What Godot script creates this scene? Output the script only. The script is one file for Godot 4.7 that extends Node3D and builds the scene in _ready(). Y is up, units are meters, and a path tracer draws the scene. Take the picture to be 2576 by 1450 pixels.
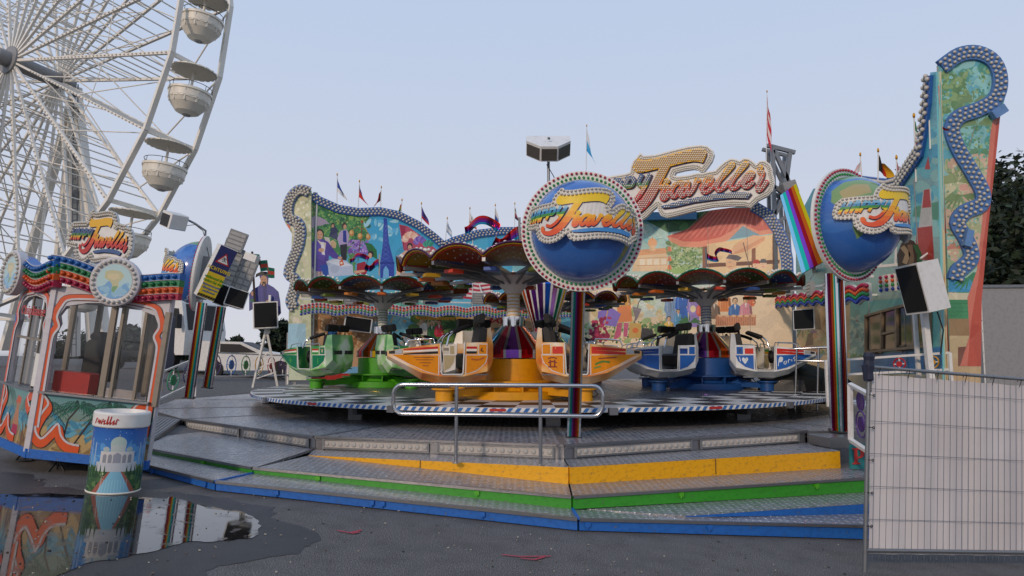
extends Node3D
# A travelling fairground ride on a sloping asphalt square at dusk.
# Positions read off the photograph (2576 x 1450 pixel frame) are turned into rays and met with the ground,
# a deck of known height or a plane at a known distance.
const F := 1717.0
const CX := 1288.0
const CY := 725.0
const PITCH := 0.0977
const EYE := Vector3(0, 1.8, 0)
const SLOPE := -0.075
const DECK := 0.59
const DISC := 0.95
const HUB := Vector3(0.7, 0, -18.05)
var FW := Vector3(0, sin(PITCH), -cos(PITCH))
var UP := Vector3(0, cos(PITCH), sin(PITCH))
var GB := Basis(Vector3(0, 0, 1), atan(SLOPE))
var M := {}
var taken := {}
var bulb_mesh := {}
var T_wear: Texture2D
var rng := RandomNumberGenerator.new()

func ray(x: float, y: float) -> Vector3:
	return FW + Vector3.RIGHT * (x - CX) / F - UP * (y - CY) / F
func P(x: float, y: float, z: float) -> Vector3:
	var d := ray(x, y)
	return EYE + d * (z / -d.z)
func Yp(x: float, y: float, h: float) -> Vector3:
	var d := ray(x, y)
	return EYE + d * ((h - EYE.y) / d.y)
func Gp(x: float, y: float) -> Vector3:
	var d := ray(x, y)
	return EYE + d * (-EYE.y / (d.y - SLOPE * d.x))
func gy(x: float) -> float:
	return SLOPE * x
func c5(x: float, y: float) -> Vector2: return Vector2((1100 + x / 2.417) / 1.59, (650 + y / 2.417) / 1.59)
func c6(x: float, y: float) -> Vector2: return Vector2((1000 + x / 2.576) / 1.59, (1150 + y / 2.576) / 1.59)
func c7(x: float, y: float) -> Vector2: return Vector2((1950 + x / 1.933) / 1.59, (450 + y / 1.933) / 1.59)
func c8(x: float, y: float) -> Vector2: return Vector2((1950 + x / 1.9815) / 1.59, (1050 + y / 1.9815) / 1.59)
func cs(x: float, y: float) -> Vector2: return Vector2((2500 + x / 3.963) / 1.59, (550 + y / 3.963) / 1.59)
func ct(x: float, y: float) -> Vector2: return Vector2((3000 + x / 1.318) / 1.59, (100 + y / 1.318) / 1.59)
func cr(x: float, y: float) -> Vector2: return Vector2((3000 + x / 1.812) / 1.59, (1000 + y / 1.812) / 1.59)

# ---------------------------------------------------------------- mesh builder
class MB:
	var v := PackedVector3Array()
	var n := PackedVector3Array()
	var t := PackedVector2Array()
	var k := PackedColorArray()
	var c := Color.WHITE
	func tn(a: Vector3, b: Vector3, d: Vector3, na: Vector3, nb: Vector3, nd: Vector3, ua := Vector2.ZERO, ub := Vector2.ZERO, ud := Vector2.ZERO):
		v.append(a); v.append(d); v.append(b)
		n.append(na); n.append(nd); n.append(nb)
		t.append(ua); t.append(ud); t.append(ub)
		k.append(c); k.append(c); k.append(c)
	func tri(a: Vector3, b: Vector3, d: Vector3, ua := Vector2.ZERO, ub := Vector2.ZERO, ud := Vector2.ZERO):
		var nn := (b - a).cross(d - a).normalized()
		tn(a, b, d, nn, nn, nn, ua, ub, ud)
	func quad(a: Vector3, b: Vector3, d: Vector3, e: Vector3):
		tri(a, b, d, Vector2(0, 1), Vector2(1, 1), Vector2(1, 0)); tri(a, d, e, Vector2(0, 1), Vector2(1, 0), Vector2(0, 0))
	func box(o: Vector3, s: Vector3, b := Basis()):
		var x := b.x * s.x * 0.5
		var y := b.y * s.y * 0.5
		var z := b.z * s.z * 0.5
		quad(o - x - y + z, o + x - y + z, o + x + y + z, o - x + y + z)
		quad(o + x - y - z, o - x - y - z, o - x + y - z, o + x + y - z)
		quad(o + x - y + z, o + x - y - z, o + x + y - z, o + x + y + z)
		quad(o - x - y - z, o - x - y + z, o - x + y + z, o - x + y - z)
		quad(o - x + y + z, o + x + y + z, o + x + y - z, o - x + y - z)
		quad(o - x - y - z, o + x - y - z, o + x - y + z, o - x - y + z)
	# chamfered box
	func cbox(o: Vector3, s: Vector3, b := Basis(), ch := 0.012):
		var q := PackedVector2Array()
		var hx := s.x * 0.5
		var hy := s.y * 0.5
		for p in [[hx, hy - ch], [hx - ch, hy], [-hx + ch, hy], [-hx, hy - ch], [-hx, -hy + ch], [-hx + ch, -hy], [hx - ch, -hy], [hx, -hy + ch]]:
			q.append(Vector2(p[0], p[1]))
		prism(q, s.z, Transform3D(b, o))
	func beam(a: Vector3, b: Vector3, w: float, h: float, up := Vector3.UP):
		var d := (b - a)
		var l := d.length()
		if l < 0.0001: return
		d /= l
		if absf(d.dot(up)) > 0.98: up = Vector3(0, 0, 1) if absf(d.z) < 0.9 else Vector3.RIGHT
		var s := d.cross(up).normalized()
		var u := s.cross(d).normalized()
		box((a + b) * 0.5, Vector3(w, h, l), Basis(s, u, -d))
	func tube(pts: Array, r: float, seg := 8, closed := false):
		var m := pts.size()
		var d0: Vector3 = (pts[1] - pts[0]).normalized()
		var u := d0.cross(Vector3.UP)
		if u.length() < 0.1: u = d0.cross(Vector3.RIGHT)
		u = u.normalized()
		var rings := []
		var nrm := []
		for i in m:
			var d: Vector3
			if closed: d = (pts[(i + 1) % m] - pts[(i + m - 1) % m]).normalized()
			elif i == 0: d = d0
			elif i == m - 1: d = (pts[i] - pts[i - 1]).normalized()
			else: d = ((pts[i + 1] - pts[i]).normalized() + (pts[i] - pts[i - 1]).normalized()).normalized()
			u = (u - d * u.dot(d)).normalized()
			var w := d.cross(u)
			var ring := []
			var rn := []
			for j in seg:
				var a := TAU * j / seg
				var q: Vector3 = u * cos(a) + w * sin(a)
				ring.append(pts[i] + q * r); rn.append(q)
			rings.append(ring); nrm.append(rn)
		var last := m if closed else m - 1
		for i in last:
			var i2 := (i + 1) % m
			for j in seg:
				var j2 := (j + 1) % seg
				tn(rings[i][j], rings[i][j2], rings[i2][j2], nrm[i][j], nrm[i][j2], nrm[i2][j2])
				tn(rings[i][j], rings[i2][j2], rings[i2][j], nrm[i][j], nrm[i2][j2], nrm[i2][j])
		if not closed:
			for j in range(1, seg - 1):
				tri(rings[0][0], rings[0][j + 1], rings[0][j])
				tri(rings[m - 1][0], rings[m - 1][j], rings[m - 1][j + 1])
	func cyl(a: Vector3, b: Vector3, r1: float, r2: float, seg := 12, caps := true):
		var d := (b - a).normalized()
		var u := d.cross(Vector3.UP)
		if u.length() < 0.1: u = d.cross(Vector3.RIGHT)
		u = u.normalized()
		var w := d.cross(u)
		var sl := (r1 - r2) / maxf((b - a).length(), 0.0001)
		for j in seg:
			var a1 := TAU * j / seg
			var a2 := TAU * (j + 1) / seg
			var q1 := u * cos(a1) + w * sin(a1)
			var q2 := u * cos(a2) + w * sin(a2)
			var n1 := (q1 + d * sl).normalized()
			var n2 := (q2 + d * sl).normalized()
			var x1 := float(j) / seg
			var x2 := float(j + 1) / seg
			tn(a + q1 * r1, a + q2 * r1, b + q2 * r2, n1, n2, n2, Vector2(x1, 1), Vector2(x2, 1), Vector2(x2, 0))
			tn(a + q1 * r1, b + q2 * r2, b + q1 * r2, n1, n2, n1, Vector2(x1, 1), Vector2(x2, 0), Vector2(x1, 0))
			if caps:
				if r1 > 0.0: tri(a, a + q2 * r1, a + q1 * r1)
				if r2 > 0.0: tri(b, b + q1 * r2, b + q2 * r2)
	# lathe: profile of (radius, height) from bottom to top around the local y axis
	func lathe(pr: Array, seg: int, xf := Transform3D(), flat := false, a0 := 0.0, a1 := TAU):
		for j in seg:
			var p1 := a0 + (a1 - a0) * j / seg
			var p2 := a0 + (a1 - a0) * (j + 1) / seg
			var e1 := Vector3(cos(p1), 0, -sin(p1))
			var e2 := Vector3(cos(p2), 0, -sin(p2))
			for i in pr.size() - 1:
				var A: Vector2 = pr[i]
				var B: Vector2 = pr[i + 1]
				var q := [xf * (e1 * A.x + Vector3(0, A.y, 0)), xf * (e2 * A.x + Vector3(0, A.y, 0)), xf * (e2 * B.x + Vector3(0, B.y, 0)), xf * (e1 * B.x + Vector3(0, B.y, 0))]
				var v0 := float(i) / (pr.size() - 1)
				var v1 := float(i + 1) / (pr.size() - 1)
				var u0 := float(j) / seg
				var u1 := float(j + 1) / seg
				if flat:
					if A.x > 0.0: tri(q[0], q[1], q[2], Vector2(u0, v0), Vector2(u1, v0), Vector2(u1, v1))
					if B.x > 0.0: tri(q[0], q[2], q[3], Vector2(u0, v0), Vector2(u1, v1), Vector2(u0, v1))
				else:
					var s := (B - A).normalized()
					var n1: Vector3 = (xf.basis * (e1 * s.y - Vector3(0, s.x, 0))).normalized()
					var n2: Vector3 = (xf.basis * (e2 * s.y - Vector3(0, s.x, 0))).normalized()
					if A.x > 0.0: tn(q[0], q[1], q[2], n1, n2, n2, Vector2(u0, v0), Vector2(u1, v0), Vector2(u1, v1))
					if B.x > 0.0: tn(q[0], q[2], q[3], n1, n2, n1, Vector2(u0, v0), Vector2(u1, v1), Vector2(u0, v1))
	func ball(o: Vector3, r: float, rings := 5, seg := 8, b := Basis()):
		for i in rings:
			var t1 := PI * i / rings - PI / 2
			var t2 := PI * (i + 1) / rings - PI / 2
			for j in seg:
				var p1 := TAU * j / seg
				var p2 := TAU * (j + 1) / seg
				var A := b * Vector3(cos(t1) * cos(p1), sin(t1), -cos(t1) * sin(p1))
				var B := b * Vector3(cos(t1) * cos(p2), sin(t1), -cos(t1) * sin(p2))
				var D := b * Vector3(cos(t2) * cos(p2), sin(t2), -cos(t2) * sin(p2))
				var E := b * Vector3(cos(t2) * cos(p1), sin(t2), -cos(t2) * sin(p1))
				if i > 0: tn(o + A * r, o + B * r, o + D * r, A.normalized(), B.normalized(), D.normalized(), Vector2(p1 / TAU, 0), Vector2(p2 / TAU, 0), Vector2(p2 / TAU, 1))
				if i < rings - 1: tn(o + A * r, o + D * r, o + E * r, A.normalized(), D.normalized(), E.normalized())
	# polygon in the local xy plane pushed to depth (front face at +depth/2)
	func prism(q: PackedVector2Array, depth: float, xf := Transform3D(), uvr := Rect2(0, 0, 1, 1), sides := true):
		if Geometry2D.is_polygon_clockwise(q): q.reverse()
		var ix := Geometry2D.triangulate_polygon(q)
		var f := xf.basis.z * depth * 0.5
		var m := q.size()
		for i in range(0, ix.size(), 3):
			var a := q[ix[i]]
			var b := q[ix[i + 1]]
			var d := q[ix[i + 2]]
			if (b - a).cross(d - a) < 0.0:
				var s := b
				b = d; d = s
			var A := xf * Vector3(a.x, a.y, 0)
			var B := xf * Vector3(b.x, b.y, 0)
			var D := xf * Vector3(d.x, d.y, 0)
			var ua := Vector2((a.x - uvr.position.x) / uvr.size.x, 1.0 - (a.y - uvr.position.y) / uvr.size.y)
			var ub := Vector2((b.x - uvr.position.x) / uvr.size.x, 1.0 - (b.y - uvr.position.y) / uvr.size.y)
			var ud := Vector2((d.x - uvr.position.x) / uvr.size.x, 1.0 - (d.y - uvr.position.y) / uvr.size.y)
			tri(A + f, B + f, D + f, ua, ub, ud)
			if depth > 0.0: tri(A - f, D - f, B - f, ua, ud, ub)
		if sides and depth > 0.0:
			for i in m:
				var A := xf * Vector3(q[i].x, q[i].y, 0)
				var B := xf * Vector3(q[(i + 1) % m].x, q[(i + 1) % m].y, 0)
				quad(A - f, B - f, B + f, A + f)
	func mesh() -> ArrayMesh:
		var a := []
		a.resize(Mesh.ARRAY_MAX)
		a[Mesh.ARRAY_VERTEX] = v
		a[Mesh.ARRAY_NORMAL] = n
		a[Mesh.ARRAY_TEX_UV] = t
		a[Mesh.ARRAY_COLOR] = k
		var m := ArrayMesh.new()
		m.add_surface_from_arrays(Mesh.PRIMITIVE_TRIANGLES, a)
		return m

# ---------------------------------------------------------------- nodes
func numbered(called: String) -> String:
	var n: int = taken.get(called, 0)
	taken[called] = n + 1
	return called if n == 0 else "%s_%03d" % [called, n]
func thing(called: String, label: String, category: String, group := "", xf := Transform3D()) -> Node3D:
	var o := Node3D.new()
	o.name = numbered(called)
	add_child(o)
	o.transform = xf
	o.set_meta("label", label); o.set_meta("category", category); o.set_meta("kind", "thing")
	if group != "": o.set_meta("group", group)
	return o
func part(parent: Node, called: String, mb: MB, m: Material, label := "") -> MeshInstance3D:
	return inst(parent, called, mb.mesh(), m, Transform3D(), label)
func inst(parent: Node, called: String, mesh: Mesh, m: Material, xf := Transform3D(), label := "") -> MeshInstance3D:
	var o := MeshInstance3D.new()
	o.name = called
	o.mesh = mesh
	o.material_override = m
	o.transform = xf
	parent.add_child(o, true)
	if label != "": o.set_meta("label", label)
	return o
func structure(called: String, mb: MB, m: Material) -> MeshInstance3D:
	var o := part(self, called, mb, m)
	o.set_meta("kind", "structure")
	return o
func stuff(o: Node): o.set_meta("kind", "stuff")

# one bulb mesh per size: a socket-less dome seen from the front, z outwards
func bulbs(r: float) -> ArrayMesh:
	if not bulb_mesh.has(r):
		var mb := MB.new()
		mb.ball(Vector3(0, 0, r * 0.55), r, 5, 8)
		bulb_mesh[r] = mb.mesh()
	return bulb_mesh[r]
# bulbs as parts of a thing: each its own mesh up to a limit, the rest joined as stuff
func bulb_parts(parent: Node, called: String, pts: Array, b: Basis, r: float, m: Material, single := 300):
	var me := bulbs(r)
	var rest := MB.new()
	for i in pts.size():
		if i < single: inst(parent, called, me, m, Transform3D(b, pts[i]))
		else: rest.ball(pts[i] + b.z * r * 0.55, r, 4, 7, b)
	if rest.v.size() > 0: stuff(part(parent, called + "_rows", rest, m))

# ---------------------------------------------------------------- materials
func noise_tex(seed_: int, freq: float, colors: Array, offs: Array, size := 512, oct := 4, kind := FastNoiseLite.TYPE_SIMPLEX_SMOOTH, normal := false) -> NoiseTexture2D:
	var fn := FastNoiseLite.new()
	fn.seed = seed_; fn.frequency = freq; fn.noise_type = kind
	fn.fractal_octaves = oct
	var t := NoiseTexture2D.new()
	t.width = size; t.height = size; t.seamless = true; t.noise = fn
	if normal:
		t.as_normal_map = true; t.bump_strength = 4.0
	else:
		var g := Gradient.new()
		var pc := PackedColorArray()
		for q in colors: pc.append(q)
		g.colors = pc; g.offsets = PackedFloat32Array(offs)
		t.color_ramp = g
	return t
func mat(c: Color, rough := 0.5, metal := 0.0, wear := true) -> StandardMaterial3D:
	var m := StandardMaterial3D.new()
	m.albedo_color = c; m.roughness = rough; m.metallic = metal
	if wear:
		m.albedo_texture = T_wear
		m.uv1_triplanar = true
		m.uv1_scale = Vector3(0.7, 0.7, 0.7)
	return m
func tex_mat(t: Texture2D, rough := 0.45, metal := 0.0) -> StandardMaterial3D:
	var m := StandardMaterial3D.new()
	m.albedo_texture = t; m.roughness = rough; m.metallic = metal
	return m
func vmat(rough := 0.4, metal := 0.0) -> StandardMaterial3D:
	var m := StandardMaterial3D.new()
	m.vertex_color_use_as_albedo = true
	m.roughness = rough; m.metallic = metal
	return m
func lin(c: Color) -> Color: return c.srgb_to_linear()
func hx(s: String) -> Color: return Color.html(s)

# gloss paint with small chips and scuffs down to primer
func chipped(c: String, seed_: int) -> StandardMaterial3D:
	var k := hx(c)
	var m := tex_mat(noise_tex(seed_, 0.03, [hx("6f6a64"), hx("6f6a64"), k.darkened(0.12), k, k.lightened(0.05)], [0.0, 0.14, 0.17, 0.4, 1.0], 512, 5), 0.42)
	m.uv1_triplanar = true
	m.uv1_scale = Vector3(0.9, 0.9, 0.9)
	return m
func make_materials():
	T_wear = noise_tex(3, 0.02, [Color(0.90, 0.895, 0.885), Color(0.975, 0.975, 0.97), Color(1, 1, 1)], [0.0, 0.4, 1.0], 512, 5)
	M.white = mat(hx("dcd9d4"), 0.45)
	M.wheel = mat(hx("e9e3d8"), 0.45)
	M.cream = mat(hx("e3dccd"), 0.45)
	M.grey = mat(hx("8b8b8c"), 0.5)
	M.dark = mat(hx("2a2a2c"), 0.6)
	M.black = mat(hx("101012"), 0.55)
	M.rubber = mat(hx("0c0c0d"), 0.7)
	M.grille = mat(hx("08080a"), 0.9)
	M.steel = mat(hx("8d8d90"), 0.35, 0.8)
	M.galv = mat(hx("85878a"), 0.45, 0.7)
	M.chrome = mat(hx("d4d4d6"), 0.12, 1.0, false)
	M.blue = chipped("1f5fae", 41)
	M.trimblue = mat(hx("2b62ab"), 0.4)
	M.green = chipped("2f8a1f", 42)
	M.yellow = chipped("e0a000", 43)
	M.drumyellow = mat(hx("dd9a08"), 0.4)
	M.drumgreen = mat(hx("4aa01c"), 0.45)
	M.drumblue = mat(hx("1c4d8d"), 0.4)
	M.drumred = mat(hx("a82a1c"), 0.4)
	M.red = mat(hx("b32218"), 0.45)
	M.orange = mat(hx("d2501a"), 0.4)
	M.strip = mat(hx("b6afa8"), 0.4)
	M.lampgrey = mat(hx("a9a6a1"), 0.3)
	M.bulbwhite = mat(hx("d9d3c6"), 0.25, 0.0, false)
	M.bulbdull = mat(hx("bdb7aa"), 0.28, 0.0, false)
	M.bulbmag = mat(hx("a3123f"), 0.2, 0.0, false)
	M.bulbgreen = mat(hx("1f8a45"), 0.2, 0.0, false)
	M.bulbv = vmat(0.25)
	M.vpaint = vmat(0.45)
	M.cloth = vmat(0.85)
	M.cloth.cull_mode = BaseMaterial3D.CULL_DISABLED
	M.cloth.backlight_enabled = true
	M.cloth.backlight = Color(0.25, 0.25, 0.25)
	M.mirror = vmat(0.14, 0.85)
	M.glass = StandardMaterial3D.new()
	M.glass.albedo_color = Color(0.12, 0.13, 0.13, 0.10)
	M.glass.transparency = BaseMaterial3D.TRANSPARENCY_ALPHA
	M.glass.roughness = 0.02
	M.lens = mat(hx("c9c9c6"), 0.08, 0.3, false)
	# aluminium tread plate with raised tears
	var sz := 64
	var im := Image.create(sz, sz, false, Image.FORMAT_L8)
	im.fill(Color(0, 0, 0))
	for c in [[16, 16, 1.0], [48, 16, -1.0], [48, 48, 1.0], [16, 48, -1.0]]:
		for y in range(-14, 15):
			for x in range(-14, 15):
				var u: float = (x + y * c[2]) * 0.7071
				var w: float = (x - y * c[2]) * 0.7071
				var q := pow(u / 13.0, 2) + pow(w / 4.2, 2)
				if q < 1.0: im.set_pixel(c[0] + x, c[1] + y, Color.WHITE * (1.0 - q * q))
	var nm := im.duplicate()
	nm.convert(Image.FORMAT_RGBA8)
	nm.bump_map_to_normal_map(5.0)
	M.plate = mat(hx("d6d5d8"), 0.38, 0.55)
	M.plate.normal_enabled = true
	M.plate.normal_texture = ImageTexture.create_from_image(nm)
	M.plate.normal_scale = 1.0
	M.plate.uv1_world_triplanar = true
	M.plate.uv1_scale = Vector3(1.5, 1.5, 1.5)
	M.plate.roughness_texture = noise_tex(17, 0.015, [Color(0.7, 0.7, 0.7), Color(1, 1, 1)], [0.3, 0.7], 256)
	# polished tears over duller sheet, four by four tiles so that grime patches vary
	var al := Image.create(sz * 4, sz * 4, false, Image.FORMAT_RGBA8)
	al.fill(Color(0.70, 0.69, 0.69))
	var gn := FastNoiseLite.new()
	gn.seed = 18; gn.frequency = 0.02
	for y in sz * 4:
		for x in sz * 4:
			var g := 0.70 + 0.10 * gn.get_noise_2d(x, y) + 0.28 * im.get_pixel(x % sz, y % sz).r
			al.set_pixel(x, y, Color(g, g * 0.99, g * 0.985))
	al.generate_mipmaps()
	var big := nm
	nm = Image.create(sz * 4, sz * 4, false, Image.FORMAT_RGBA8)
	big.convert(Image.FORMAT_RGBA8)
	big.clear_mipmaps()
	for y in 4:
		for x in 4: nm.blit_rect(big, Rect2i(0, 0, sz, sz), Vector2i(x * sz, y * sz))
	nm.generate_mipmaps()
	M.plate.normal_texture = ImageTexture.create_from_image(nm)
	M.plate.albedo_texture = ImageTexture.create_from_image(al)
	M.discplate = M.plate.duplicate()
	M.discplate.albedo_color = hx("a09fa2")
	# asphalt: a fine speckle of stones over coarse patches, relief from the same grain
	M.asphalt = StandardMaterial3D.new()
	M.asphalt.albedo_color = Color(1, 1, 1)
	M.asphalt.albedo_texture = noise_tex(5, 0.13, [hx("1c1a19"), hx("524e4c"), hx("6c6764"), hx("d0c8be")], [0.08, 0.42, 0.6, 0.95], 1024, 4)
	M.asphalt.uv1_triplanar = true
	M.asphalt.uv1_world_triplanar = true
	M.asphalt.uv1_scale = Vector3(0.55, 0.55, 0.55)
	M.asphalt.roughness = 0.85
	M.asphalt.normal_enabled = true
	M.asphalt.normal_texture = noise_tex(6, 0.3, [], [], 1024, 3, FastNoiseLite.TYPE_SIMPLEX, true)
	M.asphalt.normal_scale = 0.6
	M.asphalt.detail_enabled = true
	M.asphalt.detail_blend_mode = BaseMaterial3D.BLEND_MODE_MUL
	M.asphalt.detail_albedo = noise_tex(8, 0.008, [Color(0.88, 0.88, 0.87), Color(0.97, 0.97, 0.97), Color(1, 1, 1)], [0.1, 0.5, 0.9], 512, 4)
	M.wet = M.asphalt.duplicate()
	M.wet.albedo_color = Color(0.56, 0.55, 0.55)
	M.wet.roughness = 0.42
	M.wet.normal_scale = 0.5
	M.water = StandardMaterial3D.new()
	M.water.albedo_color = hx("1a1918")
	M.water.roughness = 0.03
	M.water.metallic_specular = 0.55
	M.water.normal_enabled = true
	M.water.normal_texture = noise_tex(11, 0.006, [], [], 256, 2, FastNoiseLite.TYPE_SIMPLEX_SMOOTH, true)
	M.water.normal_scale = 0.02
	M.water.uv1_triplanar = true
	M.water.roughness = 1.0
	M.water.roughness_texture = noise_tex(12, 0.02, [Color(0.02, 0.02, 0.02), Color(0.04, 0.04, 0.04), Color(0.22, 0.22, 0.22)], [0.0, 0.6, 1.0], 256, 4)
	# airbrushed shells of the cars
	M.shell_green = tex_mat(noise_tex(21, 0.005, [hx("e2ebdc"), hx("a8d68c"), hx("55a448"), hx("1f8048")], [0.2, 0.4, 0.58, 0.85], 512, 3), 0.22)
	M.shell_yellow = tex_mat(noise_tex(22, 0.005, [hx("f0e4d2"), hx("eebf80"), hx("e69a3a"), hx("cc5a30")], [0.2, 0.42, 0.62, 0.92], 512, 3), 0.22)
	M.shell_blue = tex_mat(noise_tex(23, 0.005, [hx("ececec"), hx("dcdfe0"), hx("c9d0d4"), hx("8fb4c0")], [0.15, 0.5, 0.7, 0.95], 512, 3), 0.22)
	M.shell_cream = tex_mat(noise_tex(24, 0.006, [hx("eae6dd"), hx("ddd4c2"), hx("b8a688"), hx("8b7a62")], [0.25, 0.5, 0.72, 0.98], 512, 3), 0.25)
	for n in ["green", "yellow", "blue", "cream"]:
		M["shell_" + n].uv1_triplanar = true
		M["shell_" + n].uv1_scale = Vector3(0.45, 0.45, 0.45)
		M["shell_" + n].clearcoat_enabled = true
	M.panel_green = mat(hx("177a55"), 0.25)
	M.panel_yellow = mat(hx("e08a14"), 0.22)
	M.panel_blue = mat(hx("2a66b8"), 0.22)
	M.panel_cream = mat(hx("b5a37c"), 0.3)
	M.bark = mat(hx("3a3028"), 0.9)
	M.leaf = vmat(0.7)
	M.leaf.backlight_enabled = true
	M.leaf.backlight = Color(0.2, 0.25, 0.1)
	M.trailer = mat(hx("949292"), 0.5, 0.2)
	M.tarp = mat(hx("c9c4c4"), 0.6)
	M.tarp.albedo_texture = noise_tex(31, 0.006, [Color(0.95, 0.945, 0.94), Color(1, 1, 1)], [0.2, 0.8], 256, 3)
	M.tarp.uv1_scale = Vector3(0.4, 0.4, 0.4)
	M.blacktarp = mat(hx("121214"), 0.45)

# ---------------------------------------------------------------- painting of flat print (murals, posters)
class Painter:
	var img: Image
	var w: int
	var h: int
	var map: Callable      # point as read -> pixel of the picture
	var sv: Image
	func _init(w_: int, h_: int, base: Color):
		w = w_; h = h_
		img = Image.create(w, h, false, Image.FORMAT_RGBA8)
		img.fill(base)
		map = func(p: Vector2) -> Vector2: return p
	func raw(q: PackedVector2Array, c: Color):
		var y0 := 1e9
		var y1 := -1e9
		for p in q:
			y0 = minf(y0, p.y); y1 = maxf(y1, p.y)
		var m := q.size()
		for y in range(maxi(0, int(y0)), mini(h, int(y1) + 1)):
			var yy := y + 0.5
			var xs := PackedFloat32Array()
			for i in m:
				var a := q[i]
				var b := q[(i + 1) % m]
				if (a.y <= yy) != (b.y <= yy): xs.append(a.x + (yy - a.y) / (b.y - a.y) * (b.x - a.x))
			xs.sort()
			for i in range(0, xs.size() - 1, 2):
				var x0 := clampi(int(round(xs[i])), 0, w)
				var x1 := clampi(int(round(xs[i + 1])), 0, w)
				if x1 > x0: img.fill_rect(Rect2i(x0, y, x1 - x0, 1), c)
	func pts(a: Array) -> PackedVector2Array:
		var q := PackedVector2Array()
		for i in range(0, a.size(), 2): q.append(map.call(Vector2(a[i], a[i + 1])))
		return q
	func poly(a: Array, c): raw(pts(a), Color.html(c) if c is String else c)
	func ell(x: float, y: float, rx: float, ry: float, c, rot := 0.0):
		var a := []
		for i in 20:
			var q := Vector2(cos(TAU * i / 20) * rx, sin(TAU * i / 20) * ry).rotated(rot)
			a.append(x + q.x); a.append(y + q.y)
		poly(a, c)
	func line(a: Array, wd: float, c):
		var q := pts(a)
		var col: Color = Color.html(c) if c is String else c
		for g in Geometry2D.offset_polyline(q, wd * 0.5, Geometry2D.JOIN_ROUND, Geometry2D.END_ROUND): raw(g, col)
	func grad(a: Array, c0: String, c1: String):      # whole picture, top to bottom
		for y in h: img.fill_rect(Rect2i(0, y, w, 1), Color.html(c0).lerp(Color.html(c1), float(y) / h))
	func layer():
		sv = img
		img = Image.create(w, h, false, Image.FORMAT_RGBA8)
		img.fill(Color(0.5, 0.5, 0.5, 0))
	func merge(soft := 1):
		if soft > 1:
			img.resize(maxi(2, w / soft), maxi(2, h / soft), Image.INTERPOLATE_LANCZOS)
			img.resize(w, h, Image.INTERPOLATE_CUBIC)
		sv.blend_rect(img, Rect2i(0, 0, w, h), Vector2i.ZERO)
		img = sv
	func soften(k: float):
		img.resize(int(w / k), int(h / k), Image.INTERPOLATE_BILINEAR)
		img.resize(w, h, Image.INTERPOLATE_CUBIC)
	func dabs(r: RandomNumberGenerator, n: int, x0: float, y0: float, x1: float, y1: float, s: float, cols: Array, stretch := 1.0):
		for i in n:
			ell(r.randf_range(x0, x1), r.randf_range(y0, y1), s * r.randf_range(0.5, 1.2), s * r.randf_range(0.4, 1.0) * stretch, cols[r.randi() % cols.size()], r.randf() * PI)
	func frond(x: float, y: float, l: float, n: int, wd: float, c, a0 := 0.0, a1 := TAU):
		for i in n:
			var a := a0 + (a1 - a0) * i / maxf(1, n - 1)
			var dx := cos(a) * l
			var dy := -sin(a) * l * 0.7
			poly([x, y, x + dx * 0.45 - dy * 0.12, y + dy * 0.45 - absf(dx) * 0.12, x + dx, y + dy + absf(dx) * 0.35, x + dx * 0.5, y + dy * 0.45 + absf(dx) * 0.04 + wd], c)
	func palm(x: float, y: float, l: float, n: int, c0: String, c1: String, a0 := -0.4, a1 := 3.5):
		for i in n:
			var a := a0 + (a1 - a0) * i / maxf(1, n - 1)
			var px := x
			var py := y
			var col := c0 if i % 2 == 0 else c1
			for k in 8:
				var f := (k + 1) / 8.0
				var nx := x + cos(a) * l * f
				var ny := y - sin(a) * l * 0.75 * f + l * 0.55 * f * f
				line([px, py, nx, ny], 2.0, col)
				var s := l * 0.30 * (1.0 - f * 0.6)
				line([nx, ny, nx + cos(a) * s * 0.5 - s * 0.12, ny + s], 1.8, col)
				line([nx, ny, nx + cos(a) * s * 0.7 + s * 0.1, ny + s * 0.75], 1.8, col)
				px = nx; py = ny
	func grain(r: RandomNumberGenerator, amount: float):
		var s := 192
		var d := PackedByteArray()
		d.resize(s * s * 4)
		for i in s * s:
			var v := r.randf()
			var g := 255 if v > 0.5 else 30
			d[i * 4] = g; d[i * 4 + 1] = g; d[i * 4 + 2] = g
			d[i * 4 + 3] = int(absf(v - 0.5) * 2.0 * amount * 255.0)
		var o := Image.create_from_data(s, s, false, Image.FORMAT_RGBA8, d)
		o.resize(s * 2, s * 2, Image.INTERPOLATE_BILINEAR)
		for y in range(0, h, s * 2):
			for x in range(0, w, s * 2): img.blend_rect(o, Rect2i(0, 0, s * 2, s * 2), Vector2i(x, y))
	func airbrush(r: RandomNumberGenerator, n: int, s: float):
		layer()
		map = func(p: Vector2) -> Vector2: return p
		for i in n:
			var b := r.randf()
			ell(r.randf() * w, r.randf() * h, s * r.randf_range(0.3, 1.0), s * r.randf_range(0.3, 1.6), Color(b, b, b, r.randf_range(0.03, 0.10)), r.randf() * PI)
		merge(5)
	func tex() -> ImageTexture:
		img.generate_mipmaps()
		return ImageTexture.create_from_image(img)
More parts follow.
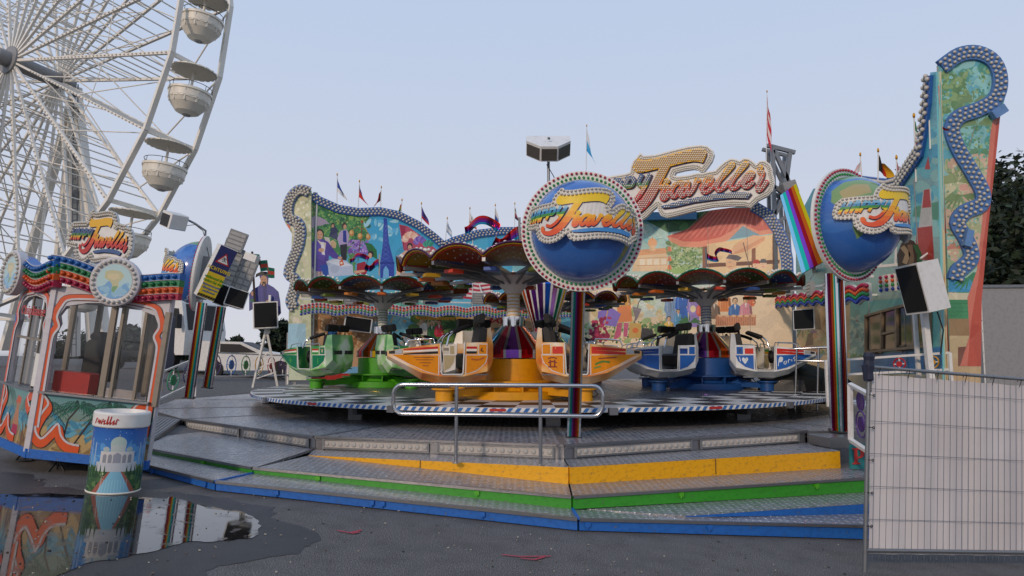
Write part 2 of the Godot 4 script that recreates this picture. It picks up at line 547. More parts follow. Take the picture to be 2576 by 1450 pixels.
	func person(x: float, y: float, s: float, coat: String, skin := "c99c78", hair := "2a2320", legs := ""):
		# painted half figure: y is the chin, s the height of the head
		var dk := Color.html(coat).darkened(0.3)
		var lt := Color.html(coat).lightened(0.18)
		if legs != "": poly([x - s * 0.6, y + s * 2.4, x + s * 0.6, y + s * 2.4, x + s * 0.5, y + s * 4.6, x - s * 0.5, y + s * 4.6], legs)
		poly([x - s * 0.25, y - s * 0.1, x + s * 0.25, y - s * 0.1, x + s * 0.95, y + s * 0.45, x + s * 1.1, y + s * 2.0, x + s * 0.7, y + s * 2.6, x - s * 0.7, y + s * 2.6, x - s * 1.1, y + s * 2.0, x - s * 0.95, y + s * 0.45], coat)
		poly([x + s * 0.6, y + s * 0.4, x + s * 0.95, y + s * 0.45, x + s * 1.1, y + s * 2.0, x + s * 0.75, y + s * 2.2], dk)
		poly([x - s * 0.8, y + s * 0.5, x - s * 0.5, y + s * 0.4, x - s * 0.45, y + s * 2.2, x - s * 0.7, y + s * 2.3], lt)
		for k in 3: line([x - s * 0.5 + k * s * 0.4, y + s * 0.8, x - s * 0.4 + k * s * 0.35, y + s * 2.4], 1.2, dk)
		poly([x - s * 0.18, y, x + s * 0.18, y, x, y + s * 0.9], "e6e0d6")
		ell(x + s * 0.75, y + s * 1.9, s * 0.2, s * 0.14, skin)
		ell(x, y - s * 0.58, s * 0.42, s * 0.5, hair)
		ell(x, y - s * 0.45, s * 0.34, s * 0.45, skin)
		ell(x + s * 0.14, y - s * 0.36, s * 0.16, s * 0.3, Color.html(skin).darkened(0.15))
		line([x - s * 0.2, y - s * 0.55, x - s * 0.06, y - s * 0.55], 1.0, "3a2a22")
		line([x + s * 0.06, y - s * 0.55, x + s * 0.2, y - s * 0.55], 1.0, "3a2a22")
		line([x - s * 0.12, y - s * 0.2, x + s * 0.12, y - s * 0.2], 1.0, "8a3a34")

# a vertical wall plane through two ground points: photograph pixel -> (along, up)
func wall(ax: float, az: float, bx: float, bz: float) -> Dictionary:
	var a := Vector3(ax, 0, az)
	var d := (Vector3(bx, 0, bz) - a)
	var l := d.length()
	d /= l
	return {"a": a, "d": d, "len": l, "n": Vector3(-d.z, 0, d.x), "xf": Transform3D(Basis(d, Vector3.UP, d.cross(Vector3.UP)), a)}
func on_wall(w: Dictionary, x: float, y: float, off := 0.0) -> Vector2:
	var r := ray(x, y)
	var o: Vector3 = w.xf.origin + w.xf.basis.z * off
	var t: float = (o - EYE).dot(w.xf.basis.z) / r.dot(w.xf.basis.z)
	var q: Vector3 = EYE + r * t - o
	return Vector2(q.dot(w.d), q.y)
func wall_pts(w: Dictionary, a: Array, off := 0.0) -> PackedVector2Array:
	var q := PackedVector2Array()
	for i in range(0, a.size(), 2): q.append(on_wall(w, a[i], a[i + 1], off))
	return q
# pixel of a mural picture that covers the rectangle r (metres on the wall)
func mural_map(w: Dictionary, r: Rect2, pw: int, ph: int, crop: Callable) -> Callable:
	return func(p: Vector2) -> Vector2:
		var d: Vector2 = crop.call(p.x, p.y)
		var q := on_wall(w, d.x, d.y)
		return Vector2((q.x - r.position.x) / r.size.x * pw, (1.0 - (q.y - r.position.y) / r.size.y) * ph)

# ---------------------------------------------------------------- the show lettering, as read from the large sign
func sm(a: Array, n := 4) -> PackedVector2Array:     # smooth curve through points
	var q := PackedVector2Array()
	var p := []
	for i in range(0, a.size(), 2): p.append(Vector2(a[i], a[i + 1]))
	for i in p.size() - 1:
		var p0: Vector2 = p[maxi(0, i - 1)]
		var p3: Vector2 = p[mini(p.size() - 1, i + 2)]
		for k in n: q.append(p[i].cubic_interpolate(p[i + 1], p0, p3, float(k) / n))
	q.append(p[p.size() - 1])
	return q
func sign_letters() -> Array:
	# [kind, polygon] in the pixel frame of the sign crop
	var out := []
	var T := sm([222, 335, 262, 360, 330, 364, 480, 336, 700, 282, 900, 226, 1100, 190, 1190, 183, 1258, 195, 1298, 240, 1294, 290, 1270, 345, 1234, 410, 1190, 395, 1080, 386, 900, 420], 2)
	T.append_array(sm([722, 466, 640, 625, 545, 830, 440, 1010, 330, 1140, 220, 1210, 90, 1245, -40, 1240, -140, 1200, -200, 1130, -190, 1060, -130, 1045, -90, 1080, -80, 1130, -10, 1150, 90, 1130, 190, 1050, 300, 930, 400, 780, 480, 640, 545, 500], 2))
	T.append_array(sm([400, 536, 290, 560, 200, 560, 152, 520, 138, 460, 170, 400], 2))
	out.append(["T", T])
	var strokes := {
		"r": [[690, 700, 665, 690, 650, 740, 610, 860, 592, 960, 620, 985, 668, 955], [575, 800, 630, 775, 690, 790, 690, 850, 660, 940]],
		"a": [[940, 740, 880, 725, 800, 760, 750, 850, 745, 930, 790, 945, 850, 880, 930, 750], [950, 735, 905, 850, 890, 930, 930, 925, 975, 880]],
		"v": [[1010, 720, 1000, 800, 990, 880, 1020, 905, 1080, 840, 1130, 740, 1145, 680, 1180, 690]],
		"e": [[1215, 800, 1290, 770, 1370, 710, 1380, 650, 1330, 650, 1260, 720, 1225, 810, 1250, 870, 1310, 865, 1390, 800]],
		"l": [[1400, 790, 1500, 690, 1640, 540, 1715, 450, 1690, 440, 1590, 560, 1500, 700, 1460, 800, 1490, 845, 1550, 820, 1640, 740]],
		"l2": [[1620, 750, 1720, 660, 1860, 510, 1930, 430, 1905, 425, 1810, 540, 1720, 680, 1680, 770, 1705, 815, 1770, 795, 1850, 720]],
		"e2": [[1860, 730, 1930, 690, 2010, 630, 2030, 575, 1985, 570, 1910, 640, 1875, 730, 1895, 785, 1955, 785, 2030, 720]],
		"r2": [[2160, 480, 2130, 500, 2150, 570, 2190, 560, 2160, 680, 2110, 780, 2110, 840, 2160, 830, 2250, 715]],
	}
	for k in strokes:
		for s in strokes[k]:
			for g in stroke_polys(sm(s), 36.0): out.append([k, g])
	out.append(["underline", PackedVector2Array([Vector2(580, 1095), Vector2(800, 1035), Vector2(1100, 965), Vector2(1400, 905), Vector2(1700, 875), Vector2(1900, 875), Vector2(2005, 885), Vector2(2010, 905), Vector2(1950, 975), Vector2(1700, 970), Vector2(1400, 1000), Vector2(1100, 1040), Vector2(800, 1110), Vector2(610, 1130)])])
	# HAPPY, slanting block letters
	var blocks := {
		"H": [[-560, 760, -640, 990], [-430, 738, -510, 968], [-590, 870, -480, 850]],
		"A": [[-410, 955, -330, 740, -265, 715, -300, 935], [-370, 860, -290, 845]],
		"P": [[-140, 690, -230, 920], [-150, 700, -70, 685, -50, 740, -90, 800, -180, 815]],
		"P2": [[60, 650, -40, 880], [50, 665, 130, 650, 150, 700, 110, 770, 20, 785]],
		"Y": [[270, 620, 225, 720, 250, 770, 320, 750, 395, 610], [385, 640, 300, 830, 200, 970, 90, 1040, 0, 1030]],
	}
	for k in blocks:
		for s in blocks[k]:
			for g in stroke_polys(sm(s, 3), 34.0, true): out.append(["block", g])
	return out
func sign_outline() -> PackedVector2Array:
	var a := [240, 240, 300, 287, 480, 272, 750, 200, 1000, 140, 1200, 118, 1310, 135, 1390, 200, 1412, 270, 1380, 370, 1310, 470, 1243, 552,
		1195, 545, 1140, 508, 1080, 500, 940, 520, 800, 555, 778, 606, 830, 615, 1000, 597, 1150, 562, 1240, 566, 1300, 545, 1430, 522, 1500, 450, 1580, 380, 1680, 330, 1760, 342, 1820, 368, 1880, 325, 1960, 330, 2040, 380, 2080, 424,
		2130, 370, 2220, 365, 2300, 420, 2340, 500, 2340, 560, 2365, 640, 2375, 720, 2340, 850, 2270, 920, 2110, 1000, 1990, 1112, 1900, 1085, 1700, 1080, 1400, 1100, 1100, 1160, 800, 1240, 660, 1270, 570, 1240, 515, 1150, 522, 1085,
		440, 1150, 330, 1260, 220, 1330, 80, 1370, -60, 1365, -190, 1320, -280, 1230, -310, 1120, -330, 1060, -520, 1090, -720, 1090, -760, 1000, -720, 800, -620, 690, -300, 625, 0, 575, 80, 550, 90, 470, 130, 370, 190, 310]
	var q := PackedVector2Array()
	for i in range(0, a.size(), 2): q.append(Vector2(a[i], a[i + 1]))
	return q
func inside(q: Vector2, polys: Array) -> bool:
	for g in polys:
		if Geometry2D.is_point_in_polygon(q, g): return true
	return false
func along(q: PackedVector2Array, step: float, closed := true) -> Array:
	var out := []
	var rest := 0.0
	var m := q.size()
	for i in (m if closed else m - 1):
		var a := q[i]
		var b := q[(i + 1) % m]
		var l := a.distance_to(b)
		var t := rest
		while t < l:
			out.append(a.lerp(b, t / l)); t += step
		rest = t - l
	return out
func inset(q: PackedVector2Array, d: float) -> Array:
	return Geometry2D.offset_polygon(q, -d if not Geometry2D.is_polygon_clockwise(q) else -d, Geometry2D.JOIN_ROUND)
func bridge(o: PackedVector2Array, hl: PackedVector2Array) -> PackedVector2Array:
	if Geometry2D.is_polygon_clockwise(o) == Geometry2D.is_polygon_clockwise(hl): hl.reverse()
	var bi := 0
	var bj := 0
	var best := 1e18
	for i in o.size():
		for j in hl.size():
			var d := o[i].distance_squared_to(hl[j])
			if d < best:
				best = d; bi = i; bj = j
	var q := PackedVector2Array()
	for i in bi + 1: q.append(o[i])
	for j in hl.size() + 1: q.append(hl[(bj + j) % hl.size()] + (Vector2(0.4, 0.4) if j == hl.size() else Vector2.ZERO))
	for i in range(bi, o.size()): q.append(o[i] + (Vector2(0.4, 0.4) if i == bi else Vector2.ZERO))
	return q if Geometry2D.triangulate_polygon(q).size() > 0 else o
func stroke_polys(p: PackedVector2Array, r: float, square := false) -> Array:
	var outer := []
	var holes := []
	for g in Geometry2D.offset_polyline(p, r, Geometry2D.JOIN_ROUND, Geometry2D.END_SQUARE if square else Geometry2D.END_ROUND):
		if Geometry2D.is_polygon_clockwise(g): holes.append(g)
		else: outer.append(g)
	if holes.size() > 0 and outer.size() > 0:
		for hl in holes:
			for i in outer.size():
				if Geometry2D.is_point_in_polygon(hl[0], outer[i]):
					outer[i] = bridge(outer[i], hl)
					break
	return outer

# ---------------------------------------------------------------- podium
func podium():
	var t := thing("ride_podium", "stepped aluminium podium with blue, green and yellow step fronts round the ride", "podium")
	# outer top edges of the tiers at the segment corners, going round the ride; the ground falls to the right
	var deck := [Vector3(-6.23, DECK, -13.09), Vector3(-2.93, DECK, -10.27), Vector3(0.70, DECK, -9.29), Vector3(4.71, DECK, -11.06)]
	var yel := [Vector3(-2.86, 0.405, -9.72), Vector3(0.71, 0.41, -8.66), Vector3(4.78, 0.41, -10.11)]
	var grn := [Vector3(-5.4, 0.46, -10.1), Vector3(-3.2, 0.405, -8.6), Vector3(0.68, 0.20, -7.89), Vector3(4.60, 0.20, -9.06)]
	var blu := [Vector3(-4.9, 0.45, -8.9), Vector3(-3.38, 0.36, -7.95), Vector3(0.70, 0.07, -7.40), Vector3(4.04, -0.15, -8.02)]
	var bhi := [Vector3(1.9, 0.035, -7.72), Vector3(4.27, 0.02, -8.42)]
	# carry the edges on behind the site fence
	var ext := func(a: Array, k: float): a[a.size() - 1] = a[a.size() - 2].lerp(a[a.size() - 1], k)
	ext.call(grn, 1.35); ext.call(blu, 1.45); ext.call(bhi, 1.5)
	var gap := 0.012
	var riser := func(a: Vector3, b: Vector3, h0: float, h1: float, m: Material, called: String, lab := ""):
		var d := (b - a).normalized() * gap
		var out := Vector3(-(b - a).z, 0, (b - a).x).normalized()
		if out.z < 0: out = -out
		var mb := MB.new()
		var p := a + d
		var q := b - d
		var th := out * -0.05
		mb.quad(Vector3(p.x, h0, p.z), Vector3(q.x, h1, q.z), q - Vector3(0, 0.004, 0), p - Vector3(0, 0.004, 0))
		mb.quad(Vector3(q.x, h1, q.z) + th, Vector3(p.x, h0, p.z) + th, p + th, q + th)
		mb.quad(Vector3(p.x, h0, p.z) + th, Vector3(q.x, h1, q.z) + th, Vector3(q.x, h1, q.z), Vector3(p.x, h0, p.z))
		mb.quad(Vector3(p.x, h0, p.z) + th, Vector3(p.x, h0, p.z), p, p + th)
		mb.quad(Vector3(q.x, h1, q.z), Vector3(q.x, h1, q.z) + th, q + th, q)
		return part(t, called, mb, m, lab)
	var tread := func(a: Vector3, b: Vector3, c: Vector3, d: Vector3):       # outer a,b then inner c,d
		var ctr := (a + b + c + d) * 0.25
		var q := [a, b, c, d]
		for i in 4:
			var v: Vector3 = ctr - q[i]
			q[i] = q[i] + v.normalized() * gap
		var mb := MB.new()
		var dn := Vector3(0, -0.035, 0)
		mb.quad(q[0], q[1], q[2], q[3])
		for i in 4: mb.quad(q[i] + dn, q[(i + 1) % 4] + dn, q[(i + 1) % 4], q[i])
		return part(t, "tread_plate", mb, M.plate)
	var nose := func(a: Vector3, b: Vector3, m: Material = M.steel):
		var mb := MB.new()
		var d := (b - a).normalized() * gap
		mb.beam(a + d + Vector3(0, 0.002, 0), b - d + Vector3(0, 0.002, 0), 0.045, 0.03)
		return part(t, "step_nosing", mb, m)
	var lowv := func(v: Vector3, h: float) -> Vector3: return Vector3(v.x, h, v.z)
	# blue tier
	for i in 3:
		var g0 := gy(blu[i].x) + 0.012
		var g1 := gy(blu[i + 1].x) + 0.012
		riser.call(blu[i], blu[i + 1], g0, g1, M.blue, "step_front")
		nose.call(blu[i], blu[i + 1])
	tread.call(blu[0], blu[1], lowv.call(grn[1], 0.345), lowv.call(grn[0], 0.40))
	tread.call(blu[1], blu[2], lowv.call(grn[2], 0.07), lowv.call(grn[1], 0.345))
	tread.call(blu[2], blu[3], lowv.call(bhi[1], -0.155), lowv.call(grn[2], 0.066))
	var split: Vector3 = grn[2].lerp(grn[3], 0.03)
	tread.call(bhi[0], bhi[1], lowv.call(grn[3], 0.015), lowv.call(split, 0.062))
	riser.call(bhi[0], bhi[1], 0.02, -0.17, M.blue, "step_front")
	for i in 2:
		var mb := MB.new()
		mb.beam(blu[i + 1] + Vector3(0, 0.008, 0), lowv.call(grn[i + 1], 0.35 if i == 0 else 0.075), 0.03, 0.02)
		part(t, "joint_strip", mb, M.blue)
	# green tier
	var gb := [0.40, 0.345, 0.07, 0.015]
	for i in 3:
		riser.call(grn[i], grn[i + 1], gb[i], gb[i + 1], M.green, "step_front")
		nose.call(grn[i], grn[i + 1])
	tread.call(grn[0], grn[1], lowv.call(deck[1], 0.415), lowv.call(deck[0], 0.42))
	tread.call(grn[1], grn[2], lowv.call(yel[1], 0.20), lowv.call(yel[0], 0.398))
	tread.call(grn[2], grn[3], lowv.call(yel[2].lerp(Vector3(5.6, 0, -10.4), 1.0), 0.16), lowv.call(yel[1], 0.20))
	# yellow tier
	riser.call(yel[0], yel[1], 0.395, 0.20, M.yellow, "step_front")
	riser.call(yel[1], yel[2], 0.20, 0.165, M.yellow, "step_front")
	for k in 2:
		var a: Vector3 = yel[k].lerp(yel[k + 1], 0.46 if k == 0 else 0.5)
		var mb := MB.new()
		mb.box(a + Vector3(0, -0.11 if k == 1 else -0.05, 0.004), Vector3(0.008, 0.2 if k == 1 else 0.1, 0.01))
		part(t, "front_joint", mb, M.dark)
	tread.call(yel[0], yel[1], lowv.call(deck[2], 0.408), lowv.call(deck[1], 0.408))
	tread.call(yel[1], yel[2], lowv.call(deck[3], 0.408), lowv.call(deck[2], 0.408))
	# latches on the green and blue fronts
	for e in [[grn, 1, [0.22, 0.72], M.drumgreen], [grn, 2, [0.25, 0.6], M.drumgreen], [blu, 1, [0.18, 0.45, 0.48, 0.75], M.blue], [blu, 2, [0.02, 0.3], M.blue], [blu, 0, [0.3, 0.9], M.blue], [grn, 0, [0.6], M.drumgreen]]:
		for f in e[2]:
			var a: Vector3 = e[0][e[1]]
			var b: Vector3 = e[0][e[1] + 1]
			var p := a.lerp(b, f)
			var mb := MB.new()
			mb.cbox(p + Vector3(0, -0.045, 0.012), Vector3(0.06, 0.05, 0.03), Basis(Vector3.UP, -atan2((b - a).z, (b - a).x)), 0.006)
			mb.cyl(p + Vector3(0, -0.06, 0.02), p + Vector3(0, -0.085, 0.02), 0.012, 0.012, 8)
			part(t, "latch", mb, e[3])
	# lamp risers under the deck edge: frame, recessed strip and round lamps
	var lamp := MB.new()
	lamp.lathe([Vector2(0.036, 0), Vector2(0.034, 0.008), Vector2(0.022, 0.016), Vector2(0.0, 0.02)], 10, Transform3D(Basis(Vector3.RIGHT, PI / 2), Vector3.ZERO))
	var lm := lamp.mesh()
	for i in 3:
		var a: Vector3 = deck[i]
		var b: Vector3 = deck[i + 1]
		var out := Vector3(-(b - a).z, 0, (b - a).x).normalized()
		if out.z < 0: out = -out
		riser.call(a - out * 0.03, b - out * 0.03, 0.40, 0.40, M.steel, "lamp_riser")
		nose.call(a, b)
		for k in 2:
			var p := a.lerp(b, 0.04 + 0.48 * k) - out * 0.02
			var q := a.lerp(b, 0.48 + 0.48 * k) - out * 0.02
			var mb := MB.new()
			mb.box((p + q) * 0.5 + Vector3(0, -0.095, 0), Vector3(p.distance_to(q), 0.10, 0.012), Basis((q - p).normalized(), Vector3.UP, out))
			var strip := part(t, "lamp_strip", mb, M.strip)
			var fr := MB.new()
			for h in [-0.155, -0.035]: fr.beam(p + Vector3(0, h, 0) + out * 0.01, q + Vector3(0, h, 0) + out * 0.01, 0.025, 0.016)
			for w in [p, q]: fr.beam(w + Vector3(0, -0.17, 0) + out * 0.01, w + Vector3(0, -0.02, 0) + out * 0.01, 0.03, 0.02)
			part(t, "lamp_frame", fr, M.galv)
			var cnt := int(p.distance_to(q) / 0.105)
			for j in cnt:
				var w := p.lerp(q, (j + 0.5) / cnt) + Vector3(0, -0.095, 0) + out * 0.007
				inst(strip, "step_lamp", lm, M.lampgrey, Transform3D(Basis((q - p).normalized(), Vector3.UP, out), w))
	# the deck round the disc, in radial panels
	var ring := []
	for p in deck: ring.append(p)
	ring.append(Vector3(5.9, DECK, -11.0)); ring.append(Vector3(8.6, DECK, -13.5)); ring.append(Vector3(9.4, DECK, -17.5)); ring.append(Vector3(8.6, DECK, -23.5)); ring.append(Vector3(3.5, DECK, -26.8)); ring.append(Vector3(-2.8, DECK, -26.5)); ring.append(Vector3(-7.9, DECK, -22.5)); ring.append(Vector3(-8.4, DECK + 0.1, -17.2)); ring.append(Vector3(-7.7, DECK + 0.07, -14.6))
	for i in ring.size():
		var a: Vector3 = ring[i]
		var b: Vector3 = ring[(i + 1) % ring.size()]
		var q := Vector3(HUB.x, DECK, HUB.z)
		tread.call(a, b, b.lerp(q, 0.52), a.lerp(q, 0.52))
		var mb := MB.new()
		mb.beam(b + Vector3(0, 0.004, 0), b.lerp(q, 0.3) + Vector3(0, 0.004, 0), 0.07, 0.012)
		part(t, "joint_strip", mb, M.steel)
	for i in range(3, ring.size()):
		var a: Vector3 = ring[i]
		var b: Vector3 = ring[(i + 1) % ring.size()]
		var mb := MB.new()
		mb.quad(lowv.call(a, gy(a.x) + 0.01), lowv.call(b, gy(b.x) + 0.01), b, a)
		part(t, "side_skirt", mb, M.steel)
	# end block beside the post
	var eb := MB.new()
	eb.cbox(Vector3(4.98, 0.50, -10.62), Vector3(0.62, 0.16, 0.5), Basis(Vector3.UP, 0.2))
	eb.cbox(Vector3(5.2, 0.02, -10.45), Vector3(0.1, 0.85, 0.12))
	part(t, "end_block", eb, M.steel)
	# ribbed side ramp
	var ra := [Vector3(-6.3, 0.575, -13.15), Vector3(-5.45, 0.47, -10.3), Vector3(-6.3, 0.485, -10.9), Vector3(-7.6, 0.60, -14.3)]
	var mb2 := MB.new()
	mb2.quad(ra[3], ra[2], ra[1], ra[0])
	for i in 4: mb2.quad(lowv.call(ra[i], 0.36), lowv.call(ra[(i + 1) % 4], 0.36), ra[(i + 1) % 4], ra[i])
	part(t, "side_ramp", mb2, M.steel)
	for i in 12:
		var f := (i + 0.5) / 12.0
		var mb := MB.new()
		mb.beam(ra[0].lerp(ra[3], f) + Vector3(0, 0.005, 0), ra[1].lerp(ra[2], f) + Vector3(0, 0.005, 0), 0.025, 0.014)
		part(t, "ramp_rib", mb, M.galv)
	# square supports under the deck
	for a in 10:
		var q := HUB + Vector3(sin(a * TAU / 10), 0, cos(a * TAU / 10)) * 6.2
		var mb := MB.new()
		mb.box(Vector3(q.x, 0.72, q.z), Vector3(0.25, 0.3, 0.18))
		part(t, "support_block", mb, M.grey)

# ---------------------------------------------------------------- turning disc
func disc():
	var R := 7.05
	var t := thing("turning_platform", "large round turning platform with black and white checked border", "platform", "", Transform3D(Basis(), Vector3(HUB.x, 0, HUB.z)))
	var seg := 96
	for s in 12:
		var mb := MB.new()
		var a0 := TAU * s / 12 + 0.003
		var a1 := TAU * (s + 1) / 12 - 0.003
		mb.lathe([Vector2(7.0, DISC - 0.06), Vector2(7.0, DISC), Vector2(0.5, DISC), Vector2(0.5, DISC - 0.06)], 8, Transform3D(), false, a0, a1)
		part(t, "deck_sector", mb, M.discplate)
	# checks: three rings of painted squares
	var n := 66
	var dark := MB.new()
	var light := MB.new()
	for i in n:
		for j in 3:
			var mb: MB = dark if (i + j) % 2 == 0 else light
			var r0 := 5.06 + j * 0.66
			var r1 := 5.06 + (j + 1) * 0.66
			var e0 := Vector3(sin(TAU * i / n), 0, cos(TAU * i / n))
			var e1 := Vector3(sin(TAU * (i + 1) / n), 0, cos(TAU * (i + 1) / n))
			var u := Vector3(0, DISC + 0.004, 0)
			mb.quad(e0 * r1 + u, e1 * r1 + u, e1 * r0 + u, e0 * r0 + u)
	part(t, "check_squares", dark, M.checkdark)
	part(t, "check_squares", light, M.checklight)
	# rim in 12 plates with slanting blue and white paint, and hinge clamps between them
	for s in 12:
		var a0 := TAU * s / 12 + 0.012 + 0.13
		var a1 := TAU * (s + 1) / 12 - 0.012 + 0.13
		var mb := MB.new()
		mb.lathe([Vector2(7.0, DISC - 0.065), Vector2(R + 0.012, DISC - 0.065), Vector2(R + 0.012, DISC + 0.008), Vector2(R - 0.01, DISC + 0.008)], 8, Transform3D(), false, a0, a1)
		part(t, "rim_plate", mb, M.white)
		var st := MB.new()
		var cnt := 26
		for i in cnt:
			var b0 := a0 + (a1 - a0) * i / cnt
			var b1 := a0 + (a1 - a0) * (i + 0.5) / cnt
			var sh := (a1 - a0) * 0.35 / cnt
			var rr := R + 0.016
			var f := func(a: float, y: float) -> Vector3: return Vector3(cos(a) * rr, y, -sin(a) * rr)
			st.quad(f.call(b0, DISC - 0.06), f.call(b1, DISC - 0.06), f.call(b1 + sh, DISC + 0.003), f.call(b0 + sh, DISC + 0.003))
		part(t, "rim_stripes", st, M.rimblue)
		var cl := MB.new()
		var ac := a1 + 0.012
		cl.box(Vector3(cos(ac) * (R + 0.02), DISC - 0.05, -sin(ac) * (R + 0.02)), Vector3(0.08, 0.11, 0.14), Basis(Vector3.UP, ac))
		part(t, "clamp", cl, M.steel)
		var em := MB.new()
		var ae := (a0 + a1) * 0.5
		em.box(Vector3(cos(ae) * (R + 0.021), DISC - 0.028, -sin(ae) * (R + 0.021)), Vector3(0.004, 0.04, 0.26), Basis(Vector3.UP, ae))
		part(t, "name_plate", em, M.red)
	# underframe
	for s in 12:
		var mb := MB.new()
		var a := TAU * s / 12
		mb.beam(Vector3(cos(a) * 0.8, DISC - 0.16, sin(a) * 0.8), Vector3(cos(a) * 6.9, DISC - 0.13, sin(a) * 6.9), 0.1, 0.12)
		part(t, "under_beam", mb, M.dark)
	var ax := MB.new()
	ax.cyl(Vector3(0, DECK, 0), Vector3(0, DISC - 0.02, 0), 1.0, 0.9, 24)
	part(t, "bearing", ax, M.dark)
	# black ring wall standing in for the shade in the gap under the disc
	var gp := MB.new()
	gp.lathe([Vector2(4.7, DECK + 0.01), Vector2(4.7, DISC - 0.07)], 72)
	part(t, "gap_shade", gp, M.rubber)

# ---------------------------------------------------------------- cars
const CX_ := [-0.84, -0.72, -0.30, 0.14, 0.45, 1.06]
const RIM := [0.60, 0.66, 0.65, 0.63, 0.60, 0.51]
const RW := [0.40, 0.52, 0.55, 0.55, 0.51, 0.22]
const CH := [0.33, 0.16, 0.08, 0.08, 0.14, 0.43]
const CW := [0.38, 0.49, 0.52, 0.52, 0.47, 0.20]
const KE := [0.21, 0.02, -0.06, -0.06, 0.02, 0.38]
const KW := [0.16, 0.24, 0.28, 0.28, 0.22, 0.12]
func tab(a: Array, x: float) -> float:
	for i in CX_.size() - 1:
		if x <= CX_[i + 1]: return lerpf(a[i], a[i + 1], clampf((x - CX_[i]) / (CX_[i + 1] - CX_[i]), 0, 1))
	return a[a.size() - 1]
func side_pt(x: float, y: float, s: float, off: float) -> Vector3:
	var r := tab(RIM, x)
	var c := tab(CH, x)
	var f := clampf((y - c) / (r - c), 0, 1)
	return Vector3(x, y, s * (lerpf(tab(CW, x), tab(RW, x), f) + off))
func side_poly(mb: MB, a: Array, s: float, off: float):
	# cut into upright strips so that it lies on the shell
	var q := PackedVector2Array()
	for i in range(0, a.size(), 2): q.append(Vector2(a[i], a[i + 1]))
	var cuts := [-0.9, -0.72, -0.5, -0.30, 0.14, 0.3, 0.45, 0.6, 0.8, 1.1]
	for i in cuts.size() - 1:
		var band := PackedVector2Array([Vector2(cuts[i], -1), Vector2(cuts[i + 1], -1), Vector2(cuts[i + 1], 2), Vector2(cuts[i], 2)])
		for g in Geometry2D.intersect_polygons(q, band):
			var ix := Geometry2D.triangulate_polygon(g)
			for k in range(0, ix.size(), 3):
				var A := side_pt(g[ix[k]].x, g[ix[k]].y, s, off)
				var B := side_pt(g[ix[k + 1]].x, g[ix[k + 1]].y, s, off)
				var D := side_pt(g[ix[k + 2]].x, g[ix[k + 2]].y, s, off)
				if (B - A).cross(D - A).z * s < 0: mb.tri(A, D, B)
				else: mb.tri(A, B, D)
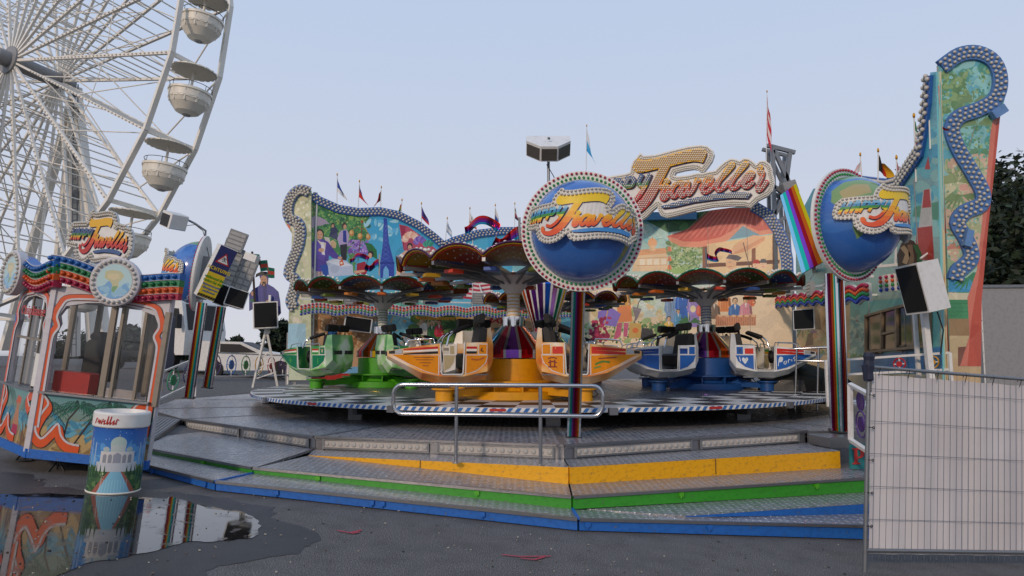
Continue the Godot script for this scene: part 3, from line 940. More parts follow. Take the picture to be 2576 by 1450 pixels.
func car(label: String, at: Vector3, head: Vector2, scheme: String, stripes: Array, group: String, decal := []):
	var t := thing("gondola_car", label, "ride car", group, Transform3D(Basis(Vector3.UP, atan2(-head.y, head.x)) * Basis().scaled(Vector3(1.0, 1.05, 1.02)), at))
	var hull := MB.new()
	var xs := [-0.84, -0.72, -0.30, -0.299, 0.139, 0.14, 0.45, 1.06]
	for s in [1.0, -1.0]:
		for i in xs.size() - 1:
			var x0: float = xs[i]
			var x1: float = xs[i + 1]
			var door: bool = i == 3
			if i == 2 or i == 4: continue
			var r0 := tab(RIM, x0)
			var r1 := tab(RIM, x1)
			if door:
				r0 = 0.12; r1 = 0.12
			var a := side_pt(x0, r0, s, 0)
			var b := side_pt(x1, r1, s, 0)
			var c := side_pt(x0, tab(CH, x0), s, 0)
			var d := side_pt(x1, tab(CH, x1), s, 0)
			var e := Vector3(x0, tab(KE, x0), s * tab(KW, x0))
			var f := Vector3(x1, tab(KE, x1), s * tab(KW, x1))
			if s > 0:
				hull.quad(c, d, b, a); hull.quad(e, f, d, c)
			else:
				hull.quad(d, c, a, b); hull.quad(f, e, c, d)
	for i in xs.size() - 1:
		var x0: float = xs[i]
		var x1: float = xs[i + 1]
		hull.quad(Vector3(x0, tab(KE, x0), -tab(KW, x0)), Vector3(x1, tab(KE, x1), -tab(KW, x1)), Vector3(x1, tab(KE, x1), tab(KW, x1)), Vector3(x0, tab(KE, x0), tab(KW, x0)))
	# stern and bow plates, fore deck
	for e in [[-0.84, -1.0], [1.06, 1.0]]:
		var x: float = e[0]
		var a := [Vector3(x, tab(RIM, x), tab(RW, x)), Vector3(x, tab(CH, x), tab(CW, x)), Vector3(x, tab(KE, x), tab(KW, x)), Vector3(x, tab(KE, x), -tab(KW, x)), Vector3(x, tab(CH, x), -tab(CW, x)), Vector3(x, tab(RIM, x), -tab(RW, x))]
		for k in range(1, 5):
			if e[1] < 0: hull.tri(a[0], a[k + 1], a[k])
			else: hull.tri(a[0], a[k], a[k + 1])
	for e in [[0.14, 0.45], [0.45, 1.06]]:
		hull.quad(Vector3(e[0], tab(RIM, e[0]), tab(RW, e[0])), Vector3(e[1], tab(RIM, e[1]), tab(RW, e[1])), Vector3(e[1], tab(RIM, e[1]), -tab(RW, e[1])), Vector3(e[0], tab(RIM, e[0]), -tab(RW, e[0])))
	hull.quad(Vector3(0.14, 0.12, -0.53), Vector3(0.14, 0.12, 0.53), Vector3(0.14, 0.64, 0.55), Vector3(0.14, 0.64, -0.55))
	var hm := part(t, "shell", hull, M["shell_" + scheme])
	# painted side panels with white keylines, and the flag stripe
	for s in [1.0, -1.0]:
		var lower := [[0.17, 0.435, 0.98, 0.45, 0.66, 0.285, 0.38, 0.165, 0.17, 0.115], [-0.33, 0.435, -0.72, 0.435, -0.67, 0.30, -0.52, 0.18, -0.33, 0.12]]
		var up := [-0.56, 0.62, -0.70, 0.62, -0.70, 0.46, -0.56, 0.46]
		for q in lower + [up]:
			var cx := 0.0
			var cy := 0.0
			for i in range(0, q.size(), 2):
				cx += q[i]; cy += q[i + 1]
			cx /= q.size() / 2; cy /= q.size() / 2
			var big := []
			for i in range(0, q.size(), 2):
				var v := Vector2(q[i] - cx, q[i + 1] - cy)
				v += v.normalized() * 0.018
				big.append(cx + v.x); big.append(cy + v.y)
			var wl := MB.new()
			var pn := MB.new()
			side_poly(wl, big, s, 0.003); side_poly(pn, q, s, 0.006)
			var pp := part(t, "side_panel", pn, M["panel_" + scheme])
			part(pp, "keyline", wl, M.white)
		var fl := MB.new()
		var f2 := MB.new()
		var m: int = stripes.size()
		for i in m:
			fl.c = lin(stripes[i])
			var y1 := 0.585 - 0.12 * i / m
			var y0 := 0.585 - 0.12 * (i + 1) / m
			side_poly(fl, [0.18, y0, 0.78, y0 - 0.02, 0.78, y1 - 0.04, 0.18, y1], s, 0.006)
			f2.c = fl.c
			side_poly(f2, [-0.52, y0, -0.33, y0, -0.33, y1, -0.52, y1], s, 0.006)
		part(hm, "flag_stripe", fl, M.vpaint)
		part(hm, "flag_stripe", f2, M.vpaint)
		# small painted pictures and words: strokes on the panels
		var dm := MB.new()
		for d in decal:
			dm.c = lin(hx(d[0]))
			for g in Geometry2D.offset_polyline(sm(d[2], 3), d[1], Geometry2D.JOIN_ROUND, Geometry2D.END_ROUND):
				var fp := []
				for p in g:
					fp.append(p.x); fp.append(p.y)
				side_poly(dm, fp, s, 0.009)
		if dm.v.size() > 0: part(hm, "painted_motif", dm, M.vpaint)
		var lt := MB.new()
		lt.c = lin(hx("c8c8c4"))
		side_poly(lt, [0.80, 0.465, 0.92, 0.465, 0.92, 0.525, 0.80, 0.54], s, 0.012)
		part(hm, "headlamp", lt, M.lens)
		var gr := MB.new()
		side_poly(gr, [0.93, 0.465, 1.03, 0.465, 1.03, 0.505, 0.93, 0.522], s, 0.010)
		part(hm, "indicator", gr, M.dark)
		# door frame tube
		var df := MB.new()
		df.tube([side_pt(-0.30, 0.655, s, 0.008), side_pt(-0.285, 0.40, s, 0.008), side_pt(-0.275, 0.14, s, 0.008), side_pt(-0.25, 0.11, s, 0.008), side_pt(0.09, 0.11, s, 0.008), side_pt(0.115, 0.14, s, 0.008), side_pt(0.14, 0.635, s, 0.008)], 0.014, 6)
		part(hm, "door_frame", df, M.white)
		# lap bar: chrome stem with black foam
		var lb := MB.new()
		var z = s * 0.30
		lb.tube([Vector3(0.02, 0.60, s * 0.5), Vector3(-0.02, 0.75, s * 0.47), Vector3(-0.10, 0.83, s * 0.42), Vector3(-0.2, 0.87, z)], 0.018, 7)
		part(t, "lap_bar", lb, M.chrome)
		var fo := MB.new()
		fo.tube([Vector3(-0.12, 0.835, s * 0.40), Vector3(-0.28, 0.90, s * 0.33), Vector3(-0.42, 0.95, s * 0.2)], 0.04, 8)
		part(t, "foam_grip", fo, M.rubber)
		var hd := MB.new()
		hd.cbox(Vector3(-0.64, 1.08, s * 0.22), Vector3(0.1, 0.17, 0.36), Basis(Vector3(0, 0, 1), 0.25), 0.03)
		hd.cyl(Vector3(-0.60, 0.88, s * 0.22 - 0.09), Vector3(-0.62, 1.04, s * 0.22 - 0.09), 0.01, 0.01, 6)
		hd.cyl(Vector3(-0.60, 0.88, s * 0.22 + 0.09), Vector3(-0.62, 1.04, s * 0.22 + 0.09), 0.01, 0.01, 6)
		part(t, "headrest", hd, M.rubber)
		var kn := MB.new()
		kn.ball(Vector3(0.10, 0.40, s * 0.16), 0.1, 6, 10, Basis().scaled(Vector3(0.5, 1.5, 1.0)))
		part(t, "knee_pad", kn, M.rubber)
		var tl := MB.new()
		for k in 3: tl.cbox(Vector3(-0.846, 0.50, s * (0.10 + 0.1 * k)), Vector3(0.02, 0.09, 0.08), Basis(), 0.005)
		part(hm, "tail_lamp", tl, M.dark)
	var gl := MB.new()
	gl.cbox(Vector3(1.07, 0.465, 0), Vector3(0.03, 0.08, 0.36), Basis(), 0.008)
	part(t, "grille", gl, M.dark)
	var fl2 := MB.new()
	fl2.box(Vector3(-0.3, 0.105, 0), Vector3(0.86, 0.02, 0.98))
	part(t, "floor_mat", fl2, M.discplate)
	var seat := MB.new()
	seat.cbox(Vector3(-0.47, 0.33, 0), Vector3(0.42, 0.28, 0.94), Basis(), 0.04)
	seat.cbox(Vector3(-0.62, 0.66, 0), Vector3(0.13, 0.54, 0.86), Basis(Vector3(0, 0, 1), 0.18), 0.05)
	part(t, "seat", seat, M.black)
	# moulded shell behind the seat
	var bk := MB.new()
	for s in [1.0, -1.0]:
		var q := [Vector3(-0.84, 0.60, s * 0.40), Vector3(-0.70, 0.66, s * 0.53), Vector3(-0.72, 0.90, s * 0.46), Vector3(-0.80, 0.92, s * 0.38)]
		bk.quad(q[0], q[1], q[2], q[3])
	bk.quad(Vector3(-0.84, 0.60, -0.40), Vector3(-0.84, 0.60, 0.40), Vector3(-0.80, 0.92, 0.38), Vector3(-0.80, 0.92, -0.38))
	bk.quad(Vector3(-0.80, 0.92, -0.38), Vector3(-0.80, 0.92, 0.38), Vector3(-0.72, 0.90, 0.46), Vector3(-0.72, 0.90, -0.46))
	part(t, "back_shell", bk, M["shell_" + scheme])
	for q in [1.0, -1.0]:
		var rl := MB.new()
		rl.tube([Vector3(0.22, 0.63, q * 0.36), Vector3(0.24, 0.72, q * 0.34), Vector3(0.5, 0.71, q * 0.26), Vector3(0.68, 0.69, q * 0.2), Vector3(0.72, 0.60, q * 0.2)], 0.013, 6)
		part(t, "deck_rail", rl, M.chrome)
	var pv := MB.new()
	pv.cyl(Vector3(0, -0.10, 0), Vector3(0, 0.01, 0), 0.2, 0.26, 14)
	part(t, "pivot", pv, M.steel)
	return t

# ---------------------------------------------------------------- car stars with their canopies
const MIRR := ["4fc6ee", "e0607a", "7d4bb0", "c01f2e", "e06a1c", "e3b41c", "1fae5c", "2a66c8"]
func star(label: String, at: Vector3, drum: Material, tint: String, arms: Array, seed_: int):
	var t := thing("car_turntable", label, "ride turntable", "turntables of the ride", Transform3D(Basis(), Vector3(at.x, 0, at.z)))
	var dr := MB.new()
	dr.lathe([Vector2(0.0, DISC + 0.005), Vector2(0.95, DISC + 0.005), Vector2(0.95, 1.1), Vector2(0.72, 1.12), Vector2(0.66, 1.2), Vector2(0.66, 1.26), Vector2(0.88, 1.27), Vector2(0.88, 1.3), Vector2(0.64, 1.31), Vector2(0.64, 1.72), Vector2(0.0, 1.74)], 28)
	part(t, "drum", dr, drum)
	for i in 10:
		var a := TAU * i / 10 + 0.2
		var rb := MB.new()
		rb.box(Vector3(sin(a) * 0.75, 1.18, cos(a) * 0.75), Vector3(0.03, 0.16, 0.24), Basis(Vector3.UP, a))
		part(t, "drum_rib", rb, drum)
	for p in arms:
		var d := Vector3(p.x - at.x, 0, p.y - at.z)
		var e := d.normalized()
		var ar := MB.new()
		ar.beam(e * 0.6 + Vector3(0, 1.11, 0), d + Vector3(0, 1.08, 0), 0.22, 0.13)
		ar.beam(e * 0.6 + Vector3(0, 1.22, 0), d * 0.7 + Vector3(0, 1.13, 0), 0.1, 0.1)
		ar.cyl(d + Vector3(0, DISC + 0.006, 0), d + Vector3(0, 1.16, 0), 0.17, 0.17, 14)
		ar.cyl(d + Vector3(0, 1.16, 0), d + Vector3(0, 1.19, 0), 0.24, 0.24, 14)
		part(t, "arm", ar, drum)
		var hose := MB.new()
		hose.tube([d + Vector3(0.16, 1.18, 0.1), d + Vector3(0.25, 1.08, 0.12), d + Vector3(0.18, 1.03, 0.1), d * 0.9 + Vector3(0.05, 1.08, 0.15)], 0.012, 5)
		part(t, "hose", hose, M.rubber)
	for i in 14:
		var a0 := TAU * i / 14
		var a1 := TAU * (i + 0.86) / 14
		var mb := MB.new()
		mb.c = lin(hx(MIRR[(i + seed_) % 8])) * 0.8
		mb.lathe([Vector2(0.66, 1.74), Vector2(0.66, 1.9), Vector2(0.22, 2.38)], 2, Transform3D(), true, a0, a1)
		var skp := part(t, "skirt_panel", mb, M.mirror)
		var rb := MB.new()
		var a2 := TAU * (i + 0.93) / 14
		rb.beam(Vector3(cos(a2) * 0.665, 1.9, -sin(a2) * 0.665), Vector3(cos(a2) * 0.225, 2.38, -sin(a2) * 0.225), 0.05, 0.02)
		rb.beam(Vector3(cos(a2) * 0.665, 1.74, -sin(a2) * 0.665), Vector3(cos(a2) * 0.665, 1.9, -sin(a2) * 0.665), 0.05, 0.02)
		part(skp, "skirt_rib", rb, M.steel)
	var co := MB.new()
	co.cyl(Vector3(0, 2.36, 0), Vector3(0, 2.56, 0), 0.235, 0.235, 20)
	part(t, "collar", co, M.chrome)
	var ms := MB.new()
	ms.cyl(Vector3(0, 2.5, 0), Vector3(0, 3.12, 0), 0.13, 0.13, 18)
	ms.lathe([Vector2(0.13, 3.02), Vector2(0.2, 3.10), Vector2(0.42, 3.34), Vector2(0.5, 3.37), Vector2(0.0, 3.38)], 18)
	part(t, "mast", ms, M.white)
	for i in 8:
		var hb := MB.new()
		var pts := []
		for j in 13:
			var a := TAU * j / 12
			pts.append(Vector3(cos(a) * 0.128, 2.58 + i * 0.07 + 0.02 * sin(a), sin(a) * 0.128))
		hb.tube(pts, 0.012, 5)
		part(t, "mast_stripe", hb, mat(hx(tint), 0.4))
	# canopy
	var n := 14
	var R := 2.35
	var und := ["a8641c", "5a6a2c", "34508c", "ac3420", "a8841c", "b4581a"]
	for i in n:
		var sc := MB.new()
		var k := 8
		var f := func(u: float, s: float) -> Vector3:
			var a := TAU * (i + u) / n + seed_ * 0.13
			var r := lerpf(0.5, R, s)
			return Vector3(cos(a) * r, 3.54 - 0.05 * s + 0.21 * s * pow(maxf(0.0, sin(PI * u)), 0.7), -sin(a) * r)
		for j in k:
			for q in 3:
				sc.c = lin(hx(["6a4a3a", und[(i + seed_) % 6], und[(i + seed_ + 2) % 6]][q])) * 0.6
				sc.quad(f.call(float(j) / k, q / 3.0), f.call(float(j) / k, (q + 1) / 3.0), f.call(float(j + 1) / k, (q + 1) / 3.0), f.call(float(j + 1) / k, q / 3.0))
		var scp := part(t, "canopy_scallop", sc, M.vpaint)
		var tr := MB.new()
		for b in 3:
			var pts := []
			for j in k + 1: pts.append(f.call(float(j) / k, 1.0 - b * 0.016) + Vector3(0, 0.02 - b * 0.022, 0))
			tr.c = lin(hx([["512049", "c79a22", "a8301c"], ["186a50", "8a4a22", "9a2a22"]][seed_ % 2][b])) * 0.9
			tr.tube(pts, 0.02, 5)
		part(scp, "scallop_trim", tr, M.trimgloss)
		var bm := MB.new()
		var a := TAU * i / n + seed_ * 0.13
		var e := Vector3(cos(a), 0, -sin(a))
		bm.beam(e * 0.35 + Vector3(0, 3.40, 0), e * 2.3 + Vector3(0, 3.43, 0), 0.06, 0.07)
		bm.beam(e * 0.3 + Vector3(0, 3.22, 0), e * 1.0 + Vector3(0, 3.38, 0), 0.04, 0.04)
		part(t, "canopy_beam", bm, M.steel)
		var bx := MB.new()
		bx.c = lin(hx(und[(i * 5 + seed_) % 6])) * 1.4
		bx.cbox(e * 1.75 + Vector3(0, 3.32, 0), Vector3(0.3, 0.07, 0.22), Basis(Vector3.UP, a), 0.01)
		part(t, "light_box", bx, M.vpaint)
	var bt := MB.new()
	var bu := MB.new()
	for i in n:
		for j in 7:
			var u := (j + 0.5) / 7.0
			var a := TAU * (i + u) / n + seed_ * 0.13
			var y := 3.49 + 0.21 * pow(sin(PI * u), 0.7)
			for q in 2: bt.ball(Vector3(cos(a) * (R - 0.08 - 0.17 * q), y + 0.035, -sin(a) * (R - 0.08 - 0.17 * q)), 0.035, 4, 6)
			if j > 0 and j < 6:
				for q in 3:
					var r := R - 0.2 - q * 0.22
					bu.ball(Vector3(cos(a) * r, y - 0.05 - 0.05 * q, -sin(a) * r), 0.017, 3, 6)
	stuff(part(t, "canopy_bulbs", bt, M.bulbwhite))
	stuff(part(t, "canopy_bulbs", bu, M.bulbdull))
	return t

func ribbon(label: String, base: Vector3, turn: float, s: float):
	var t := thing("ribbon_ornament", label, "ornament", "waving ribbon ornaments on the canopies", Transform3D(Basis(Vector3.UP, turn).scaled(Vector3(s, s, s)), base))
	var po := MB.new()
	po.box(Vector3(0.62, 0.02, 0), Vector3(0.06, 0.95, 0.04))
	part(t, "post", po, M.galv)
	var cols := ["c22a1e", "8a1e58", "5a2a86", "1c7f9a"]
	var c := sm([0.6, 0.16, 0.42, 0.02, 0.2, -0.1, 0.04, -0.04, 0.12, 0.12, 0.12, 0.3, -0.1, 0.42, -0.36, 0.4, -0.55, 0.28, -0.66, 0.2], 5)
	for b in 4:
		var mb := MB.new()
		mb.c = lin(hx(cols[b]))
		for i in c.size() - 1:
			var w0 := 1.0 - 0.45 * i / c.size()
			var o0 := (0.13 - b * 0.075) * w0
			var o1 := (0.13 - (b + 1) * 0.075) * w0
			var d := (c[i + 1] - c[i]).normalized()
			var n := (Vector2(d.y, -d.x) * 0.35 + Vector2(0.05, 1.0)).normalized()
			var d2 := (c[mini(i + 2, c.size() - 1)] - c[mini(i + 1, c.size() - 2)]).normalized()
			var n2 := (Vector2(d2.y, -d2.x) * 0.35 + Vector2(0.05, 1.0)).normalized()
			var z0 := 0.16 * sin(i * 0.42)
			var z1 := 0.16 * sin((i + 1) * 0.42)
			var p := [c[i] + n * o1, c[i] + n * o0, c[i + 1] + n2 * o0, c[i + 1] + n2 * o1]
			mb.quad(Vector3(p[0].x, p[0].y, z0), Vector3(p[1].x, p[1].y, z0), Vector3(p[2].x, p[2].y, z1), Vector3(p[3].x, p[3].y, z1))
		part(t, "ribbon_band", mb, M.mirror)

# ---------------------------------------------------------------- lettering boards
var LET: Array = []
func strips(q: PackedVector2Array, x0: float, x1: float, dx: float) -> Array:
	if dx > 5000.0: return [q]
	var out := []
	var lo := 1e9
	var hi := -1e9
	for p in q:
		lo = minf(lo, p.x); hi = maxf(hi, p.x)
	var x := x0
	while x < x1:
		if x + dx > lo and x < hi:
			for g in Geometry2D.intersect_polygons(q, PackedVector2Array([Vector2(x, -3000), Vector2(x + dx, -3000), Vector2(x + dx, 5000), Vector2(x, 5000)])): out.append(g)
		x += dx
	return out
func rows(q: PackedVector2Array, ys: Array) -> Array:       # [[band index, polygon]]
	var out := []
	for i in ys.size() - 1:
		# bands follow the slant of the sign
		var s := -0.155
		var band := PackedVector2Array([Vector2(-3000, ys[i] - 3000 * s), Vector2(5000, ys[i] + 5000 * s), Vector2(5000, ys[i + 1] + 5000 * s), Vector2(-3000, ys[i + 1] - 3000 * s)])
		for g in Geometry2D.intersect_polygons(q, band): out.append([i, g])
	return out
func face(mb: MB, g: PackedVector2Array, place: Callable, off: float):
	var ix := Geometry2D.triangulate_polygon(g)
	for i in range(0, ix.size(), 3):
		var a := g[ix[i]]
		var b := g[ix[i + 1]]
		var d := g[ix[i + 2]]
		if (b - a).cross(d - a) > 0.0:      # crop rows run downwards
			var w := b
			b = d; d = w
		mb.tri(place.call(a, off), place.call(b, off), place.call(d, off))
func edge(mb: MB, g: PackedVector2Array, place: Callable, o0: float, o1: float, dx: float):
	var m := g.size()
	var cw := Geometry2D.is_polygon_clockwise(g)
	for i in m:
		var a := g[i]
		var b := g[(i + 1) % m]
		if cw:
			var w := a
			a = b; b = w
		var n := maxi(1, int(ceil(absf(b.x - a.x) / dx)))
		for k in n:
			var p := a.lerp(b, float(k) / n)
			var q := a.lerp(b, float(k + 1) / n)
			mb.quad(place.call(q, o0), place.call(p, o0), place.call(p, o1), place.call(q, o1))
func frame_at(q: Vector2, place: Callable) -> Basis:
	var o: Vector3 = place.call(q, 0.0)
	var x: Vector3 = (place.call(q + Vector2(4, 0), 0.0) - o).normalized()
	var z: Vector3 = (place.call(q, 0.02) - o).normalized()
	return Basis(x, z.cross(x).normalized(), z).orthonormalized()
# o: thick, dx, raise, br (bulb radius), step, rows, lamp (bulb material), single, letter_bulbs
func lettering(t: Node, place: Callable, o: Dictionary):
	if LET.is_empty(): LET = sign_letters()
	var ol := sign_outline()
	if o.get("grow", 0.0) > 0.0: ol = Geometry2D.offset_polygon(ol, o.grow, Geometry2D.JOIN_ROUND)[0]
	var pl := MB.new()
	for g in strips(ol, -800, 2500, o.dx): face(pl, g, place, 0.0)
	edge(pl, ol, place, -o.thick, 0.0, o.dx)
	for g in strips(ol, -800, 2500, o.dx): face(pl, g, place, -o.thick)
	var board := part(t, "sign_board", pl, M.white)
	t = board
	var warm := [hx("e8c52a"), hx("e9b427"), hx("e8a026"), hx("e6862a"), hx("df6a2b"), hx("d9562c")]
	var rain := [hx("7fb4cf"), hx("3f86b2"), hx("3f8a44"), hx("d8c22c"), hx("e08a2a"), hx("d2502a")]
	if o.get("dark", false):
		warm = [hx("d9a514"), hx("d49a14"), hx("cf7a1a"), hx("c8481f"), hx("b8262a"), hx("ae2026")]
		rain = [hx("24507e"), hx("24507e"), hx("2a6a3a"), hx("c49a1c"), hx("c8481f"), hx("b8262a")]
	var sh := MB.new()
	var fc := MB.new()
	var sd := MB.new()
	var n := 0
	for L in LET:
		var g: PackedVector2Array = L[1]
		n += 1
		var off: float = o.raise + n * 0.0007
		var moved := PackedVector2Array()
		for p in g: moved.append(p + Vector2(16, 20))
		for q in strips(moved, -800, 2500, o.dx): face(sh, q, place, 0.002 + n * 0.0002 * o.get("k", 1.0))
		var ys: Array
		var cols: Array
		if L[0] == "T":
			ys = [300, 600, 760, 880, 1000, 1120, 1700]; cols = warm
		elif L[0] == "block":
			ys = [500, 700, 760, 820, 870, 930, 1700]; cols = rain
		elif L[0] == "underline":
			ys = [0, 3000]; cols = [hx("3f86c4") if not o.get("dark", false) else hx("1f4f80")]
		else:
			ys = [500, 800, 870, 930, 990, 1050, 1700]; cols = warm
		for b in rows(g, ys):
			fc.c = lin(cols[b[0]])
			for q in strips(b[1], -800, 2500, o.dx): face(fc, q, place, off)
		if o.raise > 0.02: edge(sd, g, place, 0.001, off, o.dx)
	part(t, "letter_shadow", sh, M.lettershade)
	part(t, "letters", fc, M.vpaint)
	if sd.v.size() > 0: part(t, "letter_sides", sd, M.letterside)
	var pts := []
	for k in o.rows:
		for g in inset(ol, 26.0 + k * o.gap):
			if absf(Geometry2D.triangulate_polygon(g).size()) < 1: continue
			for p in along(g, o.step):
				var clear := true
				for L in LET:
					if L[0] != "block" or k > 0:
						if Geometry2D.is_point_in_polygon(p, L[1]):
							clear = false
							break
				if clear: pts.append(p)
	var me := bulbs(o.br)
	var rest := MB.new()
	for i in pts.size():
		var b := frame_at(pts[i], place)
		if i < o.single: inst(t, "bulb", me, o.lamp, Transform3D(b, place.call(pts[i], 0.0)))
		else: rest.ball(place.call(pts[i], o.br * 0.6), o.br, 4, 7)
	if rest.v.size() > 0: stuff(part(t, "border_bulbs", rest, o.lamp))
	if o.get("letter_bulbs", 0.0) > 0.0:
		var lb := MB.new()
		var polys := []
		for L in LET: polys.append_array(Geometry2D.offset_polygon(L[1], -12.0))
		var s: float = o.letter_bulbs
		var y := 150.0
		var r := 0
		while y < 1300:
			var x := -720.0 + (s * 0.5 if r % 2 == 1 else 0.0)
			while x < 2320:
				if inside(Vector2(x, y), polys): lb.ball(place.call(Vector2(x, y), o.raise + 0.03), o.br * 0.92, 4, 7)
				x += s
			y += s * 0.88; r += 1
		stuff(part(t, "letter_bulbs", lb, o.lamp))

# design pixel -> level, unslanted sign plane in metres
func flat_place(s: float, xf: Transform3D, bend := 0.0, sy := 0.0) -> Callable:
	return func(q: Vector2, off: float) -> Vector3:
		var p := (q - Vector2(790, 740)).rotated(0.15) * s
		if sy > 0.0: p.y *= sy
		if bend > 0.0:
			var a := p.x / bend
			var r := bend + off
			return xf * Vector3(sin(a) * r, -p.y, cos(a) * r)
		return xf * Vector3(p.x, -p.y, off)

func globe_tex(kind: int) -> ImageTexture:
	var p := Painter.new(512, 512, hx("1b56a0"))
	p.img.fill(hx("235fae"))
	p.layer()
	p.dabs(rng, 60, 0, 40, 512, 330, 40, [Color(0.36, 0.6, 0.85, 0.25), Color(0.1, 0.3, 0.62, 0.3)])
	p.merge(8)
	p.layer()
	if kind == 2:
		p.img.fill(hx("a9c6c8"))
		p.dabs(rng, 40, 0, 300, 512, 512, 60, ["6f9fc4", "8ab4c8"])
		p.poly([110, 120, 200, 90, 330, 100, 390, 170, 350, 230, 320, 260, 330, 330, 270, 420, 235, 400, 230, 300, 180, 250, 110, 220], "b8b48c")
		p.poly([150, 150, 300, 140, 330, 200, 240, 240, 150, 210], "c9bc94"); p.poly([240, 330, 320, 320, 270, 420, 235, 400], "6f9a6c")
	elif kind == 0:
		p.poly([150, 20, 260, 0, 380, 20, 420, 60, 380, 90, 300, 85, 240, 60, 190, 75, 140, 60], "4a8a68")
		p.poly([210, 20, 330, 10, 380, 45, 320, 70, 260, 50], "7a9a72")
		p.poly([470, 250, 455, 330, 420, 390, 380, 430, 372, 420, 400, 360, 420, 300, 440, 250], "5c6d2c")
		p.poly([465, 255, 448, 320, 415, 375, 405, 370, 430, 300], "8a7a3c")
	else:
		p.poly([70, 120, 130, 90, 200, 95, 250, 120, 240, 160, 200, 190, 190, 240, 160, 300, 130, 340, 110, 300, 105, 240, 70, 220, 50, 180], "6f8f4a")
		p.poly([90, 140, 150, 120, 200, 130, 190, 170, 130, 180, 90, 190], "a08f52")
		p.poly([120, 30, 220, 10, 340, 20, 400, 60, 330, 90, 230, 85, 150, 75], "4f8a5c")
		p.poly([180, 30, 260, 20, 320, 45, 260, 70], "8a9a6c")
		p.poly([420, 250, 450, 330, 410, 400, 395, 330], "5c6d2c")
	p.merge(3)
	p.line([300, 470, 340, 455, 370, 460, 400, 440, 430, 435], 6, "b8c8d8")
	p.grain(rng, 0.05)
	return p.tex()
func globe_sign(label: String, head: Vector3, radial: float, lean: float, tex: Texture2D, posts: Array, group: String):
	var t := thing("globe_sign", label, "sign", group)
	var b := Basis(Vector3(0, 0, 1), -lean) * Basis(Vector3.UP, radial)
	var xf := Transform3D(b, head)
	var R := 0.9
	var pl := MB.new()
	pl.lathe([Vector2(0, -0.05), Vector2(R, -0.05), Vector2(R, 0.0), Vector2(0.60, 0.012), Vector2(0.60, -0.05)], 56, xf * Transform3D(Basis(Vector3.RIGHT, PI / 2), Vector3.ZERO))
	var rp := part(t, "ring_plate", pl, M.white)
	var gl := MB.new()
	var gr := 0.755
	var nt := 14
	var np := 40
	var dir := func(i: int, j: int) -> Vector3:
		var th := PI * 0.5 * i / nt
		var ph := TAU * j / np
		return Vector3(sin(th) * cos(ph), sin(th) * sin(ph), cos(th))
	var uvd := func(i: int, j: int) -> Vector2:
		var ph := TAU * j / np
		return Vector2(0.5 + 0.5 * cos(ph) * i / nt, 0.5 - 0.5 * sin(ph) * i / nt)
	for i in nt:
		for j in np:
			var q := [dir.call(i, j), dir.call(i + 1, j), dir.call(i + 1, j + 1), dir.call(i, j + 1)]
			var w := []
			for d in q: w.append(xf * (Vector3(d.x, d.y, d.z * 0.93) * gr))
			gl.tn(w[0], w[1], w[2], b * q[0], b * q[1], b * q[2], uvd.call(i, j), uvd.call(i + 1, j), uvd.call(i + 1, j + 1))
			if i > 0: gl.tn(w[0], w[2], w[3], b * q[0], b * q[2], b * q[3], uvd.call(i, j), uvd.call(i + 1, j + 1), uvd.call(i, j + 1))
	var gm := tex_mat(tex, 0.16)
	gm.clearcoat_enabled = true
	part(t, "globe", gl, gm)
	for i in 76:
		var a := TAU * i / 76
		inst(rp, "bulb", bulbs(0.021), M.bulbmag, Transform3D(b, xf * Vector3(cos(a) * 0.865, sin(a) * 0.865, 0.004)))
		var a2 := a + TAU / 152
		inst(rp, "bulb", bulbs(0.021), M.bulbgreen, Transform3D(b, xf * Vector3(cos(a2) * 0.80, sin(a2) * 0.80, 0.006)))
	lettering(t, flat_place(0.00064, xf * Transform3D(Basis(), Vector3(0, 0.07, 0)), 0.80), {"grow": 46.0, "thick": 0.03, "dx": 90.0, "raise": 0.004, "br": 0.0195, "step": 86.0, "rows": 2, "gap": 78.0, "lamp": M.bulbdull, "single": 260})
	var bk := MB.new()
	bk.box(xf * Vector3(0, -0.1, -0.12), Vector3(0.5, 1.0, 0.14), b)
	part(t, "lamp_housing", bk, M.grey)
	for p in posts: mirror_post(t, p[0], p[1], radial)
	return t
# square post clad in coloured mirror strips
func mirror_post(t: Node, base: Vector3, top: Vector3, turn: float, w := 0.17):
	var up := (top - base).normalized()
	var rt := Basis(Vector3.UP, turn).x
	rt = (rt - up * rt.dot(up)).normalized()
	var fw := rt.cross(up)
	var cols := ["35c8b4", "1f8a8c", "7a2f8a", "6a1630", "9a1c2c", "b04a1c", "d8a81c"]
	var core := MB.new()
	core.beam(base, top, w * 0.86, w * 0.86, fw)
	part(t, "post_core", core, M.dark)
	for f in 4:
		var x := rt.rotated(up, f * PI / 2)
		var z := fw.rotated(up, f * PI / 2)
		for i in 7:
			var mb := MB.new()
			mb.c = lin(hx(cols[(i + f * 3) % 7])) * 0.7
			var u := (i - 3) * w / 7.0
			var s := base + x * u + z * (w * 0.46 + 0.008 * (i % 2))
			var e := top + x * u + z * (w * 0.46 + 0.008 * (i % 2))
			mb.beam(s, e, w / 7.4, 0.012, z)
			part(t, "mirror_strip", mb, M.mirror)
		var ed := MB.new()
		var c := x * w * 0.5 + z * w * 0.5
		ed.beam(base + c, top + c, 0.025, 0.025, z)
		part(t, "post_edge", ed, M.chrome)
	var ft := MB.new()
	ft.box(base + up * 0.012, Vector3(w * 1.4, 0.024, w * 1.4), Basis(rt, up, fw))
	part(t, "foot_plate", ft, M.dark)

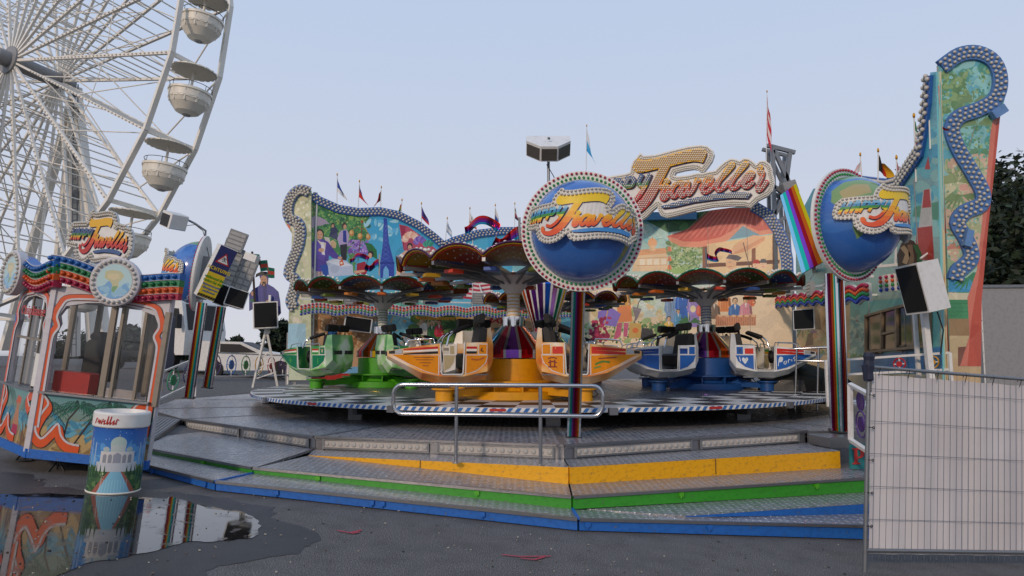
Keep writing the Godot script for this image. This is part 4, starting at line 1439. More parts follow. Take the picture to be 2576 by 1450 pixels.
func big_sign(w: Dictionary):
	var t := thing("name_sign", "large white lettering sign reading HAPPY Traveller studded with bulbs over the pagoda mural", "sign")
	var place := func(q: Vector2, off: float) -> Vector3:
		var d := cs(q.x, q.y)
		var s := on_wall(w, d.x, d.y)
		return w.xf * Vector3(s.x, s.y, off)
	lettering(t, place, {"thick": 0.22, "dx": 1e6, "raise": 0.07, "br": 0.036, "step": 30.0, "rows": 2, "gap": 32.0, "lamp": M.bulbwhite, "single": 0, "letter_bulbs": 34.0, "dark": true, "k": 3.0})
	return t

# ---------------------------------------------------------------- flags
func flag(label: String, px: float, py_top: float, py_base: float, z: float, cols: Array, vertical := false, size := 0.55):
	var base := P(px, py_base, z)
	var top := P(px, py_top, z)
	var hgt := top.y - base.y
	base = Vector3(top.x - hgt * rng.randf_range(-0.02, 0.09), base.y, top.z)
	var t := thing("flag", label, "flag", "small national flags along the top of the backdrop")
	var po := MB.new()
	po.cyl(base - Vector3(0, 0.25, 0), top, 0.016, 0.012, 7)
	part(t, "pole", po, M.white)
	var fi := MB.new()
	fi.ball(top + Vector3(0, 0.03, 0), 0.035, 5, 7, Basis().scaled(Vector3(0.7, 1.6, 0.7)))
	part(t, "finial", fi, M.drumyellow)
	var cl := MB.new()
	var nx := 6
	var ny := 10
	var up := (top - base).normalized()
	var h := hgt * 0.86
	var ph := rng.randf() * 6.0
	var sgn := -1.0 if rng.randf() < 0.3 else 1.0
	# cloth hangs limp: the free edge falls towards the pole foot
	var f := func(u: float, v: float) -> Vector3:
		var s := u * size * (0.25 + 0.5 * v)
		return top - up * (0.05 + v * h * 0.55 + u * h * 0.36) + Vector3(sgn * s * (0.75 + 0.2 * sin(ph + v * 3.0)), 0, 0.10 * sin(u * 7.0 + ph + v) * u)
	for j in ny:
		for i in nx:
			var k := int(float(i) / nx * cols.size()) if vertical else int(float(j) / ny * cols.size())
			cl.c = lin(hx(cols[mini(k, cols.size() - 1)]))
			cl.quad(f.call(float(i) / nx, float(j + 1) / ny), f.call(float(i + 1) / nx, float(j + 1) / ny), f.call(float(i + 1) / nx, float(j) / ny), f.call(float(i) / nx, float(j) / ny))
	part(t, "cloth", cl, M.cloth)

# ---------------------------------------------------------------- backdrop
var WL: Dictionary
var WP: Dictionary
var WR: Dictionary
var WW: Dictionary
var WT: Dictionary
func bounds(q: PackedVector2Array) -> Rect2:
	var r := Rect2(q[0], Vector2.ZERO)
	for p in q: r = r.expand(p)
	return r
# band of blue board with rows of bulbs along a line on a wall
func bulb_band(t: Node, w: Dictionary, path: PackedVector2Array, wd: float, nrow: int, step: float, br: float, single: int, off := 0.09, board_m: Material = null):
	var mb := MB.new()
	var m := path.size()
	var nr := PackedVector2Array()
	for i in m:
		var d := (path[mini(i + 1, m - 1)] - path[maxi(i - 1, 0)]).normalized()
		nr.append(Vector2(-d.y, d.x))
	var X: Transform3D = w.xf
	for i in m - 1:
		var a := path[i] + nr[i] * wd * 0.5
		var b := path[i] - nr[i] * wd * 0.5
		var c := path[i + 1] - nr[i + 1] * wd * 0.5
		var d := path[i + 1] + nr[i + 1] * wd * 0.5
		var q := [a, b, c, d]
		var f := []
		var g := []
		for p in q:
			f.append(X * Vector3(p.x, p.y, off)); g.append(X * Vector3(p.x, p.y, off - 0.08))
		mb.quad(f[0], f[1], f[2], f[3])
		mb.quad(g[0], f[0], f[3], g[3]); mb.quad(f[1], g[1], g[2], f[2])
		if i == 0: mb.quad(g[1], f[1], f[0], g[0])
		if i == m - 2: mb.quad(f[2], g[2], g[3], f[3])
	t = part(t, "bulb_board", mb, board_m if board_m else M.trimblue)
	var pts := []
	var tot := 0.0
	for i in m - 1: tot += path[i].distance_to(path[i + 1])
	for r in nrow:
		var s := step * (0.5 if r % 2 == 1 else 0.1)
		while s < tot:
			var acc := 0.0
			for i in m - 1:
				var l := path[i].distance_to(path[i + 1])
				if s <= acc + l:
					var k := (s - acc) / l
					var q := path[i].lerp(path[i + 1], k) + nr[i].lerp(nr[i + 1], k) * wd * ((r + 0.5) / nrow - 0.5) * 0.86
					pts.append(X * Vector3(q.x, q.y, off))
					break
				acc += l
			s += step
	bulb_parts(t, "bulb", pts, X.basis, br, M.bulbdull, single)
func flat2(a: Array, f: Callable) -> Array:
	var o := []
	for i in range(0, a.size(), 2):
		var p: Vector2 = f.call(a[i], a[i + 1])
		o.append(p.x); o.append(p.y)
	return o
func backdrop_panel(called: String, label: String, w: Dictionary, outline: Array, base_h: float, pw: int, ph: int, base: String, paint: Callable, crop: Callable) -> Node3D:
	var t := thing(called, label, "mural wall", "painted walls of the ride backdrop")
	var q := wall_pts(w, outline)
	for i in q.size():
		if q[i].y < 2.0 and outline[i * 2 + 1] > 860: q[i].y = base_h
	var r := bounds(q)
	var p := Painter.new(pw, ph, hx(base))
	p.map = mural_map(w, r, pw, ph, crop)
	paint.call(p, w, r)
	p.soften(1.12)
	p.airbrush(rng, 260, ph * 0.05)
	if called == "backdrop_wall": p.img.adjust_bcs(0.97, 1.06, 1.2)
	p.grain(rng, 0.10)
	var mb := MB.new()
	mb.prism(q, 0.08, w.xf, r)
	part(t, "painted_panel", mb, tex_mat(p.tex(), 0.4))
	# feet
	for f in ([0.08, 0.36, 0.64, 0.92] if called == "backdrop_wall" else [0.2, 0.45]):
		var s: float = r.position.x + r.size.x * f
		var o: Vector3 = w.xf * Vector3(s, 0, -0.12)
		var ft := MB.new()
		ft.beam(Vector3(o.x, gy(o.x), o.z), Vector3(o.x, base_h + 1.6, o.z), 0.1, 0.1, w.xf.basis.z)
		part(t, "support_post", ft, M.galv)
	# joints between the folding panels
	t.set_meta("rect", r)
	return t
func seam(t: Node, w: Dictionary, x: float, y0: float, y1: float, m: Material, wd := 0.03):
	var a := on_wall(w, x, y0)
	var b := on_wall(w, x, y1)
	var mb := MB.new()
	mb.beam(w.xf * Vector3(a.x, a.y, 0.045), w.xf * Vector3(a.x, b.y, 0.045), wd, 0.02, w.xf.basis.z)
	part(t, "panel_joint", mb, m)

func paint_paris(p: Painter, w: Dictionary, r: Rect2):
	p.grad([], "3b9fcb", "a6cfd2")
	p.layer()
	p.poly([300, 300, 480, 430, 700, 510, 880, 520, 860, 760, 720, 860, 600, 900, 300, 900], "4c7f52")
	p.dabs(rng, 130, 300, 330, 900, 760, 34, ["3f7248", "5d8f5a", "6d9c5e", "2f5f45", "8aa860"])
	p.poly([260, 860, 420, 800, 560, 1000, 470, 1140, 250, 1140], "b7a3a0")
	p.dabs(rng, 60, 720, 760, 900, 900, 26, ["7d5aa8", "9a7cc0", "b79ad0"])
	p.dabs(rng, 50, 560, 880, 780, 1060, 26, ["3f7b46", "63945a"])
	p.dabs(rng, 24, 860, 560, 1190, 760, 40, ["8fcbe0", "6fb8da", "b2dde6"], 0.5)
	p.merge(3)
	p.dabs(rng, 420, 310, 360, 880, 820, 9, ["2f5a3c", "4c7a4a", "6f9a58", "8fb068", "3c6c44", "a8bc78"])
	p.dabs(rng, 90, 730, 780, 900, 890, 8, ["a58cc8", "c8b4dc", "6a4a98"])
	p.line([380, 560, 372, 430, 400, 380], 4, "5a4c3c"); p.line([372, 450, 330, 400], 3, "5a4c3c"); p.line([640, 780, 650, 600, 700, 560], 4, "4a4434"); p.line([650, 620, 600, 560], 3, "4a4434")
	# parasol, waiters, chairs
	p.poly([305, 605, 330, 555, 370, 520, 430, 530, 490, 560, 527, 598, 490, 596, 450, 612, 400, 618, 350, 638, 310, 662], "a89cac")
	p.poly([370, 520, 395, 618, 330, 650, 330, 560], "bbaebc")
	p.line([372, 520, 395, 860], 3, "5a5360")
	p.poly([540, 640, 580, 620, 605, 660, 600, 760, 570, 740, 520, 720], "3b3f58"); p.ell(558, 608, 17, 22, "3a2f30"); p.ell(556, 616, 12, 16, "c29a80")
	p.poly([640, 660, 690, 650, 715, 700, 700, 810, 690, 830, 620, 820, 600, 740, 615, 690], "b9aac8")
	p.poly([655, 660, 685, 660, 690, 780, 655, 770], "2f3c86")
	p.poly([625, 800, 695, 790, 690, 880, 685, 960, 640, 960], "2b2a33"); p.ell(672, 615, 20, 26, "33292b"); p.ell(673, 624, 16, 22, "c79e82")
	p.poly([525, 770, 560, 750, 590, 780, 585, 830, 530, 830], "c8b08a"); p.poly([470, 720, 520, 730, 540, 800, 500, 800], "d8cfc8")
	# seated man
	p.poly([330, 790, 390, 750, 450, 740, 510, 770, 600, 890, 640, 930, 620, 960, 560, 930, 520, 900, 510, 990, 440, 1060, 380, 1050, 350, 1000, 320, 910], "5a4a92")
	p.poly([380, 770, 450, 745, 500, 780, 470, 960, 400, 930], "6a58a4")
	p.poly([395, 740, 440, 770, 490, 780, 480, 860, 440, 800], "e0d2c0"); p.poly([440, 780, 470, 770, 480, 900, 450, 890], "e8e4e4")
	p.ell(432, 695, 38, 50, "2a2326"); p.ell(430, 705, 31, 44, "cba387"); p.ell(415, 700, 5, 3, "352a28"); p.ell(443, 700, 5, 3, "352a28"); p.line([420, 728, 438, 728], 1.5, "8a4a40")
	p.ell(445, 850, 28, 20, "cba387"); p.ell(625, 925, 22, 14, "cba387")
	p.poly([430, 1000, 520, 980, 570, 1120, 480, 1130], "33539a")
	p.line([370, 940, 380, 1060, 335, 1140], 3, "6a4a2c"); p.line([440, 1060, 420, 1140], 3, "6a4a2c")
	# table
	p.poly([490, 960, 560, 930, 680, 950, 750, 1000, 755, 1090, 520, 1110, 510, 1010], "c2ccdc"); p.poly([495, 965, 600, 935, 745, 1000, 640, 1010], "dfe4ea")
	p.poly([620, 960, 650, 935, 665, 990, 625, 1005], "c8603a"); p.ell(640, 975, 12, 12, "f0e2d0")
	# street lamp
	p.line([838, 600, 830, 700, 800, 950], 4, "6a4038"); p.line([750, 650, 790, 620, 830, 650, 870, 640, 900, 690], 3, "a8724c")
	for q in [[738, 685], [820, 715], [898, 722]]:
		p.ell(q[0], q[1], 24, 32, "b98a52"); p.ell(q[0] - 5, q[1] - 6, 14, 18, "e3bf88")
	p.ell(838, 575, 13, 16, "9a5a44")
	# lady in red with a fan
	p.poly([865, 775, 930, 790, 980, 850, 985, 940, 910, 900], "2f6a3c"); p.ell(922, 890, 28, 34, "2a2024"); p.ell(916, 902, 19, 26, "d6ae92")
	p.poly([790, 980, 870, 960, 890, 1050, 860, 1120, 780, 1120], "9a2a3c"); p.poly([760, 1050, 860, 1040, 870, 1060, 770, 1080], "d6ae92")
	# iron tower
	var tw := "3c4f9c"
	p.poly([1048, 540, 1080, 545, 1098, 780, 1150, 980, 1150, 1120, 1015, 1120, 1015, 980, 1040, 790], tw)
	for i in 9:
		var y := 600.0 + i * 45.0
		var hw := 12.0 + i * i * 0.55
		p.line([1068 - hw, y, 1068 + hw, y + 40], 1.5, "7c93d2"); p.line([1068 + hw, y, 1068 - hw, y + 40], 1.5, "7c93d2")
	p.poly([1045, 1040, 1068, 1000, 1095, 1040, 1100, 1120, 1040, 1120], "7fb6d8")
	p.poly([1010, 965, 1150, 965, 1152, 985, 1010, 985], "2c3c86")
	# dancers with feathers
	p.poly([1195, 600, 1280, 620, 1420, 720, 1540, 830, 1600, 880, 1400, 900, 1240, 850], "b8556a")
	p.poly([1205, 610, 1260, 620, 1250, 760, 1240, 830], "96324e")
	for i in 9:
		var a := -2.9 + i * 0.33
		p.ell(1310 + cos(a) * 60, 770 + sin(a) * 70, 34, 22, ["eec6b0", "f3d8c6", "e8b49c"][i % 3], a)
	for i in 7:
		var a := -2.6 + i * 0.3
		p.ell(1395 + cos(a) * 45, 820 + sin(a) * 80, 30, 18, ["8a70b8", "a58cca", "7560a8"][i % 3], a)
	for i in 6:
		var a := -2.4 + i * 0.3
		p.ell(1480 + cos(a) * 45, 850 + sin(a) * 70, 28, 16, ["5aa890", "3f8c78"][i % 2], a)
	for q in [[1300, 820], [1390, 870]]:
		p.ell(q[0], q[1] - 8, 26, 32, "2a1f22"); p.ell(q[0], q[1] + 4, 19, 25, "dcae94"); p.line([q[0] - 8, q[1] + 16, q[0] + 8, q[1] + 16], 2, "a02a30")
	p.poly([1170, 920, 1260, 850, 1340, 880, 1330, 960, 1220, 1100, 1170, 1090], "eac0a8")
	# right-hand part of the wall
	p.poly([1640, 840, 1900, 720, 2050, 700, 2060, 1100, 1700, 1100], "5fb2cf")
	p.poly([2290, 690, 2420, 690, 2420, 1100, 2290, 1100], "8fc4c8"); p.poly([2330, 720, 2400, 700, 2400, 860, 2320, 870], "a8603c")
	# flag of stars and stripes behind the canopy
	for i in 9: p.poly([1815, 1120 + i * 22, 1960, 1150 + i * 20, 2100, 1135 + i * 19, 2100, 1154 + i * 19, 1960, 1170 + i * 20, 1815, 1142 + i * 22], "b03a48" if i % 2 == 0 else "e3ddd8")
	p.poly([1815, 1115, 1910, 1140, 1910, 1215, 1815, 1215], "2c3f82")
	p.dabs(rng, 24, 1822, 1125, 1905, 1205, 4, ["e6e6ea"])
	# lower half, seen under the canopies
	p.layer()
	p.dabs(rng, 90, 230, 1240, 900, 1450, 44, ["5f7f3c", "46662f", "7d9a4e", "8a8a4c"])
	p.merge(3)
	p.poly([1100, 1250, 1500, 1250, 1500, 1450, 1100, 1450], "7fbfae")
	p.line([1170, 1330, 1210, 1310, 1240, 1290, 1210, 1270, 1180, 1300, 1230, 1340, 1280, 1330, 1300, 1270, 1310, 1340, 1360, 1330], 9, "b03038")
	p.dabs(rng, 160, 240, 1260, 900, 1440, 12, ["7d9a4e", "4a6a34", "94a85c", "3a5428"])
	p.map = mural_map(w, r, p.w, p.h, c6)
	p.layer()
	p.poly([380, 290, 3200, 300, 3200, 1000, 380, 1000], "c9a684")
	p.dabs(rng, 120, 400, 300, 1300, 600, 60, ["b98f68", "a87a55", "8f6a48", "c9a884"])
	p.dabs(rng, 60, 1380, 300, 1700, 640, 70, ["86b7c0", "6aa5b5", "a8cdd0"], 0.5)
	p.dabs(rng, 80, 1680, 300, 2300, 640, 60, ["3c5a30", "5a7440", "75884a"])
	p.merge(4)
	p.poly([375, 285, 470, 285, 440, 660, 375, 700], "9cc6d8")
	p.dabs(rng, 220, 1700, 320, 2280, 620, 12, ["2f4a28", "5c7844", "7c9450", "3f5c34"])
	p.dabs(rng, 120, 460, 320, 1280, 620, 14, ["a8805c", "c8a680", "8a6444", "dcc09c"])
	p.person(640, 320, 46, "8a6a44", "9a6a4a", "2a1c18"); p.person(855, 340, 40, "b08a70", "d8b090", "9a5a30"); p.poly([810, 400, 900, 400, 890, 560, 780, 560], "2c5a90")
	p.ell(570, 530, 105, 40, "a8906c"); p.poly([410, 480, 480, 470, 490, 600, 410, 600], "b09a88"); p.poly([520, 480, 600, 480, 595, 550, 530, 550], "2a5a54")
	p.person(1290, 350, 44, "8a9a9c", "caa084", "2a2022")
	p.person(1790, 370, 48, "d8cfc2", "caa084", "c8a878"); p.person(1870, 400, 46, "2f5a34", "c89a78", "d8c8a0"); p.person(1945, 390, 46, "b03040", "caa084", "b0392c")
	p.poly([1700, 300, 2240, 310, 2200, 345, 1720, 330], "c8913c")
	p.frond(2120, 420, 190, 9, 10, "2f4a26", 0.3, 3.0)
	p.poly([2480, 420, 2900, 420, 2900, 800, 2480, 800], "b07a52"); p.poly([2510, 420, 2590, 410, 2590, 490, 2515, 500], "3f5a50")
	p.line([2450, 350, 2500, 310, 2470, 370, 2530, 340, 2560, 370, 2540, 330, 2590, 320, 2580, 370, 2640, 300], 8, "a83038")
	p.poly([380, 860, 1400, 800, 1400, 1000, 380, 1000], "86b4d0"); p.poly([360, 900, 1400, 880, 1400, 1000, 360, 1000], "a83a30")
func paint_pagoda(p: Painter, w: Dictionary, r: Rect2):
	p.grad([], "a9d3d0", "ecd9bd")
	p.layer()
	p.dabs(rng, 40, 1220, 820, 1700, 1000, 60, ["8fc4c8", "bcdcd6", "d8e6da"], 0.5)
	p.poly([1230, 840, 1500, 800, 1700, 760, 1640, 900, 1400, 930], "3a6a44")
	p.dabs(rng, 40, 1440, 780, 1720, 900, 40, ["2f5c38", "4a7a48"])
	p.merge(4)
	# temple, wall and garden
	p.poly([1150, 1070, 1390, 1050, 1400, 1230, 1120, 1230], "e6cba6"); p.poly([1170, 1065, 1390, 1048, 1390, 1090, 1150, 1110], "dca880")
	p.ell(1278, 1010, 36, 36, "e8b48a"); p.poly([1255, 1030, 1300, 1030, 1300, 1070, 1255, 1070], "e8c8a0"); p.line([1278, 960, 1278, 985], 3, "c98a60")
	for i in 4: p.poly([1180 + i * 55, 1135, 1220 + i * 55, 1133, 1220 + i * 55, 1180, 1180 + i * 55, 1182], "f0e4cc")
	p.line([1160, 1132, 1390, 1120], 2, "a86a4a"); p.line([1160, 1186, 1390, 1180], 2, "a86a4a")
	p.layer()
	p.dabs(rng, 120, 1400, 990, 1660, 1220, 22, ["7f9a6a", "9ab07c", "6a8a58", "b8c094"])
	p.poly([1380, 1220, 1540, 1170, 1660, 1210, 1660, 1250, 1380, 1250], "9cb878")
	p.merge(2)
	p.dabs(rng, 260, 1410, 1000, 1650, 1215, 7, ["5f7f50", "8aa270", "a8b88a", "c4cca4", "4c6a44"])
	for y in [1040, 1115, 1180]: p.poly([1400, y, 1420, y, 1428, y + 36, 1392, y + 36], "d8885c")
	# roof of the pavilion
	p.poly([1390, 960, 1450, 975, 1530, 1005, 1640, 1000, 1800, 970, 1930, 900, 1975, 850, 2010, 900, 2100, 930, 2240, 900, 2260, 860, 2150, 740, 1750, 740, 1690, 790, 1560, 900], "c9685a")
	for i in 16:
		var x := 1470.0 + i * 47
		p.line([1700 + i * 30, 760, x, 985 - i * 5 - (40 if i > 10 else 0)], 2, "e8a596"); p.line([1712 + i * 30, 760, x + 22, 985 - i * 5 - (40 if i > 10 else 0)], 2, "9a4038")
	p.poly([1385, 955, 1520, 1000, 1640, 1000, 1800, 968, 1940, 890, 1975, 850, 1990, 870, 1940, 950, 1800, 1020, 1640, 1045, 1500, 1040, 1420, 1000], "e09a80")
	p.poly([1990, 870, 2100, 920, 2260, 890, 2260, 930, 2120, 950, 2010, 930], "e09a80")
	p.poly([1975, 880, 2110, 950, 1870, 985], "7fa6b4")
	# pillars, parasol and couple
	p.poly([1700, 1020, 2240, 940, 2280, 1250, 1700, 1250], "eccfa4")
	p.poly([1665, 1040, 1702, 1035, 1702, 1250, 1665, 1250], "8a5a44"); p.poly([2045, 1000, 2075, 990, 2075, 1220, 2045, 1220], "8a5a44"); p.poly([2205, 960, 2232, 950, 2232, 1220, 2205, 1220], "8a5a44")
	p.poly([1700, 1170, 2260, 1140, 2260, 1170, 1700, 1200], "6a4436")
	p.poly([1860, 1110, 1890, 1050, 1960, 990, 2060, 950, 2140, 960, 2145, 990, 2090, 1040, 1990, 1080], "ecc09a"); p.poly([1860, 1110, 2145, 960, 2145, 990, 1990, 1080], "dda884"); p.line([1980, 1010, 2030, 1200], 3, "4a3430")
	p.ell(1885, 1165, 42, 52, "e0b894"); p.poly([1845, 1130, 1870, 1100, 1930, 1105, 1970, 1125, 1940, 1150, 1880, 1135], "5a5458"); p.line([1868, 1160, 1886, 1158], 2, "30241f"); p.line([1865, 1195, 1890, 1192], 2, "8a3a34")
	for q in [[2080, 1180, "a83a34"], [2135, 1175, "5a5a60"]]:
		p.ell(q[0], q[1], 28, 38, "ecc8a8"); p.poly([q[0] - 30, q[1] - 10, q[0] - 16, q[1] - 40, q[0] + 16, q[1] - 40, q[0] + 30, q[1] - 10], q[2]); p.line([q[0] - 12, q[1], q[0] - 2, q[1] - 2], 1.5, "40302c"); p.line([q[0] - 8, q[1] + 20, q[0] + 4, q[1] + 20], 2, "a03030")
	p.map = mural_map(w, r, p.w, p.h, c8)
	p.layer()
	p.poly([600, 200, 2600, 200, 2600, 1000, 600, 1000], "e6d2b4")
	p.poly([1190, 280, 1480, 290, 1480, 430, 1180, 440], "c9d3c8")
	p.dabs(rng, 70, 780, 250, 1480, 640, 40, ["c8b88e", "9fb07e", "d6c29c", "b8c6ae"])
	p.dabs(rng, 60, 1200, 470, 1800, 640, 30, ["4f6f48", "6f8a5a", "8a9a6a"])
	p.merge(3)
	p.dabs(rng, 260, 780, 470, 1480, 640, 10, ["3c5c3c", "5f7f50", "88a06a", "b0b88a", "c8a07c"])
	p.dabs(rng, 60, 1190, 290, 1480, 430, 12, ["d8e0d4", "b8c8c0", "e4e6da"], 0.4)
	# traveller with suitcases
	p.person(1085, 235, 50, "d0a05c", "d8b090", "6a5040", "b8607a"); p.poly([1030, 350, 1140, 345, 1150, 470, 1040, 475], "d88a5a")
	p.poly([1035, 480, 1070, 480, 1060, 580, 1010, 620, 1005, 600], "b8607a"); p.poly([1085, 480, 1120, 480, 1110, 590, 1080, 590], "b8607a")
	p.poly([880, 390, 990, 360, 1060, 410, 1020, 510, 930, 500, 875, 440], "8a78b8"); p.line([960, 370, 930, 490], 5, "c8a060")
	p.poly([1130, 480, 1220, 485, 1220, 600, 1120, 600], "c0a060"); p.ell(1175, 540, 24, 22, "c8703c"); p.poly([1225, 520, 1310, 530, 1330, 610, 1215, 610], "3a3a3c")
	p.line([1245, 260, 1200, 320, 1170, 470], 5, "6a5a50"); p.poly([1150, 350, 1225, 370, 1180, 470], "8a8084")
	p.dabs(rng, 50, 820, 440, 970, 620, 20, ["8a2a4a", "a83c5c", "6a2038"])
	p.frond(880, 330, 90, 8, 5, "8a9a64", 0.2, 3.0)
	# crowd in robes
	for e in [[1880, 262, 50, "d88a52"], [2080, 235, 44, "d2704a"], [1462, 275, 54, "8098b4"], [1548, 255, 54, "2f62a8"], [1640, 275, 52, "9a86bc"], [1800, 335, 44, "7a6656"], [1695, 335, 36, "c8604a"], [1965, 335, 52, "3f70a8"], [2050, 325, 48, "d0909a"], [1515, 408, 34, "5a94b8"], [1440, 470, 40, "d8b458"]]:
		p.person(e[0], e[1], e[2], e[3], "dcb894", "2a2326")
		if e[1] < 300 and e[0] < 1700: p.poly([e[0] - e[2] * 0.75, e[1] + e[2] * 2.2, e[0] + e[2] * 0.75, e[1] + e[2] * 2.2, e[0] + e[2] * 0.9, e[1] + e[2] * 4.6, e[0] - e[2] * 0.9, e[1] + e[2] * 4.6], e[3])
	p.ell(1632, 370, 22, 28, "e8d8b0"); p.poly([1810, 425, 2130, 415, 2130, 500, 1810, 505], "c08a6a")
	for i in 18: p.line([1815 + i * 18, 425, 1815 + i * 18, 500], 1.5, "8a5a44")
	for i in 6: p.ell(1850 + i * 52, 425, 18, 10, "dcb894")
	p.frond(1600, 480, 120, 9, 6, "3c6a44", 0.2, 3.0); p.frond(1360, 520, 90, 8, 5, "587a50", 0.2, 3.0)
func paint_coast(p: Painter, w: Dictionary, r: Rect2):
	p.grad([], "6fbcc8", "dcc7a0")
	p.map = mural_map(w, r, p.w, p.h, ct)
	p.layer()
	p.dabs(rng, 60, 820, 560, 1000, 1100, 40, ["4fa6b8", "7cc4c4", "a6d2c4"], 1.4)
	p.poly([880, 960, 1010, 930, 1010, 1030, 870, 1010], "5a9a78")
	p.merge(3)
	p.poly([928, 870, 968, 860, 985, 1240, 880, 1240], "d8cfc0")
	p.poly([935, 760, 955, 690, 965, 760], "c0392e"); p.poly([932, 870, 962, 865, 968, 960, 922, 965], "b8392f"); p.poly([895, 1070, 975, 1060, 985, 1240, 880, 1240], "b0342b")
	p.map = mural_map(w, r, p.w, p.h, cr)
	p.layer()
	p.poly([0, 400, 900, 380, 900, 900, 0, 900], "d9bf94")
	p.poly([740, 380, 1400, 330, 1400, 900, 740, 900], "7fb9ae")
	p.dabs(rng, 70, 740, 480, 880, 760, 30, ["9cccbe", "6aa8a4", "c4dcc4"], 0.4)
	p.dabs(rng, 80, 0, 480, 620, 800, 40, ["dcc8a0", "c8ae80", "b8a070", "a8b070"])
	p.dabs(rng, 40, 130, 440, 330, 680, 30, ["5f7a44", "7a9054", "4a6438"])
	p.poly([740, 780, 1420, 700, 1420, 900, 740, 900], "3f86b0")
	p.merge(3)
	p.dabs(rng, 240, 130, 440, 330, 690, 8, ["7a9054", "4a6438", "94a468", "3a5430"])
	p.dabs(rng, 120, 340, 560, 620, 780, 10, ["e4d4b0", "c8ae80", "b89a68"], 0.4)
	p.ell(80, 500, 50, 60, "a8b890")
	p.frond(200, 600, 130, 9, 8, "4f7038", 0.3, 2.9); p.frond(400, 560, 120, 7, 12, "3a6a4a", 3.3, 6.0); p.frond(560, 760, 90, 7, 8, "3f7048", 0.2, 2.9); p.frond(790, 780, 70, 8, 6, "4a8048", 0.2, 2.9); p.frond(1270, 760, 70, 7, 6, "4a8048", 0.2, 2.9)
	# bathers
	p.poly([555, 490, 590, 470, 615, 560, 600, 700, 580, 710, 575, 600], "c08a60"); p.ell(578, 430, 22, 30, "2a1f1c"); p.line([560, 500, 530, 580, 570, 620], 8, "c08a60"); p.poly([560, 510, 600, 505, 600, 550, 565, 555], "2c3a34")
	p.poly([350, 740, 400, 690, 470, 700, 520, 730, 500, 760, 370, 770], "c9946a"); p.poly([440, 600, 470, 580, 500, 590, 485, 610], "6a4a7a"); p.poly([430, 610, 470, 600, 470, 690, 410, 700], "33241f"); p.ell(482, 625, 18, 24, "c9946a"); p.poly([345, 765, 530, 760, 560, 740, 520, 790, 350, 790], "4a90b0")
	p.poly([780, 500, 790, 470, 800, 510], "d8d8d0"); p.poly([778, 515, 800, 512, 795, 522], "b03028"); p.poly([770, 640, 800, 600, 800, 640], "3a7a6a")
	p.poly([0, 180, 120, 160, 120, 330, 0, 330], "b59a72")
func paint_tower(p: Painter, w: Dictionary, r: Rect2):
	p.grad([], "69b6c2", "b8cfae")
	p.map = mural_map(w, r, p.w, p.h, ct)
	p.layer()
	p.dabs(rng, 90, 1000, 200, 1300, 700, 40, ["5fb0c0", "8cc8c4", "4f9a8c"])
	p.dabs(rng, 70, 1000, 260, 1130, 470, 24, ["5f8a54", "7a9c64", "88a86c"])
	p.dabs(rng, 130, 1030, 700, 1300, 1260, 34, ["c9c49a", "a8b484", "d2b094", "8aa878"])
	p.poly([1030, 1400, 1400, 1400, 1400, 1900, 1030, 1900], "c4a67a")
	p.merge(3)
	p.dabs(rng, 320, 1000, 230, 1300, 720, 9, ["4f9a8c", "7ab89c", "5f8a54", "8cc8c4", "94b478"])
	p.dabs(rng, 320, 1030, 720, 1290, 1280, 9, ["b8bc8c", "dcb898", "8aa878", "e0d4b0", "6f946c"])
	p.frond(1170, 410, 110, 9, 6, "6f8f5c", 0.1, 3.1); p.frond(1190, 530, 120, 9, 6, "7a9a68", 0.1, 3.1); p.line([1180, 540, 1150, 640], 5, "8a8060")
	p.frond(1200, 680, 80, 9, 5, "5a8a60", 0.1, 3.1); p.line([1200, 690, 1205, 780], 4, "7a7050")
	p.frond(1090, 830, 130, 10, 8, "8a9a64", 0.0, 3.14); p.frond(1110, 900, 120, 10, 8, "708a54", 3.2, 6.2); p.ell(1120, 860, 24, 18, "d8a08a")
	p.frond(1160, 1080, 100, 8, 6, "a8b07c", 0.2, 3.0); p.frond(1080, 1180, 70, 8, 6, "c8806c", 0.2, 3.0)
	p.frond(1130, 1340, 110, 10, 14, "2f7a50", 0.2, 5.9); p.frond(1150, 1400, 100, 8, 14, "3f8a58", 3.2, 6.2)
	p.poly([1040, 1300, 1110, 1340, 1200, 1340, 1200, 1410, 1040, 1410], "3c94c4"); p.frond(1150, 1340, 90, 8, 14, "2c7a52", 3.2, 6.2)
	p.poly([1035, 1415, 1400, 1410, 1400, 1450, 1035, 1450], "d8cfae")
	p.poly([1035, 1450, 1400, 1450, 1400, 1550, 1035, 1550], "3f8a58")
	for i in 4: p.line([1035, 1470 + i * 22, 1260, 1468 + i * 22], 1.5, "2c6a44")
	p.poly([1035, 1550, 1400, 1550, 1400, 1640, 1035, 1640], "9a7a52"); p.poly([1035, 1640, 1400, 1640, 1400, 1760, 1035, 1760], "c8b084")
	p.poly([1090, 1700, 1150, 1695, 1150, 1800, 1090, 1800], "7a4a3a")
	p.layer()
	p.poly([1290, 430, 1262, 560, 1232, 900, 1190, 1290, 1140, 1440, 1150, 1640, 1100, 1800, 1400, 1800, 1400, 430], "d0705a")
	p.merge(3)
	p.poly([1300, 430, 1276, 700, 1236, 1060, 1196, 1350, 1160, 1560, 1140, 1800, 1400, 1800, 1400, 430], "bb4c38")
